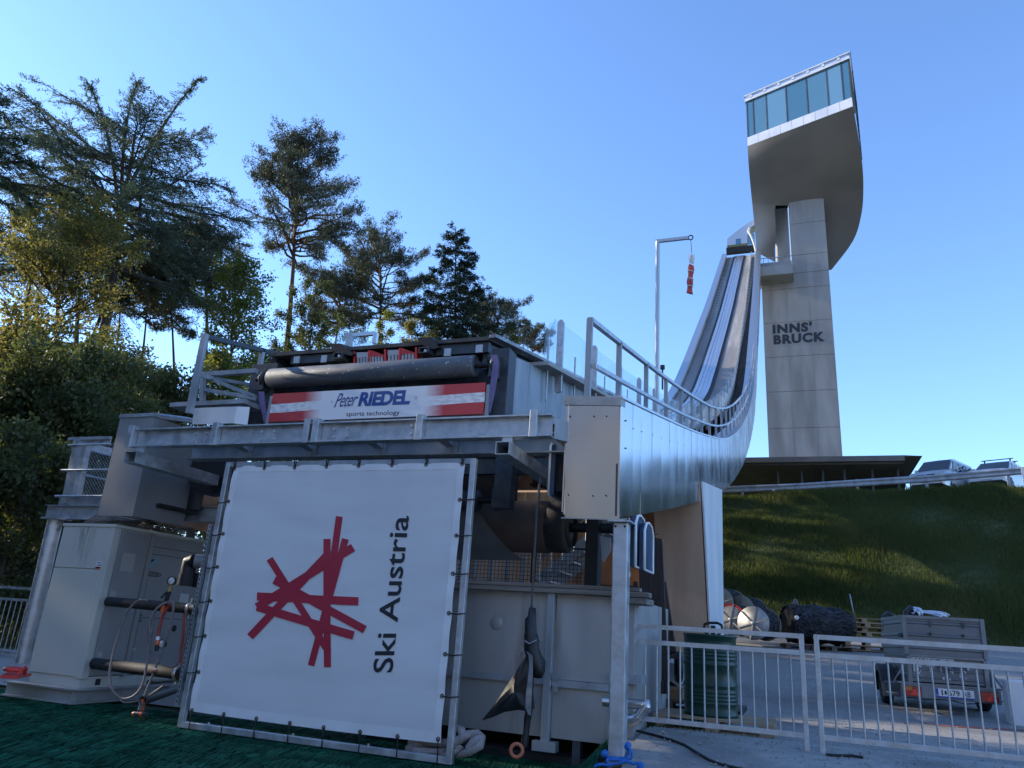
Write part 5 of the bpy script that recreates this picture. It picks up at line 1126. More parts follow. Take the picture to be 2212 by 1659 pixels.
# rope and bundle
cb = onY(zm(436, 252), 7.35); ce = onY(zm(394, 890), 7.35)
o = MB().tube([cb, cb.lerp(ce, .3)+V(-.012, 0, 0), cb.lerp(ce, .7)+V(-.006, 0, 0), ce, ce-V(0, 0, .2)], .013, 6).build("hanging_rope", M("dark_rope", (.06, .06, .062), (.12, .12, .12), 60, .9)); tag(o, "thick dark rope hanging from the pulley down to the black bundle", "rope")
bun = thing("wrapped_bundle", ce, "black tarpaulin bundle tied up on a rope in front of the tank", "bundle")
m_tarp = M("black_tarpaulin", (.010, .011, .013), (.02, .021, .024), 5, .38, .5, bump=.006, bscale=9)
YBU = 7.33
def blob(pts, nm, m, n=14, seed=0):
    r = random.Random(seed); rows = []
    for (x, y, w_, dpt) in pts:
        c = onY(zm(x, y), YBU); wv = w_*.8272/1.8517*YBU/1.0/PF*.97; ring = []
        for k in range(n+1):
            a_ = 2*math.pi*(k % n)/n; rr = 1+.22*math.sin(3*a_+y*.05+seed)*.5+.1*math.sin(5*a_+y*.11)
            ring.append(c+V(math.cos(a_)*wv*rr, math.sin(a_)*dpt*rr, 0))
        rows.append(ring)
    return MB().grid(rows).build(nm, m, bun)
blob([(398, 882, 6, .02), (398, 884, 18, .03), (396, 925, 20, .035), (392, 940, 26, .05), (390, 1000, 30, .06), (393, 1030, 38, .07), (398, 1060, 36, .07), (398, 1090, 40, .075), (412, 1140, 44, .08), (425, 1190, 36, .07), (425, 1222, 22, .05), (425, 1226, 3, .01)], "wrapped_core", m_tarp)
fl = [(375, 1105), (400, 1120), (402, 1200), (398, 1300), (405, 1372), (380, 1385), (330, 1378), (262, 1388), (200, 1415), (152, 1430), (230, 1330), (300, 1220), (345, 1150)]
c = V(*[sum(onY(zm(*p), YBU)[i] for p in fl)/len(fl) for i in range(3)])
mb = MB(); ringo = [onY(zm(*p), YBU-.05+.02*math.sin(i*1.9)) for i, p in enumerate(fl)]
ringi = [c.lerp(p, .55)+V(0, -.05+.04*math.sin(i*2.4), 0) for i, p in enumerate(ringo)]
mb.grid([ringo+[ringo[0]], ringi+[ringi[0]], [c+V(0, -.07, 0)]*(len(fl)+1)]); ob = [p+V(0, .03, 0) for p in ringo]; mb.grid([ringo+[ringo[0]], ob+[ob[0]], [c+V(0, .03, 0)]*(len(fl)+1)]); mb.build("loose_flap", m_tarp, bun)
blob([(382, 1375, 18, .04), (375, 1420, 16, .035), (368, 1480, 14, .03), (362, 1530, 17, .04), (362, 1558, 15, .04)], "tail", m_tarp, seed=3)
m_tape = M("grey_tape", (.20, .21, .22), (.30, .31, .32), 14, .5)
rows = [[onY(zm(x-w_, y), YBU-.11), onY(zm(x+w_, y+4), YBU-.12)] for x, y, w_ in ((372, 1095, 6), (388, 1110, 10), (392, 1160, 9), (387, 1230, 11), (381, 1300, 14), (378, 1370, 13), (385, 1400, 6))]
MB().shell(rows, (0, .006, 0)).build("tape_strip", m_tape, bun)
for pts in (((362, 1045), (385, 1058), (420, 1040)), ((350, 1095), (333, 1110)), ((352, 1098), (345, 1070)), ((428, 1030), (440, 1045))): MB().tube([onY(zm(*p), YBU-.09) for p in pts], .009, 5).build("tie", m_tape, bun)
# orange ring, hose coil, blue rope on the ground
c = onY(zm(322, 1568), 7.12)
o = MB().tube([c+V(.05*math.cos(t_), .02*math.cos(t_), .055*math.sin(t_)-.01) for t_ in np.linspace(0, 6.283, 18, endpoint=False)], .018, 8, closed=True).build("rubber_ring", M("faded_orange_rubber", (.45, .13, .06), (.5, .17, .09), 9, .6)); tag(o, "faded orange rubber ring standing on the green matting", "ring")
hc = thing("hose_coil", onY(zb(1340, 1570), 7.15), "flat grey striped fire hose folded in loops behind the banner foot", "hose coil")
m_fire = M("grey_canvas_hose", (.24, .21, .20), (.34, .31, .30), 3, .85, stretch=(20, 20, 1), bump=.003, bscale=20)
for i, (pts, w_) in enumerate(((((1215, 1560), (1240, 1585), (1330, 1592), (1440, 1585), (1490, 1560), (1440, 1530), (1330, 1535), (1240, 1540), (1215, 1560)), .05), (((1225, 1535), (1300, 1522), (1400, 1530), (1470, 1520), (1520, 1490), (1580, 1478), (1600, 1500), (1590, 1540), (1540, 1575), (1480, 1585)), .055), (((1460, 1450), (1495, 1465), (1500, 1500), (1470, 1530), (1440, 1545)), .05), (((1220, 1550), (1270, 1570), (1370, 1572), (1460, 1560)), .04), (((1530, 1560), (1560, 1520), (1600, 1495)), .05))):
    P_ = [onY(zb(*p), 7.12+.06*math.sin(k*1.3+i)) for k, p in enumerate(pts)]; mb = MB().tube(P_, [w_*(.75+.12*math.sin(k*2.1)) for k in range(len(P_))], 9); mb.build("hose_loop", m_fire, hc)
m_brope = M("blue_rope", (.02, .12, .42), (.03, .2, .6), 90, .7)
br = thing("blue_rope", (pb_.x, 7.1, .26), "bright blue rope knotted around the foot of the galvanised post", "rope")
yb_ = 7.12
def rp(pts, nm, y=7.12): P_ = [onY(zf(*p), y) for p in pts]; MB().tube(P_, .013, 7).build(nm, m_brope, br)
rp([(45, 1530), (75, 1560), (150, 1572), (230, 1570), (262, 1530), (250, 1470), (255, 1445)], "strand", 7.13); rp([(60, 1580), (140, 1585), (240, 1588), (285, 1570), (298, 1530), (280, 1490), (258, 1470)], "strand", 7.1)
rp([(0, 1625), (70, 1635), (150, 1622), (230, 1600), (262, 1600), (300, 1620), (345, 1615), (375, 1640)], "strand", 7.02); rp([(60, 1580), (72, 1610), (80, 1640), (70, 1680), (30, 1700)], "strand", 7.05); rp([(0, 1625), (-40, 1640), (-60, 1670)], "strand", 7.0)
for p, y in (((40, 1528), 7.12), ((372, 1642), 7.0), ((255, 1455), 7.12)): c = onY(zf(*p), y); MB().lathe([(0, -.035), (.02, -.03), (.03, 0), (.022, .03), (0, .035)], c, (.6, 0, .8), 8).build("knot", m_brope, br)
o = MB().tube([onG(zr(*p), .065) for p in ((60, 1000), (150, 1022), (250, 1050), (330, 1080), (400, 1125), (470, 1165), (540, 1190), (640, 1212), (760, 1235))], .012, 6).build("power_cable", black); tag(o, "long thin black cable snaking across the concrete apron", "cable")
o = MB().tube([onG(zr(*p), .065) for p in ((1115, 1133), (1180, 1138), (1260, 1140), (1320, 1150))], .012, 6).build("power_cable", black); tag(o, "short black cable at the foot of the wide barrier", "cable")

# floodlights
m_fl = M("blue_lamp_back", (.02, .05, .11), (.03, .07, .14), 6, .4)
def flood(pc, Y, h, lab, yaw):
    c = onY(pc, Y); t = thing("floodlight", c, lab, "floodlight", "flat floodlights with white rims", local=True)
    def rr(s, wd): return [V(s*x, y, z) for x, y, z in ((0, -.2*wd, -h/2), (0, .2*wd, -h/2), (0, .2*wd, h/2-.1), (0, .12*wd, h/2-.02), (0, .0, h/2), (0, -.12*wd, h/2-.02), (0, -.2*wd, h/2-.1))]
    MB().prism(rr(1, 1), (.05, 0, 0)).build("housing", m_fl, t)
    MB().tube([p+V(.055, 0, 0) for p in rr(1, 1.05)], .014, 6, closed=True).build("white_rim", white_p, t)
    mb = MB()
    for i in range(6): mb.box(-.07, 0, -.12+i*.045, -.10+i*.045, -h/2+.05, h*.1)
    mb.build("cooling_fins_grille", black_steel, t); MB().box(-.12, -.07, -.05, .05, -.05, .05).build("mount", black_steel, t)
    t.rotation_euler = (0, 0, yaw); return t
flood(zm(535, 215), 7.6, .62, "floodlight hanging between the beam end and the stainless box", math.pi-.02)
flood(zm(895, 565), 7.6, .52, "nearer floodlight beside the post top with full blue back", -.04)
flood(zm(935, 590), 7.72, .48, "second floodlight peeking out behind the nearer one", -.02)
o = thing("steel_conduit", onY(zm(862, 600), 7.55), "thin steel conduit with fittings running down beside the post top", "conduit")
a, b = onY(zm(868, 450), 7.5), onY(zm(858, 770), 7.5); MB().cyl(a, b, .018, 8).build("tube", inox_s, o)
for q in (.15, .55, .8): c = a.lerp(b, q); MB().cyl(c, c+V(0, 0, -.06), .028, 8).build("fitting", inox_s, o)

# ------------------------------------------------------------------ windsock
wy = 15.0
wp = onY((1420, 700), wy); zb_ = zs(wy)-.3
wt = thing("windsock_mast", (wp.x, wy, zb_), "tall slim grey mast with a horizontal arm beside the inrun", "mast")
top = onY((1423, 521), wy); arm = onY((1492, 516), wy); print("mast", wp, zb_)
MB().tube([(wp.x, wy, zb_), (wp.x, wy, top.z)], .048, 12).build("pole", M("pale_aluminium", (.5, .52, .55), rough=.4, metal=.4), wt)
MB().beam((wp.x-.04, wy, top.z+.0), (arm.x-.05, wy, top.z+.0), .06, .07).build("arm", M("pale_aluminium_arm", (.5, .52, .55), rough=.4, metal=.4), wt)
rc = V(arm.x, wy, top.z+.0); MB().tube([rc+V(.05*math.cos(t_), 0, .055*math.sin(t_)) for t_ in np.linspace(0, 6.283, 14, endpoint=False)], .014, 6, closed=True).build("ring", dark_steel, wt)
ck = thing("windsock", rc-V(0, 0, .1), "limp red and white windsock hanging by a chain from the mast arm", "windsock")
s0, s1 = onY((1494, 550), wy), onY((1490, 634), wy); mb = MB()
MB().tube([rc-V(0, 0, .06), rc.lerp(s0, .5)+V(.005, 0, 0), s0+V(0, 0, .05)], .012, 6).build("chain", galv, ck)
for (a_, b_) in ((0, .22), (.26, .42), (.45, .61), (.64, .80), (.83, 1.0)):
    mb = MB(); rows = []
    for t in np.linspace(a_, b_, 4):
        c = s0.lerp(s1, float(t)); r_ = lerp(t, .055, .06)+.01*math.sin(t*20); rows.append([c+V(math.cos(k)*r_*(1+.15*math.sin(3*k+t*6)), math.sin(k)*r_, -.03*math.cos(k+.5)) for k in np.linspace(0, 6.283, 13)])
    mb.grid(rows).build("white_band" if a_ == 0 else "red_band", M("windsock_white", (.7, .7, .7), rough=.8) if a_ == 0 else M("windsock_red", (.50, .07, .05), (.56, .1, .08), 9, .8), ck)
for q in (.43, .62, .81):
    c = s0.lerp(s1, q); MB().tube([c+V(.062*math.cos(k), .062*math.sin(k), -.03*math.cos(k+.5)) for k in np.linspace(0, 6.283, 13)[:-1]], .010, 4, closed=True).build("white_stripe", M("windsock_seam", (.75, .75, .75), rough=.8), ck)
an = onX(z4(995, 690), -6.4); o = thing("anemometer", (an.x, an.y, an.z-.6), "small dark wind sensor on a thin post at the far parapet", "wind sensor")
MB().cyl((an.x, an.y, an.z-.6), (an.x, an.y, onX(z4(995, 625), -6.4).z), .05, 8).build("post", dark_steel, o); MB().cyl((an.x, an.y, onX(z4(995, 625), -6.4).z), (an.x, an.y, onX(z4(995, 600), -6.4).z), .13, 8).build("sensor_head", black, o)
# ------------------------------------------------------------------ barriers in front of the yard
def barrier(x0, x1, ztop_, zmid_, zbot_, Y, bars, lab, postL, postR, yaw=0):
    t = thing("yard_barrier", ((x0+x1)/2, Y, zbot_-.2), lab, "barrier", "galvanised tube barriers")
    w_ = .022
    for z, nm in ((ztop_, "top_rail"), (zmid_, "middle_rail"), (zbot_, "bottom_rail")): MB().box(x0+(.045 if postL else 0), x1-(.045 if postR else 0), Y-.018, Y+.018, z-w_, z+w_).build(nm, galv, t)
    for x, on in ((x0, postL), (x1-.045, postR)):
        if on: MB().box(x, x+.045, Y-.022, Y+.022, float(hgt(x, Y))-.02, ztop_+.022).build("post", galv, t, bevel=.004)
    for x in bars: MB().cyl((x, Y, zbot_+.02), (x, Y, zmid_-.02), .0085, 8).build("bar", galv, t)
    return t
YFE = 8.0
z_t, z_m, z_b = [np.mean([onY(zr(x, y), YFE).z for x, y in l]) for l in (((300, 436), (985, 477)), ((300, 524), (970, 567)), ((300, 958), (960, 1022)))]
zt2, zm2, zb2 = [np.mean([onY(zr(x, y), YFE).z for x, y in l]) for l in (((1300, 500), (2000, 537)), ((1300, 604), (2000, 639)), ((1300, 1066), (2000, 1128)))]
xA, xB = onY(zr(52, 600), YFE).x, onY(zr(1008, 800), YFE).x; xC = onY(zr(1070, 700), YFE).x
bars = [onY(zr(x, 760), YFE).x for x in (112, 176, 241, 306, 371, 440, 505, 574, 640, 712, 780, 852, 925)]
barrier(xA, xB, z_t, z_m, z_b, YFE, bars, "shorter galvanised barrier between the tank and the gap, with the green barrel behind", False, True)
bx_ = [onY(zr(x, 850), YFE).x for x in (1163, 1242, 1320, 1395, 1475, 1555)]; dxb = (bx_[-1]-bx_[0])/5
bx_ = [bx_[0]+dxb*i for i in range(24)]
barrier(xC-.02, bx_[-1]+.1, zt2, zm2, zb2, YFE, bx_, "longer galvanised barrier standing across the parked trailer", True, True)

# ------------------------------------------------------------------ pallets
m_pal = M("pallet_timber", (.30, .21, .13), (.42, .31, .20), 2.5, .85, stretch=(1, 4, 4), bump=.003, bscale=14)
m_pal_d = M("dark_pallet_timber", (.10, .075, .055), (.17, .125, .09), 2.5, .9, stretch=(1, 4, 4))
def pallet(loc, yaw, m, lab, group=None, L_=1.2, W_=.8):
    t = thing("pallet", loc, lab, "pallet", group, local=True)
    for i in range(5): y = -W_/2+.07+i*(W_-.14)/4; MB().box(-L_/2, L_/2, y-.06, y+.06, .122, .144).build("deck_board", m, t)
    for x in (-L_/2+.07, 0, L_/2-.07): MB().box(x-.07, x+.07, -W_/2, W_/2, .10, .1215).build("stringer", m, t)
    for x in (-L_/2+.07, 0, L_/2-.07):
        for y in (-W_/2+.05, 0, W_/2-.05): MB().box(x-.07, x+.07, y-.05, y+.05, .022, .0995).build("block", m, t)
    for y in (-W_/2+.05, 0, W_/2-.05): MB().box(-L_/2, L_/2, y-.05, y+.05, 0, .0215).build("skid", m, t)
    t.rotation_euler = (0, 0, yaw); return t
# barrel on a pallet
YBA = 8.95
bc0, bc1 = onY(zr(322, 700), YBA), onY(zr(628, 700), YBA); bR = (bc1.x-bc0.x)/2*.985; bX = (bc0.x+bc1.x)/2
bzt = onY(zr(475, 468), YBA-.0).z; bzb = float(hgt(bX, YBA))+.03+.145
pallet((bX+.05, YBA+.0, bzb-.1449), .0, m_pal, "wooden pallet under the green steel barrel")
bt = thing("barrel", (bX, YBA, bzb), "tall dark green steel barrel with ribbed bands standing on a pallet", "barrel")
m_grn = M("green_barrel_paint", (.004, .034, .022), (.008, .046, .03), 2, .3, .42, bump=.003, bscale=4, c3=(.02, .05, .035), scale3=6, lo3=.62, hi3=.75)
H_ = bzt-bzb; prof = [(0, 0), (bR*.97, 0), (bR, .012), (bR, .025), (bR*.965, .035)]
def ribs(z0_, n_, dz):
    for i in range(n_): z_ = z0_+i*dz; prof.extend([(bR*.965, z_), (bR*.992, z_+dz*.35), (bR*.992, z_+dz*.55), (bR*.965, z_+dz*.9)])
ribs(H_*.14, 4, H_*.045); prof += [(bR*.965, H_*.345), (bR*1.0, H_*.365), (bR*1.0, H_*.385), (bR*.965, H_*.405), (bR*.965, H_*.60), (bR*1.0, H_*.62), (bR*1.0, H_*.64), (bR*.965, H_*.66)]
ribs(H_*.68, 4, H_*.045); prof += [(bR*.965, H_-.03), (bR, H_-.022), (bR, H_-.004), (bR*.985, H_), (bR*.94, H_), (bR*.94, H_-.025), (0, H_-.025)]
MB().lathe(prof, (bX, YBA, bzb), (0, 0, 1), 48).build("drum", m_grn, bt)
MB().lathe([(0, 0), (.03, 0), (.03, .012), (0, .012)], (bX+.12, YBA-.1, bzt-.024), (0, 0, 1), 12).build("bung", galv, bt)
# pallet truck handle behind it
hp = thing("pallet_truck", (bX+.12, YBA+.75, .4), "black pallet truck whose loop handle rises behind the barrel", "pallet truck")
f = lambda x, y: onY(zr(x, y), YBA+.6)
MB().tube([f(*p) for p in ((455, 468), (436, 440), (442, 412), (462, 404), (512, 404), (535, 416), (541, 440), (518, 470), (488, 485), (455, 468))], .016, 8).build("loop_handle", black, hp)
a = f(488, 420); MB().beam(a, (a.x, a.y+.1, .55), .05, .06).build("drawbar", black_steel, hp); MB().box(a.x-.2, a.x+.2, a.y+.1, a.y+.4, .42, .62).build("pump_block", black_steel, hp); MB().box(a.x-.26, a.x-.1, a.y+.4, a.y+1.5, .44, .5).build("fork", black_steel, hp); MB().box(a.x+.1, a.x+.26, a.y+.4, a.y+1.5, .44, .5).build("fork", black_steel, hp)
# dark timber trestle and stored material behind the barrier
m_dw = M("dark_stained_timber", (.035, .027, .024), (.065, .05, .045), 3, .8, stretch=(6, 6, .5), bump=.003, bscale=20)
tr_t = thing("timber_trestle", onY(zr(160, 790), 9.5), "dark stained timber trestle with wide uprights behind the barrier", "trestle")
MB().beam(onY(zr(172, 795), 9.5), onY(zr(140, -60), 9.5), .30, .06, V(0, 1, 0)).build("upright", m_dw, tr_t); 
mb = MB(); a, b = onY(zr(-30, 690), 9.56), onY(zr(210, 790), 9.56); 
MB().prism([onY(zr(*p), 9.42) for p in ((55, 718), (208, 728), (208, 795), (55, 775))], (0, .07, 0)).build("cross_board", m_dw, tr_t)
MB().prism([onY(zr(*p), 9.42) for p in ((40, 262), (188, 275), (188, 330), (40, 318))], (0, .07, 0)).build("cross_board", m_dw, tr_t)
MB().beam(onY(zr(285, 800), 10.6), onY(zr(195, 180), 10.6), .16, .06, V(0, 1, 0)).build("brace", m_dw, tr_t)
m_ply = M("orange_plywood", (.26, .16, .07), (.34, .22, .11), 2, .7)
o = thing("plywood_box", onY(zr(200, 860), 9.9), "low orange-brown plywood box behind the barrier bars", "box")
q = [onY(zr(*p), 9.9) for p in ((80, 758), (318, 772), (318, 855), (80, 835))]; MB().prism(q, (0, .6, 0)).build("side_board", m_ply, o); MB().prism([q[0]+V(-.01, -.02, -.02), q[1]+V(.01, -.02, -.02), q[1]+V(.01, -.02, .01), q[0]+V(-.01, -.02, .01)], (0, .65, 0)).build("rim", m_ply, o)
pallet((onY(zr(220, 890), 9.9).x, 10.2, .43), .1, m_pal_d, "dark wooden pallet under the plywood box")
o = thing("wheelbarrow", onY(zr(270, 740), 10.2), "grey wheelbarrow with a black wheel leaning behind the barrier", "wheelbarrow")
q = [onY(zr(*p), 10.2) for p in ((212, 700), (300, 760), (318, 640), (232, 620))]; MB().prism(q, (0, .5, .05)).build("tray", M("light_grey_tray", (.35, .36, .36), (.42, .43, .43), 5, .5), o)
c = onY(zr(298, 650), 10.0); MB().lathe([(.10, -.03), (.17, -.035), (.19, 0), (.17, .035), (.10, .03)], c, (1, .3, 0), 20).build("wheel", black, o); MB().tube([onY(zr(*p), 10.1) for p in ((210, 600), (260, 565), (318, 575))], .02, 6).build("handle", black_steel, o)
o = thing("junk_rack", onY(zr(80, 700), 10.4), "dark storage rack with stacked boards and white sheets behind the trestle", "rack")
for i, yy_ in enumerate((560, 590, 620, 650, 680, 705)): a, b = onY(zr(62, yy_), 10.4), onY(zr(150, yy_+4), 10.4); MB().box(a.x, b.x, 10.3, 10.9, a.z-.02, a.z+.02).build("stored_board", M("stored_boards", (.16, .16, .165), (.32, .31, .3), 3, .7) if i % 2 else m_dw, o)
for x in (55, 152): a = onY(zr(x, 700), 10.45); MB().box(a.x-.03, a.x+.03, 10.4, 10.46, .4, a.z+1.2).build("upright", m_dw, o)
q = [onY(zr(*p), 10.35) for p in ((88, 480), (128, 484), (128, 510), (88, 505))]; MB().prism(q, (0, .15, 0)).build("red_box", M("faded_red_card", (.4, .06, .06), rough=.7), o)
def crumple(reg, pts, y, nm, m, lab, cat, seed):
    r = random.Random(seed); ring = [onY(reg(*p), y+r.uniform(-.08, .08)) for p in pts]; c = sum((Vector(p) for p in ring), Vector((0, 0, 0)))/len(ring); inner = [c.lerp(p, .5)+V(0, -.08+.1*r.random(), 0) for p in ring]
    mb = MB(); mb.grid([ring+[ring[0]], inner+[inner[0]], [c+V(0, -.05, 0)]*(len(ring)+1)], smooth=False); bk = [p+V(0, .15, 0) for p in ring]; mb.grid([ring+[ring[0]], bk+[bk[0]], [c+V(0, .2, 0)]*(len(ring)+1)], smooth=False)
    o = mb.build(nm, m); tag(o, lab, cat)
m_pl = M("crumpled_white_plastic", (.55, .56, .58), (.66, .67, .69), 6, .4)
crumple(zr, [(55, 320), (75, 300), (128, 330), (130, 400), (110, 455), (85, 440), (60, 400)], 10.8, "plastic_sheeting", m_pl, "crumpled white plastic sheeting behind the dark trestle upright", "plastic sheet", 2)
crumple(zr, [(188, 255), (220, 280), (222, 330), (195, 360), (188, 340)], 10.8, "white_board", m_pl, "small white board end beside the trestle and the pier", "board", 4)
o = thing("wooden_pole", onY(zr(75, 640), 9.6), "thin wooden pole standing upright beside the tank", "pole"); MB().cyl(onY(zr(72, 900), 9.6), onY(zr(74, 320), 9.6), .02, 8).build("shaft", m_old, o); MB().cyl(onY(zr(74, 322), 9.6), onY(zr(74, 312), 9.6), .025, 8).build("tip", black, o)
o = thing("gutter_piece", onY(zr(230, 1020), 8.5), "grey length of plastic gutter lying on the apron before the pallet", "gutter")
MB().beam(onY(zr(178, 1010), 8.45), onY(zr(290, 1024), 8.45), .10, .05).build("channel", M("grey_gutter", (.16, .17, .18), rough=.5), o); MB().beam(onY(zr(275, 1018), 8.4), onY(zr(300, 1024), 8.4), .12, .08).build("end_cap", M("grey_gutter_cap", (.13, .14, .15), rough=.5), o)

# ------------------------------------------------------------------ trailer
tc = onT(zq(880, 1003), 11.3)
yaw = math.radians(5)
gz_t = float(hgt(tc.x, tc.y+.9))+.03
tra = thing("box_trailer", (tc.x, tc.y, gz_t), "grey galvanised box trailer with raised ribbed sides and red tail lamps", "trailer", local=True)
m_trl = M("trailer_sheet", (.125, .14, .152), (.18, .195, .21), 2.5, .45, .55, metal=.45, bump=.0015, bscale=3)
m_trf = M("trailer_frame", (.16, .175, .19), (.22, .24, .255), 5, .5, metal=.5)
fz = tc.z-gz_t; print("trailer", tc, gz_t, fz)
Wb, Lb = .54, 1.75; h1, h2 = .40, .97; z0 = fz+.0
def ribbed(a, b, z0_, z1_, n_, out, nm, m=None):
    a, b, out = V(*a), V(*b), V(*out); prof = []
    dz = (z1_-z0_)/n_
    for i in range(n_): prof += [(0, z0_+i*dz), (0, z0_+(i+.42)*dz), (.016, z0_+(i+.5)*dz), (.016, z0_+(i+.62)*dz), (0, z0_+(i+.7)*dz)]
    prof.append((0, z1_)); rows = [[V(p.x, p.y, z)+out*o_ for p in (a, b)] for o_, z in prof]
    return MB().shell(rows, out*-.02, smooth=False).build(nm, m or m_trl, tra)
# lower box
ribbed((-Wb+.03, 0, 0), (Wb-.03, 0, 0), z0+.03, z0+h1-.02, 3, (0, -1, 0), "tail_board")
ribbed((-Wb, Lb, 0), (-Wb, .02, 0), z0, z0+h1, 2, (-1, 0, 0), "side_wall"); ribbed((Wb, .02, 0), (Wb, Lb, 0), z0, z0+h1, 2, (1, 0, 0), "side_wall"); ribbed((Wb, Lb, 0), (-Wb, Lb, 0), z0, z0+h1, 2, (0, 1, 0), "front_wall")
# upper extension, slightly wider
w2 = Wb+.015
ribbed((-w2+.04, -.015, 0), (w2-.04, -.015, 0), z0+h1+.02, z0+h2, 3, (0, -1, 0), "upper_tail_board")
ribbed((-w2, Lb, 0), (-w2, .02, 0), z0+h1+.02, z0+h2, 3, (-1, 0, 0), "upper_side_wall"); ribbed((w2, .02, 0), (w2, Lb, 0), z0+h1+.02, z0+h2, 3, (1, 0, 0), "upper_side_wall"); ribbed((w2, Lb, 0), (-w2, Lb, 0), z0+h1+.02, z0+h2, 3, (0, 1, 0), "upper_front_wall")
for s in (-1, 1):
    x = s*(w2-.015); MB().box(x-.03, x+.03, -.045, .03, z0+h1+.01, z0+h2+.02).build("corner_post", m_trf, tra, bevel=.004); MB().box(s*(Wb-.02)-.03, s*(Wb-.02)+.03, -.035, .03, z0, z0+h1-.005).build("corner_post", m_trf, tra, bevel=.004)
    MB().box(x-.02, x+.02, .03, Lb, z0+h2-.01, z0+h2+.025).build("top_rim", m_trf, tra); MB().box(s*Wb-.018, s*Wb+.018, .03, Lb, z0+h1-.012, z0+h1+.012).build("side_rail", m_trf, tra)
    for zz, yy_ in ((h1-.1, .05), (h2-.28, .05)): MB().cyl((s*(w2+.0), yy_, z0+zz), (s*(w2+.06), yy_-.02, z0+zz), .03, 8).build("latch", dark_steel, tra)
    MB().cyl((s*(w2+.0), .55, z0+h1-.08), (s*(w2+.06), .5, z0+h1-.08), .028, 8).build("latch", dark_steel, tra)
MB().box(-w2+.05, w2-.05, -.04, .01, z0+h2-.02, z0+h2+.022).build("top_rim", m_trf, tra); MB().box(-w2+.05, w2-.05, -.035, .0, z0+h1-.015, z0+h1+.018).build("hinge_rail", m_trf, tra)
for x in (-.17, .28): MB().prism([(x-.03, -.042, z0+h2-.05), (x+.03, -.042, z0+h2-.05), (x, -.042, z0+h2-.14)], (0, .02, 0)).build("hook", dark_steel, tra); MB().cyl((x-.02, -.035, z0+h2-.24), (x-.02, -.05, z0+h2-.24), .022, 10).build("round_plug", black, tra)
m_spill = M("dried_white_paint", (.55, .56, .57), rough=.6); r = random.Random(8); mb = MB()
for i in range(46):
    x = r.uniform(-.42, .25)-.08; l_ = r.choice((.03, .05, .08, .12, .2)); w_ = r.uniform(.003, .008); mb.box(x-w_, x+w_, -.0225, -.017, z0+h1-.03-l_, z0+h1-.022)
for i in range(20): x = r.uniform(-.45, .3); z_ = z0+r.uniform(.06, .3); s_ = r.uniform(.005, .013); mb.box(x-s_, x+s_, -.0225, -.017, z_, z_+s_*r.uniform(1, 4))
mb.box(-.45, .1, -.022, -.018, z0+h1-.032, z0+h1-.02); mb.build("paint_stain", m_spill, tra)
mb = MB(); put_text(mb, "Pongratz", (-.13, -.024, z0+.205), (.27, -.024, z0+.205), (.27, -.024, z0+.30), (-.13, -.024, z0+.30), (0, 0, 0), offset=.03); mb.box(-.11, .28, -.0245, -.019, z0+.182, z0+.188); mb.build("lettering", dark_ink, tra)
# chassis, lamps, plate
MB().box(-.66, .66, -.03, .05, z0-.20, z0-.005).build("light_bar", m_trf, tra, bevel=.006); MB().box(-.70, .70, -.04, .2, z0-.012, z0+.012).build("rear_sill", m_trf, tra)
m_red = M("red_tail_lens", (.45, .02, .015), (.38, .015, .012), 30, .15); m_or = M("orange_tail_lens", (.5, .14, .02), rough=.15); m_tri = M("red_reflector", (.75, .03, .02), rough=.1)
for s, x0_ in ((-1, -.62), (1, .40)):
    la = MB().box(x0_, x0_+.23, -.06, -.03, z0-.185, z0-.045).build("tail_lamp", black, tra)
    xo = (x0_ if s < 0 else x0_+.115); MB().box(xo+.006, xo+.109, -.066, -.06, z0-.105, z0-.05).build("orange_lens", m_or, la); MB().box(x0_+.006, x0_+.224, -.066, -.06, z0-.18, z0-.108).build("red_lens", m_red, la); MB().box((x0_+.12 if s < 0 else x0_+.006), (x0_+.224 if s < 0 else x0_+.11), -.066, -.06, z0-.105, z0-.05).build("red_lens", m_red, la)
    cx_ = x0_+.125; MB().prism([(cx_-.06, -.0705, z0-.172), (cx_+.06, -.0705, z0-.172), (cx_+.012, -.0705, z0-.06)], (0, .004, 0)).build("triangle_reflector", m_tri, la)
pl = MB().box(-.20, .32, -.045, -.034, z0-.175, z0-.045).build("licence_plate", M("plate_white", (.72, .73, .74), rough=.4), tra)
m_pb = M("plate_blue", (.02, .06, .32), rough=.4); mb = MB().box(-.198, -.16, -.047, -.0451, z0-.15, z0-.047).build("euro_band", m_pb, pl); MB().box(-.198, .318, -.047, -.0451, z0-.175, z0-.152).build("lower_band", m_pb, pl)
yb2 = -.0475; m_pk = M("plate_black", (.012, .012, .014), rough=.5)
for s_, xa, xb in (("I", -.118, -.10), ("679", -.025, .125), ("AB", .165, .27)): mb = MB(); put_text(mb, s_, (xa, yb2, z0-.14), (xb, yb2, z0-.14), (xb, yb2, z0-.062), (xa, yb2, z0-.062), (0, 0, 0), offset=.01).build("lettering", m_pk, pl)
mb = MB(); c_ = V(-.062, yb2, z0-.098); mb.prism([c_+V(*p) for p in ((0, 0, .026), (.02, 0, .012), (.012, 0, -.004), (.017, 0, -.02), (0, 0, -.032), (-.017, 0, -.02), (-.012, 0, -.004), (-.02, 0, .012))], (0, .001, 0)); mb.build("crest_emblem", m_pk, pl)
mb = MB(); put_text(mb, "A", (-.185, yb2, z0-.142), (-.172, yb2, z0-.142), (-.172, yb2, z0-.125), (-.185, yb2, z0-.125), (0, 0, 0)); mb.build("small_lettering", white_p, pl)
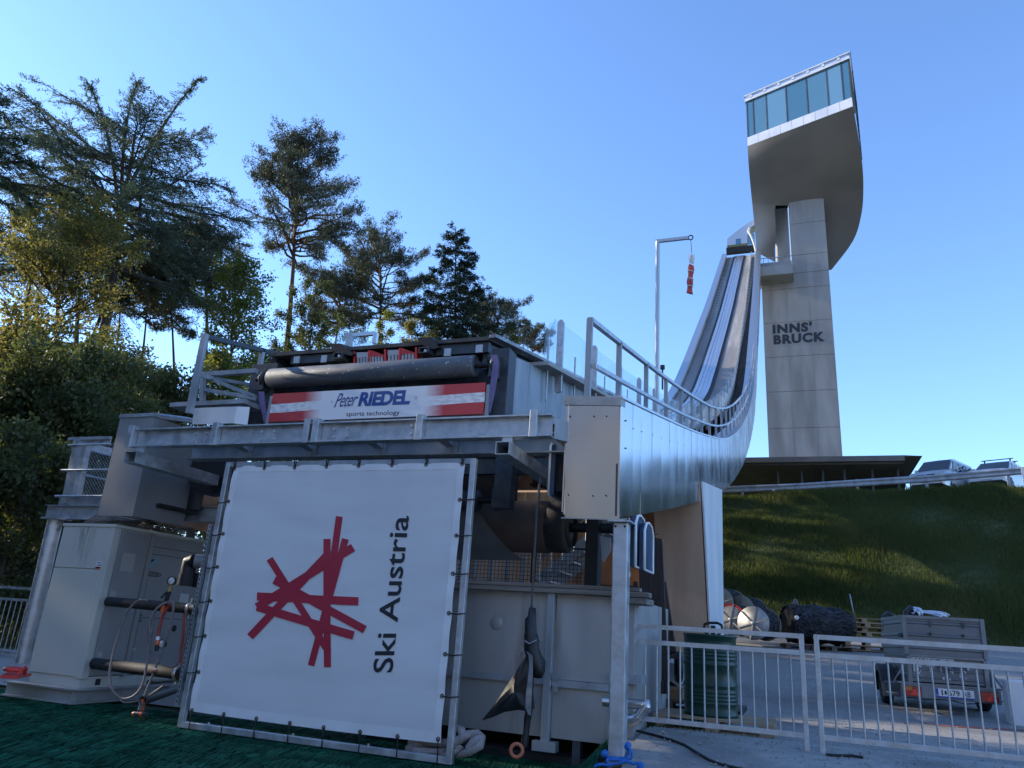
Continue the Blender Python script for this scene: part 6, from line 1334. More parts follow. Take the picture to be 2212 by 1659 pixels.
for s in (-1, 1):
    wx = s*.70; wz = .265; wy_ = .95
    wh = MB().lathe([(.13, -.07), (.2, -.075), (.245, -.07), (.265, -.045), (.265, .045), (.245, .07), (.2, .075), (.13, .07)], (wx, wy_, wz), (1, 0, 0), 32).build("wheel", black, tra)
    MB().lathe([(0, .03), (.05, .035), (.09, .03), (.12, .05), (.135, .06), (.135, -.06), (0, -.05)], (wx, wy_, wz), (s, 0, 0), 24).build("rim", M("grey_wheel_rim", (.35, .35, .36), rough=.5, metal=.4), wh)
    mb = MB(); rows = [[(wx+o_, wy_+.33*math.cos(a_), wz+.33*math.sin(a_)) for o_ in (-.11, .11)] for a_ in np.linspace(math.radians(-15), math.radians(200), 14)]; mb.shell(rows, (0, 0, .012)); mb.shell([[(wx+s*.11, wy_+.33*math.cos(a_)*k, wz+.33*math.sin(a_)*k) for k in (.72, 1.0)] for a_ in np.linspace(math.radians(-10), math.radians(195), 14)], (s*.008, 0, 0)); mb.build("mudguard", M("black_mudguard", (.02, .02, .022), (.035, .035, .037), 6, .5), tra)
    fp = MB().box(wx-.13, wx+.12, .47, .485, .13, .34).build("mud_flap", M("grey_mud_flap", (.10, .105, .11), (.16, .165, .17), 9, .6), tra)
    mb = MB(); put_text(mb, "Pongratz", (wx-.105, .466, .155), (wx+.095, .466, .155), (wx+.095, .466, .205), (wx-.105, .466, .205), (0, 0, 0), offset=.02); mb.build("lettering", M("pale_flap_print", (.3, .31, .32), rough=.6), fp)
    MB().beam((s*.6, .05, z0-.01), (s*.8, .42, z0-.02), .03, .03).build("side_brace", m_trf, tra); MB().beam((s*(Wb+.02), .03, z0+.3), (s*.75, .06, z0-.01), .025, .02).build("side_brace", m_trf, tra)
    MB().box(s*.76-.05, s*.76+.05, .02, .34, z0-.17, z0-.16).build("guard_plate", m_trf, tra)
MB().cyl((-.7, .95, .265), (.7, .95, .265), .03, 10).build("axle", dark_steel, tra); MB().box(-Wb, Wb, .02, Lb, z0-.02, z0).build("floor", dark_steel, tra)
MB().beam((-.3, .05, z0-.1), (0, 3.4, z0-.12), .06, .08).build("drawbar", dark_steel, tra); MB().beam((.3, .05, z0-.1), (0, 3.4, z0-.12), .06, .08).build("drawbar", dark_steel, tra)
jw = MB().lathe([(.06, -.025), (.10, -.03), (.11, 0), (.10, .03), (.06, .025)], (-.1, 3.2, .112), (1, 0, 0), 20).build("jockey_wheel", black, tra); MB().lathe([(0, -.02), (.06, -.024), (.06, .024), (0, .02)], (-.1, 3.2, .112), (1, 0, 0), 16).build("rim", white_p, jw); MB().cyl((-.1, 3.2, .14), (-.1, 3.2, z0+.1), .025, 8).build("stem", galv, tra)
mb = MB().tube([(-.6, 0, z0-.21), (-.3, .05, z0-.22), (0, 0, z0-.2), (.2, .05, z0-.24), (.6, 0, z0-.2)], .008, 5); mb.build("wiring_cable", black, tra)
tra.rotation_euler = (0, 0, yaw)
cs, sn = math.cos(yaw), math.sin(yaw)
def T(x, y, z): return V(tc.x+x*cs-y*sn, tc.y+x*sn+y*cs, gz_t+z)
# load in the trailer
rope = thing("white_rope_coil", T(-.15, .5, z0+h2), "loose coils of white rope heaped on top of the trailer load", "rope")
r = random.Random(4); m_wr = M("white_rope", (.62, .66, .74), (.74, .77, .82), 40, .8)
for k in range(5):
    pts = []; ph = r.random()*6
    for i in range(26): t = i/25; pts.append(T(-.40+.62*t*(.8+.07*k)+.05*math.sin(t*9+ph), .15+.16*math.sin(t*14+ph)+.08*k, z0+h2+.02+(.12-.10*t)*abs(math.sin(t*7+ph))+.012*k))
    MB().tube(pts, .013, 6).build("rope_strand", m_wr, rope)
for i, (x_, y_, h_) in enumerate(((-.36, .3, .14), (-.75+.0, 1.6, .1), (.1, .5, .06))):
    if i == 1: x_ = -.45
    o = MB().tube([T(x_-.06, y_, z0+h2-.2), T(x_-.05, y_, z0+h2+h_*.6), T(x_, y_, z0+h2+h_), T(x_+.06, y_+.02, z0+h2+h_*.7), T(x_+.08, y_, z0+h2-.2)], [.06, .065, .05, .06, .06], 9).build("black_sack", m_tarp); tag(o, ("bulging black sack beside the white rope on the trailer", "black sack at the front end of the trailer load", "small black sack under the white rope")[i], "sack", "black sacks in the trailer")
MB().box(0, .01, 0, .01, 0, .01) if False else None
o = thing("trailer_load_boards", T(0, 1, z0+h2-.3), "dark boards filling the raised trailer box", "load")
mb = MB(); mb.prism([T(-.5, .1, z0+h2-.25), T(.5, .1, z0+h2-.25), T(.5, 1.9, z0+h2-.25), T(-.5, 1.9, z0+h2-.25)], (0, 0, .1)); mb.build("board", m_dw, o)

# concrete block and painted line
q = onT(zq(1612, 1215), 10.6); gzb = float(hgt(q.x, q.y))+.03
o = MB().box(q.x-.13, q.x+.6, q.y, q.y+.35, gzb-.02, onT(zq(1612, 950), 10.6).z).build("concrete_block", conc_white, bevel=.03, seg=3); tag(o, "pale concrete block standing on the asphalt beside the trailer", "concrete block")
m_rline = M("worn_red_paint", (.40, .06, .05), (.30, .12, .10), 5, .8, c3=(.2, .17, .16), scale3=9, lo3=.5, hi3=.65, world=True)
pts = [onG(zq(*p), .036) for p in ((545, 1372), (640, 1385), (760, 1405), (900, 1412), (1060, 1420), (1300, 1437), (1649, 1453), (2600, 1500))]
rows = [[(p.x+.1, p.y-.055-.02*math.sin(i*2.2), float(hgt(p.x, p.y-.05))+.036), (p.x, p.y+.055, float(hgt(p.x, p.y+.05))+.036)] for i, p in enumerate(pts)]
o = MB().grid(rows, smooth=False).build("painted_line", m_rline); o['kind'] = 'structure'

# ------------------------------------------------------------------ net reels, net heap and pallet stack at the toe of the bank
m_net = M("black_netting", (.004, .0045, .006), (.012, .013, .017), 26, .8, .7, bump=.004, bscale=30)
m_disc = M("zinc_reel_disc", (.34, .34, .34), (.46, .46, .46), 4, .5, metal=.4, c3=(.25, .25, .25), scale3=1.5)
m_disc_g = M("greenish_reel_disc", (.10, .15, .15), (.2, .26, .26), 3, .5, metal=.3); m_tan = M("tan_reel_disc", (.20, .19, .15), (.26, .25, .2), 3, .6)
def strands(mb, fn, n, seed, rr=.008, wob=.12):
    r = random.Random(seed)
    for i in range(n):
        a_ = r.uniform(-.6, 3.6); l0 = r.random(); da = r.uniform(-.7, .7); dl = r.uniform(-.2, .2)*2; pts = [fn(a_+da*t+wob*math.sin(t*9+i), min(1, max(0, l0+dl*t+.03*math.sin(t*13+i))), 1.0+.03*r.random()) for t in np.linspace(0, 1, 6)]
        mb.tube(pts, rr, 4, caps=False)
m_rope2 = M("grey_net_rope", (.006, .007, .01), (.05, .054, .065), 8, .5)
def reel(c, ax, rad_, length, lab, m1, m2=None, arc=False, drum=.9, seed=0):
    ax = V(*ax).normalized(); a = ax.cross(ZU).normalized(); b = a.cross(ax); c = V(*c)
    t = thing("net_reel", c, lab, "net reel", "reels of black netting")
    d0 = MB().lathe([(0, 0), (rad_, 0), (rad_, .015), (0, .015)], c, ax, 40).build("disc", m1, t)
    mb = MB()
    for k in range(3):
        an_ = k*math.pi/3+.3; v = a*math.cos(an_)+b*math.sin(an_); mb.beam(c-v*rad_-ax*.012, c+v*rad_-ax*.012, .035, .02, ax)
    mb.lathe([(0, -.05), (.05, -.05), (.05, 0), (0, 0)], c, ax, 12); mb.build("spoke", galv_dull, d0)
    if arc: MB().grid([[c-ax*.004+(a*math.cos(q)+b*math.sin(q))*rad_*s for s in (.86, .995)] for q in np.linspace(.6, 2.7, 14)]).build("red_arc", mr, d0)
    MB().lathe([(0, length-.015), (rad_, length-.015), (rad_, length), (0, length)], c, ax, 40).build("disc", m2 or m_tan, t)
    r = random.Random(seed); rows = []
    for i in range(12): rows.append([c+ax*lerp(i/11, .02, length-.02)+(a*math.cos(q)+b*math.sin(q))*rad_*drum*(1+.06*math.sin(q*5+i*1.7)+.05*math.sin(q*11+i*2.9))*(.93 if i in (0, 11) else 1) for q in np.linspace(0, 6.2832, 33)])
    nn = MB().grid(rows).build("net", m_net, t)
    mb = MB(); strands(mb, lambda q, l_, k: c+ax*lerp(l_, .04, length-.04)+(a*math.cos(q)+b*math.sin(q))*rad_*drum*(k+.03+.05*math.sin(q*5+l_*18)), 220, seed, .010); mb.build("net_rope", m_rope2, nn)
    return t
TR = 21.0
c1 = onT(zn(480, 715), TR); gzr = float(hgt(c1.x, c1.y))+.03; R1 = c1.z-onT(zn(497, 918), TR).z
print("reel", c1, gzr, R1)
dz = gzr+R1-c1.z
axr = (R0*.62+F0*.78); axr = V(axr.x, axr.y, 0)
reel((c1.x, c1.y, c1.z), axr, R1, 1.0, "net reel with the plain round zinc disc turned to the viewer", m_disc, seed=1)
c2 = onT(zn(212, 672), TR+.5); reel(c2, axr, R1*.98, 1.0, "net reel with a red arc painted on its disc next to the pier", M("dusty_reel_disc", (.34, .32, .30), (.42, .4, .38), 4, .6), arc=True, seed=2)
c3 = onT(zn(70, 480), TR+1.8); reel(c3, axr, R1*1.05, 1.15, "net reel stacked highest against the bank, partly behind the pier", m_tan, seed=3)
c4 = onT(zn(330, 560), TR+1.6); reel(c4, axr, R1*.95, 1.15, "net reel lying behind the plain zinc disc, upper edge showing", m_tan, seed=4)
# big heap of netting
hp0, hp1 = onT(zn(960, 800), TR+.3), onT(zn(1690, 830), TR+.3); hc_ = (hp0+hp1)/2; HL_ = (hp1-hp0).length; exx = (hp1-hp0); exx.z = 0; exx.normalize(); eyy = V(-exx.y, exx.x, 0)
htop = onT(zn(1250, 508), TR+.4).z; gzh = float(hgt(hc_.x, hc_.y))+.03; hh = htop-gzh-.15
hp_ = thing("net_pile", (hc_.x, hc_.y, gzh+.15), "large dark mound of black netting wound on a long drum on a pallet", "netting")
def heap(q, l_, k): return V(hc_.x, hc_.y, 0)+exx*(l_-.5)*HL_*.98+eyy*(.55-.62*math.cos(q)*k)+V(0, 0, gzh+.15+hh*.5-.0+math.sin(q)*hh*.5*k*(1-.25*abs(l_-.4)**2*2+.05*math.sin(l_*17)))
rows = [[heap(q, l_, (1+.06*math.sin(q*6+l_*21)+.05*math.sin(q*13+l_*33))*(.82 if l_ in (0., 1.) else 1)) for q in np.linspace(0, 6.2832, 41)] for l_ in np.linspace(0, 1, 24)]
rows = [[V(hc_.x, hc_.y, gzh+.15+hh*.45)+exx*-.49*HL_+eyy*.55]*41]+rows+[[V(hc_.x, hc_.y, gzh+.15+hh*.45)+exx*.49*HL_+eyy*.55]*41]
nt_ = MB().grid(rows).build("net", m_net, hp_); mb = MB(); strands(mb, lambda q, l_, k: heap(q, l_, k+.035), 800, 11, .011); mb.build("net_rope", m_rope2, nt_)
c = heap(.6, .06, 1.05); MB().lathe([(0, 0), (.06, 0), (.06, .02), (0, .02)], onT(zn(993, 650), TR-.4), (0, 1, 0), 16).build("white_float", white_p, hp_)
for pts, mm_, dy in (((945, 600, 985, 437, 1020, 530), m_disc_g, 1.0),):
    c_ = onT(zn(978, 540), TR+1.4); MB().lathe([(0, 0), (R1*.62, 0), (R1*.62, .02), (0, .02)], c_, (1, .35, .05), 30).build("end_disc", m_tan, hp_)
c5 = onT(zn(1650, 530), TR+.9); ds = thing("leaning_reel_disc", c5, "greenish spoked reel disc leaning behind the pallet stack", "reel disc")
axd = (R0*.9-F0*.42); axd = V(axd.x, axd.y, .12).normalized(); MB().lathe([(0, 0), (R1*.8, 0), (R1*.8, .02), (0, .02)], c5, axd, 36).build("disc", m_disc_g, ds)
a_ = axd.cross(ZU).normalized(); b_ = a_.cross(axd); mb = MB()
for k in range(3): v = a_*math.cos(k*1.047+.4)+b_*math.sin(k*1.047+.4); mb.beam(c5-v*R1*.8-axd*.012, c5+v*R1*.8-axd*.012, .05, .02, axd)
mb.build("spoke", galv_dull, ds); MB().tube([c5+(a_*math.cos(q)+b_*math.sin(q))*R1*.8 for q in np.linspace(0, 6.283, 30, endpoint=False)], .02, 6, closed=True).build("rim", galv_dull, ds)
for i, px_ in enumerate((1090, 1400)):
    q = onT(zn(px_, 980), TR+.0); pallet((q.x, hc_.y+.3, gzh-.01), .22, m_pal_d, ("dark pallet under the heap of netting beside the zinc reel", "dark pallet under the heap of netting beside the pallet stack")[i], "pallets under the netting")
qs = onT(zn(1820, 1045), TR+.2); gzp = float(hgt(qs.x, qs.y+.3))+.03
first = None
ords = ("bottom pallet of the stack behind the trailer", "second pallet from the ground in the stack behind the trailer", "third pallet from the ground in the stack behind the trailer", "middle pallet of the stack behind the trailer", "third pallet from the top of the stack behind the trailer", "second pallet from the top of the stack behind the trailer", "topmost weathered pallet of the stack behind the trailer")
zst = (onT(zn(1800, 655), TR+.2).z-gzp)/7/.144; print("pallet scale", zst)
for i in range(7):
    loc = (qs.x+.05*math.sin(i*2.7), qs.y+.35+.03*math.cos(i*3.1), gzp+i*.145*zst)
    if first is None: first = pallet(loc, yaw+.02, m_pal, ords[0], "pallets stacked behind the trailer"); o = first
    else: o = copy_tree(first); o.location = loc; o.rotation_euler = (0, 0, yaw+.03*math.sin(i*5)); o['label'] = ords[i]
    o.scale = (1, 1, zst)

# ------------------------------------------------------------------ cars on the upper car park
m_tyre = black; m_win = M("car_glass", (.01, .012, .015), rough=.03, spec=.9)
def car(pc, T_, Wd, H_, L_, lab, name, paint, roof_rack=False, hood=.9, hz_=.5, yaw_=0, cat="car"):
    c = onT(pc, T_); z0 = c.z
    t = thing(name, c, lab, cat, local=True)
    hw = Wd/2
    st = [(0, .35, .62*hz_*2*H_/2, .80), (.12, .28, H_*hz_*.92, .92), (hood*.8, .25, H_*hz_*1.06, .97), (hood, .25, H_*hz_*1.1, .97), (L_-.25, .25, H_*hz_*1.12, .97), (L_, .35, H_*hz_*1.05, .9)]
    rows = []
    for y, zb_2, zt_2, k in st: rows.append([(-hw*k, y, zb_2), (-hw*k*1.02, y, zb_2+(zt_2-zb_2)*.5), (-hw*k*.97, y, zt_2-.06), (-hw*k*.9, y, zt_2), (0, y, zt_2+.03), (hw*k*.9, y, zt_2), (hw*k*.97, y, zt_2-.06), (hw*k*1.02, y, zb_2+(zt_2-zb_2)*.5), (hw*k, y, zb_2)])
    mb = MB().grid(rows); mb.add(rows[0], [tuple(range(9))]); mb.add(rows[-1], [tuple(range(9))[::-1]]); mb.build("body", paint, t)
    zw = H_*hz_*1.1; rows = []
    for y, z, k in ((hood-.05, zw, .88), (hood+.75, H_-.06, .74), (hood+1.0, H_, .72), (L_-.7, H_, .72), (L_-.15, zw, .86)): rows.append([(-hw*k, y, z), (0, y, z+.02), (hw*k, y, z)])
    base = [[(-hw*.9, hood-.05, zw), (-hw*.9, L_-.15, zw)]]
    mb = MB().grid(rows); lft = [r_[0] for r_ in rows]; rgt = [r_[-1] for r_ in rows]
    mb.add(lft, [tuple(range(5))]); mb.add(rgt, [tuple(range(5))[::-1]]); mb.build("cabin", paint, t)
    ws_ = [(-hw*.80, hood+.0, zw+.04), (hw*.80, hood+.0, zw+.04), (hw*.69, hood+.69, H_-.09), (-hw*.69, hood+.69, H_-.09)]; MB().prism([V(*p)+V(0, -.02, .012) for p in ws_], (0, .01, .0)).build("windscreen", m_win, t)
    for s in (-1, 1):
        for (ya, yb_) in ((hood+.35, hood+1.25), (hood+1.35, hood+2.2), (hood+2.3, L_-.6)):
            fy = lambda y, z: s*hw*lerp((z-zw)/(H_-zw), .885, .735)+s*.01
            za, zbb = zw+.05, H_-.14; d_ = .35 if ya < hood+.5 else 0; MB().prism([(fy(ya, za), ya, za), (fy(yb_, za), yb_, za), (fy(yb_, zbb), yb_, zbb), (fy(ya+d_, zbb), ya+d_, zbb)], (s*.01, 0, 0)).build("side_window", m_win, t)
        MB().box(s*hw*.62-.17, s*hw*.62+.17, -.0, .06, H_*hz_*.68, H_*hz_*.84).build("headlight", M("headlight_lens", (.5, .53, .56), rough=.1), t)
        for wy2 in (.85, L_-.9): MB().lathe([(0, -.1), (.3, -.1), (.33, -.07), (.33, .07), (.3, .1), (0, .1)], (s*(hw-.12), wy2, .33), (1, 0, 0), 24).build("wheel", black, t)
        MB().box(s*(hw+.03)-.08, s*(hw+.03)+.08, hood+.35, hood+.5, zw+.05, zw+.22).build("mirror", paint, t)
    MB().box(-hw*.45, hw*.45, -.02, .1, H_*hz_*.68, H_*hz_*.80).build("grille", black_steel, t); MB().box(-.26, .26, -.04, .0, H_*hz_*.42, H_*hz_*.5).build("licence_plate", white_p, t); MB().box(-hw*.75, hw*.75, -.03, .05, .32, H_*hz_*.36).build("lower_grille", black, t)
    if roof_rack:
        for y in (hood+1.1, hood+1.9): MB().box(-hw*.78, hw*.78, y, y+.06, H_+.14, H_+.18).build("roof_bar", black_steel, t); MB().box(-hw*.66, -hw*.6, y, y+.06, H_, H_+.14).build("rack_foot", black_steel, t); MB().box(hw*.6, hw*.66, y, y+.06, H_, H_+.14).build("rack_foot", black_steel, t)
    else:
        MB().tube([(-.03, -.03, H_*hz_*.74), (.03, -.03, H_*hz_*.74)], .07, 16).build("round_badge", galv, t); MB().cyl((.0, hood+1.5, H_), (.0, hood+1.55, H_+.1), .02, 6).build("aerial", black, t)
    t.rotation_euler = (0, 0, yaw_); return t
white_paint = M("white_car_paint", (.72, .73, .74), rough=.25); silver_paint = M("silver_car_paint", (.50, .52, .54), rough=.25, metal=.4)
car(z3(1510, 442), 38, 1.9, 1.97, 4.9, "silver van with a dark windscreen parked behind the crash barrier", "parked_van", silver_paint, False, .95, .56, math.radians(-30), "van")
car(z3(1905, 420), 38, 1.9, 1.78, 4.9, "white pickup with roof bars parked behind the crash barrier", "parked_pickup", white_paint, True, 1.25, .60, math.radians(-27), "pickup")
o = thing("road_sign", onY(z3(2150, 360), 37.2), "small white sign plate beside the crash barrier post", "sign"); a = onY(z3(2140, 350), 37.2); MB().box(a.x, a.x+.4, 37.2, 37.22, a.z-.2, a.z+.45).build("plate", white_p, o); MB().cyl((a.x+.2, 37.24, a.z-1.5), (a.x+.2, 37.24, a.z+.4), .03, 8).build("post", galv, o)
o = MB().box(*[f_ for f_ in (onY(z3(478, 438), 37.3).x, onY(z3(495, 438), 37.3).x, 37.3, 37.32, onY(z3(478, 438), 37.3).z, onY(z3(478, 424), 37.3).z)]).build("marker_plate", white_p); tag(o, "tiny white marker plate below the crash barrier", "marker")
# ------------------------------------------------------------------ trees
m_bark = M("grey_bark", (.06, .048, .04), (.12, .10, .085), 6, .95, stretch=(3, 3, .5), bump=.01, bscale=10)
m_bark_p = M("pine_bark", (.09, .055, .038), (.17, .10, .062), 5, .95, stretch=(3, 3, .5), bump=.01, bscale=10)
def leafm(name, c1, c2, tr, amt=.4): return M(name, c1, c2, 1.1, .6, spec=.25, backlit=(tr, amt), lo=.35, hi=.65)
m_larch = leafm("larch_needles", (.06, .09, .066), (.12, .155, .108), (.10, .14, .06), .35)
m_pine = leafm("pine_needles", (.075, .09, .06), (.165, .17, .115), (.08, .09, .03), .25)
m_spr = leafm("spruce_needles", (.022, .036, .024), (.05, .072, .044), (.03, .05, .02), .2)
m_broad = leafm("spring_leaves", (.045, .075, .022), (.10, .13, .035), (.26, .28, .05), .5)
m_yel = leafm("yellow_and_sunlit_leaves", (.05, .065, .02), (.19, .175, .05), (.34, .30, .07), .42)  # sunlit leaves put in as yellow patches of colour; the bush is yellow itself
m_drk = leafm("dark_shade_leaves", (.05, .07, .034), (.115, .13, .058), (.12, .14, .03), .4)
RNG = np.random.default_rng(7)
def unit(v): return v/np.maximum(np.linalg.norm(v, axis=-1, keepdims=True), 1e-9)
def leaf_mesh(name, P_, D_, ln, wd, m, parent, jit=.9):
    """many small leaf blades: P_ centres, D_ directions they roughly follow"""
    n = len(P_); 
    d = unit(D_+RNG.normal(0, jit, (n, 3))); s = unit(np.cross(d, RNG.normal(0, 1, (n, 3)))); k = RNG.uniform(.6, 1.35, (n, 1))
    a = d*ln*k*.5; b = s*wd*k*.5
    v = np.stack([P_-a, P_-a*.1+b, P_+a, P_-a*.1-b], 1).reshape(-1, 3)
    me = bpy.data.meshes.new(name); me.vertices.add(4*n); me.vertices.foreach_set("co", v.astype(np.float32).ravel())
    me.loops.add(4*n); me.loops.foreach_set("vertex_index", np.arange(4*n, dtype=np.int32)); me.polygons.add(n)
    me.polygons.foreach_set("loop_start", np.arange(0, 4*n, 4, dtype=np.int32)); me.polygons.foreach_set("loop_total", np.full(n, 4, dtype=np.int32))
    me.update(calc_edges=True); me.materials.append(m)
    o = bpy.data.objects.new(name, me); col.objects.link(o); o.parent = parent; return o
def tree(name, lab, base, path, r0, kind, crown0, R, n_limb, leaves, group="trees of the wood", seed=0, lsz=None, up=None, prof=None, lm=None, side=None, extra=(), dist=0):
    """base: ground point; path: list of points the trunk passes, last = tip"""
    r = np.random.default_rng(seed); base = Vector(base)
    t = thing(name, base, lab, "tree", group); off = np.array(base)
    pts = np.array([np.array(base)-[0, 0, .3]]+[np.array(p) for p in path]); cum = np.concatenate([[0], np.cumsum(np.linalg.norm(np.diff(pts, axis=0), axis=1))]); H = cum[-1]
    def at(s): return np.array([np.interp(s*H, cum, pts[:, i]) for i in range(3)])
    mb = MB(); ss = np.linspace(0, 1, 12); mb.tube([at(s)+r.normal(0, r0*.12, 3)*[1, 1, 0] for s in ss], [max(.025, r0*(1-.93*s**1.15)) for s in ss], 9)
    bark = m_bark_p if kind == "pine" else m_bark
    LP, LD = [], []; limbs = MB()
    if crown0 > 2:       # given as the height in the photograph at which the crown starts
        for s_ in np.linspace(.02, .98, 97):
            v_ = Vector(at(s_))-Vector((0, 0, CZ))
            if PH/2-PF*v_.dot(CU)/v_.dot(CF) <= crown0: break
        crown0 = float(s_)
    for i in range(n_limb):
        u = (i+r.random()*.8)/n_limb; s = crown0+(1-crown0)*u**(.9)
        az = i*2.39996+r.normal(0, .35)
        if side is not None and r.random() < .5: az = side+r.normal(0, .8)
        if kind == "larch": ln = R*(1.0-.62*u**2)*r.uniform(.6, 1.1); el = -.10+.62*u*u+.1*u+r.normal(0, .10); sag = -.05
        elif kind == "pine": ln = R*(.25+.85*math.sin(math.pi*min(1, .3+.66*u))**.8)*r.uniform(.55, 1.08)*(1 if u < .75 else .7); el = .0+.75*u+r.normal(0, .2); sag = .10
        elif kind == "spruce": ln = R*(1-.93*u)*r.uniform(.8, 1.1)+.25; el = -.12+.45*u+r.normal(0, .06); sag = .08
        else: ln = R*(.45+.7*math.sin(math.pi*min(1, .12+.8*u)))*r.uniform(.6, 1.05); el = .35+.6*u+r.normal(0, .2); sag = -.05
        if up is not None: el += up
        p0 = at(s); d = np.array([math.cos(az)*math.cos(el), math.sin(az)*math.cos(el), math.sin(el)])
        q = np.linspace(0, 1, 7)[:, None]; bend = np.array([r.normal(0, .14), r.normal(0, .14), sag])
        lp = p0+d*ln*q+bend*ln*q*q+np.cumsum(r.normal(0, .028*ln, (7, 3)), 0)*(q > 0)
        rr = max(.02, r0*.34*(1-.6*u)*(ln/R)); limbs.tube([Vector(p) for p in lp], [max(.012, rr*(1-.85*k)) for k in q[:, 0]], 5)
        # twigs
        nt_ = max(4, int(ln*({"larch": 9.0, "pine": 8.0, "spruce": 8.0}.get(kind, 5.0)))); q0 = {"pine": .34, "larch": .15, "spruce": .12}.get(kind, .28)
        for j in range(nt_):
            w = q0+(1-q0)*r.random()**.8; b = np.array([np.interp(w, q[:, 0], lp[:, k]) for k in range(3)])
            sd = 1 if j % 2 else -1; lat = np.cross(d, [0, 0, 1]); lat /= max(np.linalg.norm(lat), 1e-6)
            tdir = d*r.uniform(.35, .9)+lat*sd*r.uniform(.3, 1.0)+np.array([0, 0, r.normal({"larch": -.12, "pine": .3, "spruce": -.22}.get(kind, .15), .3)])
            tdir /= np.linalg.norm(tdir); tl = ln*(1.05-w)*{"spruce": .42, "larch": .45}.get(kind, .42)*r.uniform(.5, 1.1)+.18
            m_ = max(3, int(tl*(4 if kind == "pine" else 6))); f = np.linspace(.15, 1, m_)[:, None]
            tp = b+tdir*tl*f+np.array([0, 0, -.22 if kind in ("larch", "spruce") else .04])*tl*f*f
            if tl > .5 and kind != "spruce": limbs.tube([Vector(b), Vector(tp[m_//2]), Vector(tp[-1])], [.014, .009, .005], 3, caps=False)
            if kind == "pine":      # tufts gathered at the ends
                e = tp[1:]; LP.append(np.repeat(e, 2, 0)+r.normal(0, .16, (len(e)*2, 3))*[1, 1, .5]); LD.append(np.repeat(tdir[None]*.5+[0, 0, .4], len(e)*2, 0))
            else: LP.append(tp); LD.append(np.repeat(tdir[None], m_, 0))
    for (s, pa, pb_2) in extra:      # long single limbs
        a_ = at(s); b_ = np.array(onT(pa, dist)); c_ = np.array(onT(pb_2, dist)); q = np.linspace(0, 1, 12)[:, None]; lp = (1-q)**2*a_+2*q*(1-q)*b_+q*q*c_
        limbs.tube([Vector(p) for p in lp], [r0*.2*(1-.9*k)+.012 for k in q[:, 0]], 6); ln = np.linalg.norm(c_-a_); d = (c_-a_)/ln
        for j in range(int(ln*9)):
            w = .25+.75*r.random(); b = np.array([np.interp(w, q[:, 0], lp[:, k]) for k in range(3)]); tdir = unit(r.normal(0, 1, 3)+d*.5+[0, 0, -.2]); tl = r.uniform(.3, .9)*(1.15-.6*w)
            f = np.linspace(.1, 1, 5)[:, None]; tp = b+tdir*tl*f-np.array([0, 0, .15])*tl*f*f; limbs.tube([Vector(b), Vector(tp[-1])], [.012, .005], 3, caps=False); LP.append(tp); LD.append(np.repeat(tdir[None], 5, 0))
    C = np.concatenate(LP); D = np.concatenate(LD); k = max(1, int(math.ceil(leaves/len(C))))
    spread = {"larch": .055, "pine": .075, "spruce": .06}.get(kind, .13)
    P_ = np.repeat(C, k, 0)+RNG.normal(0, spread, (len(C)*k, 3)); D_ = np.repeat(D, k, 0)
    if len(P_) > leaves: sel = RNG.permutation(len(P_))[:leaves]; P_, D_ = P_[sel], D_[sel]
    ln_, wd_ = lsz or {"larch": (.15, .035), "pine": (.15, .04), "spruce": (.17, .045)}.get(kind, (.11, .075))
    mat_ = lm or {"larch": m_larch, "pine": m_pine, "spruce": m_spr}.get(kind, m_broad)
    tk_ = mb.build("trunk", bark, t); limbs.build("limb", bark, tk_)
    leaf_mesh("crown", P_-off, D_, ln_, wd_, mat_, t, .45 if kind in ("larch", "spruce") else .9)
    return t
def place(pxs, T_):         # sight points at one distance -> trunk path standing on the ground
    P_ = [onT(p, T_) for p in pxs]; b = P_[0]; g_ = float(hgt(b.x, b.y)); 
    d = (P_[1]-P_[0]); k = (g_-b.z)/d.z if abs(d.z) > .1 else 0; base = Vector((b.x+d.x*k*.6, b.y+d.y*k*.6, g_))
    return base, P_
MULT = {"larch": 2.4, "pine": 1.6, "spruce": 1.7}
def vtree(name, lab, pxs, T_, r0, kind, c0, R, nl, leaves, **k): b, P_ = place(pxs, T_); return tree(name, lab, b, P_, r0, kind, c0, R, int(nl*1.25), int(leaves*MULT.get(kind, 1.5)), dist=T_, **k)
FAST = 1.0
vtree("larch_tree", "tallest spreading larch with a dark trunk and one long limb reaching up to the sky", [(212, 770), (245, 600), (262, 450), (284, 360), (292, 290)], 34, .42, "larch", 590, 7.8, 60, 48000, seed=3, extra=[(.86, (352, 250), (432, 170)), (.80, (245, 270), (188, 175)), (.84, (262, 250), (300, 172))])
vtree("pine_tree", "tall slender pine with a long bare trunk standing free against the sky", [(620, 760), (631, 600), (640, 450), (640, 390), (622, 318)], 44, .30, "pine", 570, 3.7, 60, 36000, seed=5, side=-.4)
vtree("pine_tree", "broad pine with a forked orange trunk between the tall pine and the spruce", [(818, 740), (826, 640), (820, 580), (808, 545)], 52, .26, "pine", 700, 4.0, 40, 34000, seed=8)
vtree("spruce_tree", "dark pointed spruce rising over the acrylic panel", [(984, 760), (984, 650), (985, 496)], 48, .24, "spruce", 800, 3.6, 84, 40000, seed=9)
vtree("pine_tree", "small crooked pine beside the spruce with flat tufted top", [(1052, 760), (1075, 700), (1068, 668)], 54, .2, "pine", 735, 2.4, 28, 15000, seed=12)
vtree("pine_tree", "distant little pine peeking over the deck edge", [(1150, 770), (1152, 735), (1148, 722)], 62, .18, "pine", 765, 1.6, 22, 8000, seed=14)
vtree("pine_tree", "reddish pine partly hidden behind the tall pine and the green broadleaf tree", [(722, 760), (735, 660), (725, 605)], 50, .24, "pine", 715, 2.6, 34, 22000, seed=17)
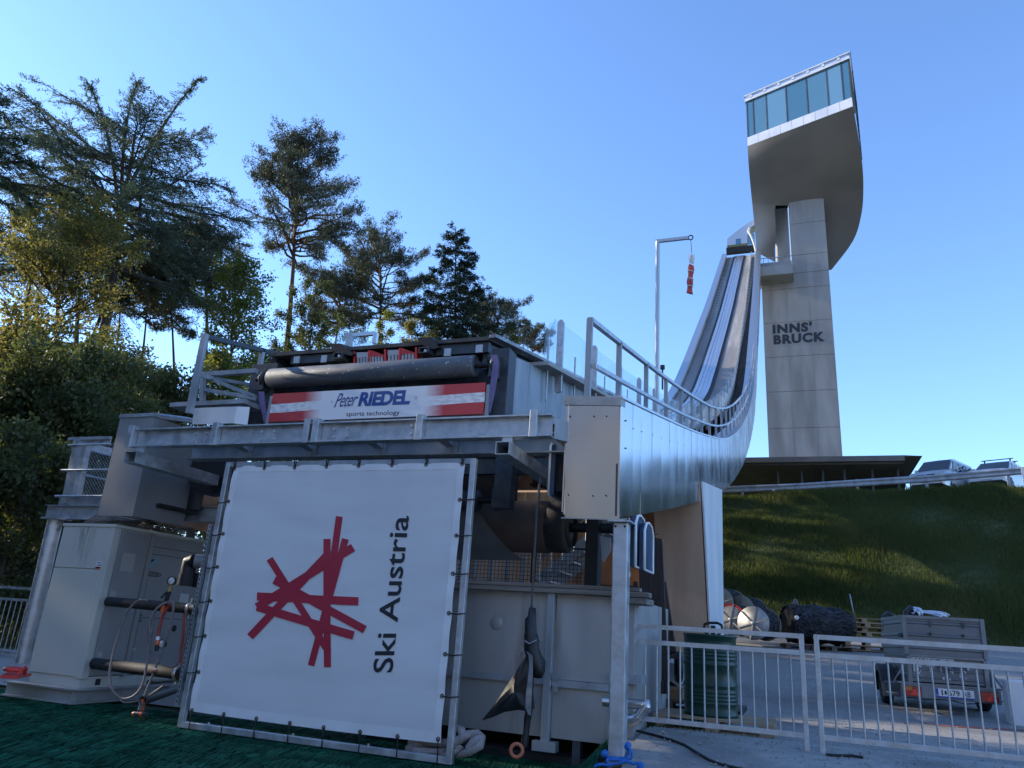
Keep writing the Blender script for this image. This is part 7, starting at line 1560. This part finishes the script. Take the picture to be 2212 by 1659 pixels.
vtree("broadleaf_tree", "dense green broadleaf tree at the foot of the tall pine", [(668, 770), (672, 700), (668, 648)], 42, .18, "broad", .1, 2.7, 44, 26000, seed=21, lm=m_drk)
vtree("broadleaf_tree", "light green young tree climbing around the orange pine trunk", [(822, 770), (825, 730), (826, 690)], 44, .1, "broad", .1, 1.2, 26, 9000, seed=22)
vtree("yellow_bush", "bright yellow-green bush between the two black guide plates", [(888, 770), (890, 740), (890, 712)], 42, .1, "broad", .0, 1.5, 26, 12000, seed=23, lm=m_yel)
vtree("broadleaf_tree", "loose green tree with sky showing through left of the tall pine".replace(" left of", " beside"), [(497, 880), (500, 760), (505, 640), (512, 590)], 32, .16, "broad", 860, 1.8, 50, 7500, seed=25)
vtree("pine_tree", "pine with spreading dark top and orange trunk behind the larch", [(440, 870), (447, 640), (438, 560), (428, 520)], 38, .24, "pine", 625, 2.5, 36, 18000, seed=28)
vtree("pine_tree", "thin pine trunk with bare branches behind the walkway railing", [(378, 800), (372, 700), (365, 640), (350, 570)], 40, .17, "pine", 715, 1.9, 26, 11000, seed=31)
vtree("pine_tree", "twisted thin pine between the larch trunk and the bare-branched pine", [(300, 850), (312, 720), (318, 640), (310, 580)], 37, .16, "pine", 700, 1.9, 26, 11000, seed=33)
vtree("pine_tree", "dark pine under the larch crown", [(250, 800), (262, 660), (262, 590)], 42, .2, "pine", 680, 2.0, 20, 6000, seed=35)
vtree("maple_tree", "tree with yellow young leaves lit by the sun in front of the larch trunk", [(120, 830), (125, 640), (160, 520), (190, 500)], 27, .2, "broad", 800, 2.6, 44, 9500, seed=37, lm=m_yel, side=-.3)
vtree("pine_tree", "dark pine at the edge of the wood behind the yellow tree", [(45, 850), (62, 640), (75, 480)], 36, .3, "pine", 620, 2.6, 28, 10000, seed=39)
vtree("pine_tree", "second dark pine filling the gap beside the larch", [(160, 850), (170, 640), (172, 500)], 40, .3, "pine", 590, 2.4, 24, 8000, seed=40)
vtree("larch_tree", "larch cut off by the picture edge with dark drooping sprays", [(-78, 850), (-70, 500), (-62, 190)], 28, .35, "larch", 420, 3.0, 34, 12000, seed=42)
vtree("hornbeam_tree", "low leafy tree with sunny yellow tips at the very edge of the view", [(28, 1050), (30, 820), (40, 740)], 21, .16, "broad", .15, 2.4, 50, 14000, seed=44, lm=m_yel)
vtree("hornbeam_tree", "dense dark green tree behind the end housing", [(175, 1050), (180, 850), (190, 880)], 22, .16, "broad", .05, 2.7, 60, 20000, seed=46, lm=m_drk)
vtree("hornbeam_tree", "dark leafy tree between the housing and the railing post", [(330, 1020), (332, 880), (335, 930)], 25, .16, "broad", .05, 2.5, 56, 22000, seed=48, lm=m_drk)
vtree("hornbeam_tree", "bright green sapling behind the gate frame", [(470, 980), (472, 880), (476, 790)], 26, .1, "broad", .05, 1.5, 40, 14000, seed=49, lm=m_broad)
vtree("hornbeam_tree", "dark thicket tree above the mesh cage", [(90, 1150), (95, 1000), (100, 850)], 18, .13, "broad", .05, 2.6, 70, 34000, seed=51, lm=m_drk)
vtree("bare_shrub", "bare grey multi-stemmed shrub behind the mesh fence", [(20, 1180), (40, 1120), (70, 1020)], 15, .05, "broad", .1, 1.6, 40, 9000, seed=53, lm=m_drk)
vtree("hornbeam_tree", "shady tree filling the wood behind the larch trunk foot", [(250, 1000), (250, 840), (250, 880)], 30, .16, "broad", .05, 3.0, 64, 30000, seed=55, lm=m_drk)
for i, (px_, T_, yt) in enumerate(((10, 46, 700), (110, 50, 760))):
    vtree("spruce_tree", ("dark spruce deep in the wood at the picture edge", "dark spruce deep in the wood behind the yellow tree")[i], [(px_, 900), (px_+10, 750), (px_+20, yt)], T_, .25, "spruce", .1, 3.8, 60, 18000, seed=60+i, lsz=(.34, .10))
for i, (px_, T_, yt, R_, lm_) in enumerate(((700, 46, 715, 1.6, m_broad), (760, 47, 690, 2.3, m_drk), (935, 46, 690, 2.2, m_drk), (1030, 50, 700, 2.4, m_drk), (1105, 54, 715, 2.0, m_drk), (560, 38, 740, 1.6, m_broad))):
    vtree("understory_bush", ("pale leafy bush between the tall pine trunk and the acrylic panel", "dark leafy bush behind the acrylic panel", "dark leafy bush at the foot of the pointed spruce", "dark leafy bush below the small crooked pine", "last dark leafy bush before the acrylic wall", "green bush between the railing and the tall pine trunk")[i], [(px_, 800), (px_, 770), (px_, yt+25)], T_, .1, "broad", .0, R_, 40, 14000, seed=100+i, lm=lm_)
# forest continuing out of the picture on the sunny side: it shades the foreground
def outside(kind, nm, lab, R_, n_, lf, sd, sz): b = (-30-sd % 7*3, -30-sd % 5*5); z_ = float(hgt(*b)); return tree(nm, lab, (*b, z_), [(*b, z_+10), (b[0]+.3, b[1], z_+20)], .33, kind, .08, R_, n_, lf, group="trees outside the view", seed=sd, lsz=sz, lm=m_spr if kind == "spruce" else m_drk)
proto = [outside("spruce", "spruce_tree", "dark spruce of the wood outside the view", 4.3, 80, 40000, 80, (.32, .10)), outside("broad", "hornbeam_tree", "dense leafy tree of the wood outside the view", 4.6, 70, 36000, 83, (.24, .17)), outside("spruce", "spruce_tree", "dark spruce of the wood outside the view", 4.0, 80, 40000, 86, (.32, .10))]
r = random.Random(12)
for ix in range(6):
    for iy in range(17):
        x = -18-ix*6.0+r.uniform(-2, 2); y = -36+iy*5.0+r.uniform(-1.8, 1.8); sc_ = r.uniform(.75, 1.05)
        d_ = math.hypot(x, y); ca = math.degrees(math.atan2(x, y))+21.27 if y > 0 else -90
        if y > 0 and ca+math.degrees(4/d_) > -44: continue
        if r.random() < .06: continue
        o = copy_tree(proto[r.randrange(3)]); o.location = (x, y, float(hgt(x, y))-.2); o.scale = (sc_, sc_, sc_*r.uniform(.9, 1.1)); o.rotation_euler = (0, 0, r.uniform(0, 6.28))

# ------------------------------------------------------------------ grass on the bank, meadow and bristle matting
m_grass = M("meadow_grass_blades", (.042, .060, .022), (.088, .108, .044), .25, .7, spec=.2, world=True, c3=(.17, .15, .06), scale3=.3, lo3=.54, hi3=.72, backlit=((.16, .2, .03), .4))
def blades(name, X, Y, L, wd, m, lean=.35, label=None):
    n = len(X); Z = hgt(X, Y); b = np.stack([X, Y, Z-.02], 1); d = np.stack([RNG.normal(0, lean, n), RNG.normal(0, lean, n), np.ones(n)], 1); d = unit(d)*L[:, None]
    s = np.stack([RNG.normal(0, 1, n), RNG.normal(0, .5, n), np.zeros(n)], 1); s = unit(s)*wd[:, None]
    tip = b+d; mid = b+d*.55+np.stack([np.zeros(n), np.zeros(n), L*.06], 1)
    v = np.stack([b-s, b+s, mid+s*.7, tip, mid-s*.7], 1).reshape(-1, 3)
    me = bpy.data.meshes.new(name); me.vertices.add(5*n); me.vertices.foreach_set("co", v.astype(np.float32).ravel()); me.loops.add(5*n); me.loops.foreach_set("vertex_index", np.arange(5*n, dtype=np.int32))
    me.polygons.add(n); me.polygons.foreach_set("loop_start", np.arange(0, 5*n, 5, dtype=np.int32)); me.polygons.foreach_set("loop_total", np.full(n, 5, dtype=np.int32)); me.update(calc_edges=True); me.materials.append(m)
    o = bpy.data.objects.new(name, me); col.objects.link(o); o['kind'] = 'stuff'
    if label: o['label'] = label; o['category'] = "grass"
    return o
n = 230000
X = RNG.uniform(-3.5, 19, n); Y = 27.1+10.6*RNG.random(n)**.9
pn = (np.sin(X*.9+np.sin(Y*.7)*1.3)+np.sin(Y*1.7+X*.35)+np.sin(X*2.3-Y*1.1)*.6)
keepm = RNG.random(n) < np.clip(.70+.16*pn, .35, 1); X, Y, pn = X[keepm], Y[keepm], pn[keepm]
L = RNG.uniform(.14, .34, len(X))*(1+.22*pn)*np.where(Y > 36.6, 1.2, 1); L = np.clip(L, .08, .6)
blades("bank_grass", X, Y, L, RNG.uniform(.008, .016, len(X)), m_grass, .3, "long rough grass covering the steep bank")
n = 26000; X = RNG.uniform(-26, -9.5, n); Y = RNG.uniform(10.8, 24, n); blades("meadow_grass", X, Y, RNG.uniform(.12, .4, n), RNG.uniform(.008, .018, n), m_grass, .35, "rough grass behind the chiller at the edge of the wood")
n = 9000; X = RNG.uniform(-7, -2.4, n); Y = RNG.uniform(27, 31, n); blades("bank_grass_under_ramp", X, Y, RNG.uniform(.15, .3, n), RNG.uniform(.01, .018, n), m_grass, .3, "grass of the bank seen beneath the ramp")
# weeds at the apron edge
n = 420; cxw = onY(zr(190, 990), 8.6); X = cxw.x+RNG.normal(0, .30, n); Y = 8.62+RNG.normal(0, .07, n); o = blades("weeds", X, Y, RNG.uniform(.05, .22, n), RNG.uniform(.006, .014, n), m_grass, .8, "weeds growing at the edge of the concrete apron")
# grit lying on the paving
n = 2600; X = np.concatenate([RNG.uniform(-1.5, 5, n//2), RNG.uniform(-1, 6, n-n//2)]); Y = np.concatenate([RNG.uniform(7.1, 8.6, n//2), RNG.uniform(8.6, 15, n-n//2)]); s_ = RNG.uniform(.004, .014, n)*np.where(RNG.random(n) < .05, 2.0, 1)
c_ = np.stack([X, Y, hgt(X, Y)+.055+np.where(Y > 8.6, -.02, 0)], 1); tv = np.array([[1, 0, 0], [-.5, .87, 0], [-.5, -.87, 0], [.1, .1, .9]]); v = (c_[:, None]+tv[None]*s_[:, None, None]*RNG.uniform(.6, 1.4, (n, 4, 1)))
i4 = np.arange(n)[:, None, None]*4+np.array([[0, 1, 3], [1, 2, 3], [2, 0, 3]])[None]
me = bpy.data.meshes.new("grit"); me.from_pydata(v.reshape(-1, 3).tolist(), [], i4.reshape(-1, 3).tolist()); me.materials.append(M("paving_grit", (.10, .095, .085), (.38, .36, .33), 5, .9, world=True)); o = bpy.data.objects.new("grit", me); col.objects.link(o); o['kind'] = 'stuff'; o['label'] = "grit and crumbs lying on the paving"; o['category'] = "gravel"
# bristles: rows of strands combed down the slope
m_bris = M("green_bristle_strands", (.006, .06, .032), (.022, .16, .085), 5, .6, world=True, spec=.15, c3=(.006, .07, .036), scale3=1.2, lo3=.4, hi3=.7)
rowsY = np.arange(2.2, 8.0, .36); PX = []; 
for ry_ in rowsY:
    nn = 13000; x = RNG.uniform(-14, 1.0, nn); yj = ry_+.05*np.sin(x*1.7+ry_*3)+RNG.normal(0, .012, nn)
    PX.append(np.stack([x, yj], 1))
PX = np.concatenate(PX); xb, yb3 = PX[:, 0], PX[:, 1]
k = (yb3 < 8.15) & ~((xb > -1.75) & (yb3 > 6.95)) & (xb < np.where(yb3 > 6.2, -1.2, 1.0)); xb, yb3 = xb[k], yb3[k]; n = len(xb)
ln_ = RNG.uniform(.30, .46, n); dirx = .16+RNG.normal(0, .08, n); dy = -np.ones(n)
zb0 = hgt(xb, yb3)+.045+RNG.uniform(0, .03, n)
def bpt(t, lift): xx = xb+dirx*ln_*t; yy = yb3+dy*ln_*t; return np.stack([xx, yy, hgt(xx, yy)+.04+lift], 1)
p0 = bpt(0, .005); p1 = bpt(.3, RNG.uniform(.02, .045, n)); p2 = bpt(.7, RNG.uniform(.018, .04, n)); p3 = bpt(1, RNG.uniform(.0, .02, n)); sw = np.stack([np.full(n, .0026), np.zeros(n), RNG.normal(0, .0015, n)], 1)
v = np.stack([p0-sw, p0+sw, p1+sw, p2+sw, p3, p2-sw, p1-sw], 1).reshape(-1, 3)
me = bpy.data.meshes.new("mat_bristles"); me.vertices.add(7*n); me.vertices.foreach_set("co", v.astype(np.float32).ravel())
idx = (np.arange(n)*7)[:, None]+np.array([[0, 1, 2, 6, 6, 2, 3, 5, 5, 3, 4, 4]])
q = np.concatenate([idx[:, :4], idx[:, 4:8]], 0); tr3 = idx[:, [8, 9, 10]]
lv = np.concatenate([q.ravel(), tr3.ravel()]).astype(np.int32); me.loops.add(len(lv)); me.loops.foreach_set("vertex_index", lv)
ls = np.concatenate([np.arange(0, 4*len(q), 4), 4*len(q)+np.arange(0, 3*n, 3)]).astype(np.int32); lt = np.concatenate([np.full(len(q), 4), np.full(n, 3)]).astype(np.int32)
me.polygons.add(len(ls)); me.polygons.foreach_set("loop_start", ls); me.polygons.foreach_set("loop_total", lt); me.update(calc_edges=True); me.materials.append(m_bris)
o = bpy.data.objects.new("mat_bristles", me); col.objects.link(o); o['kind'] = 'stuff'; o['label'] = "green plastic bristles of the landing slope mats"; o['category'] = "matting"
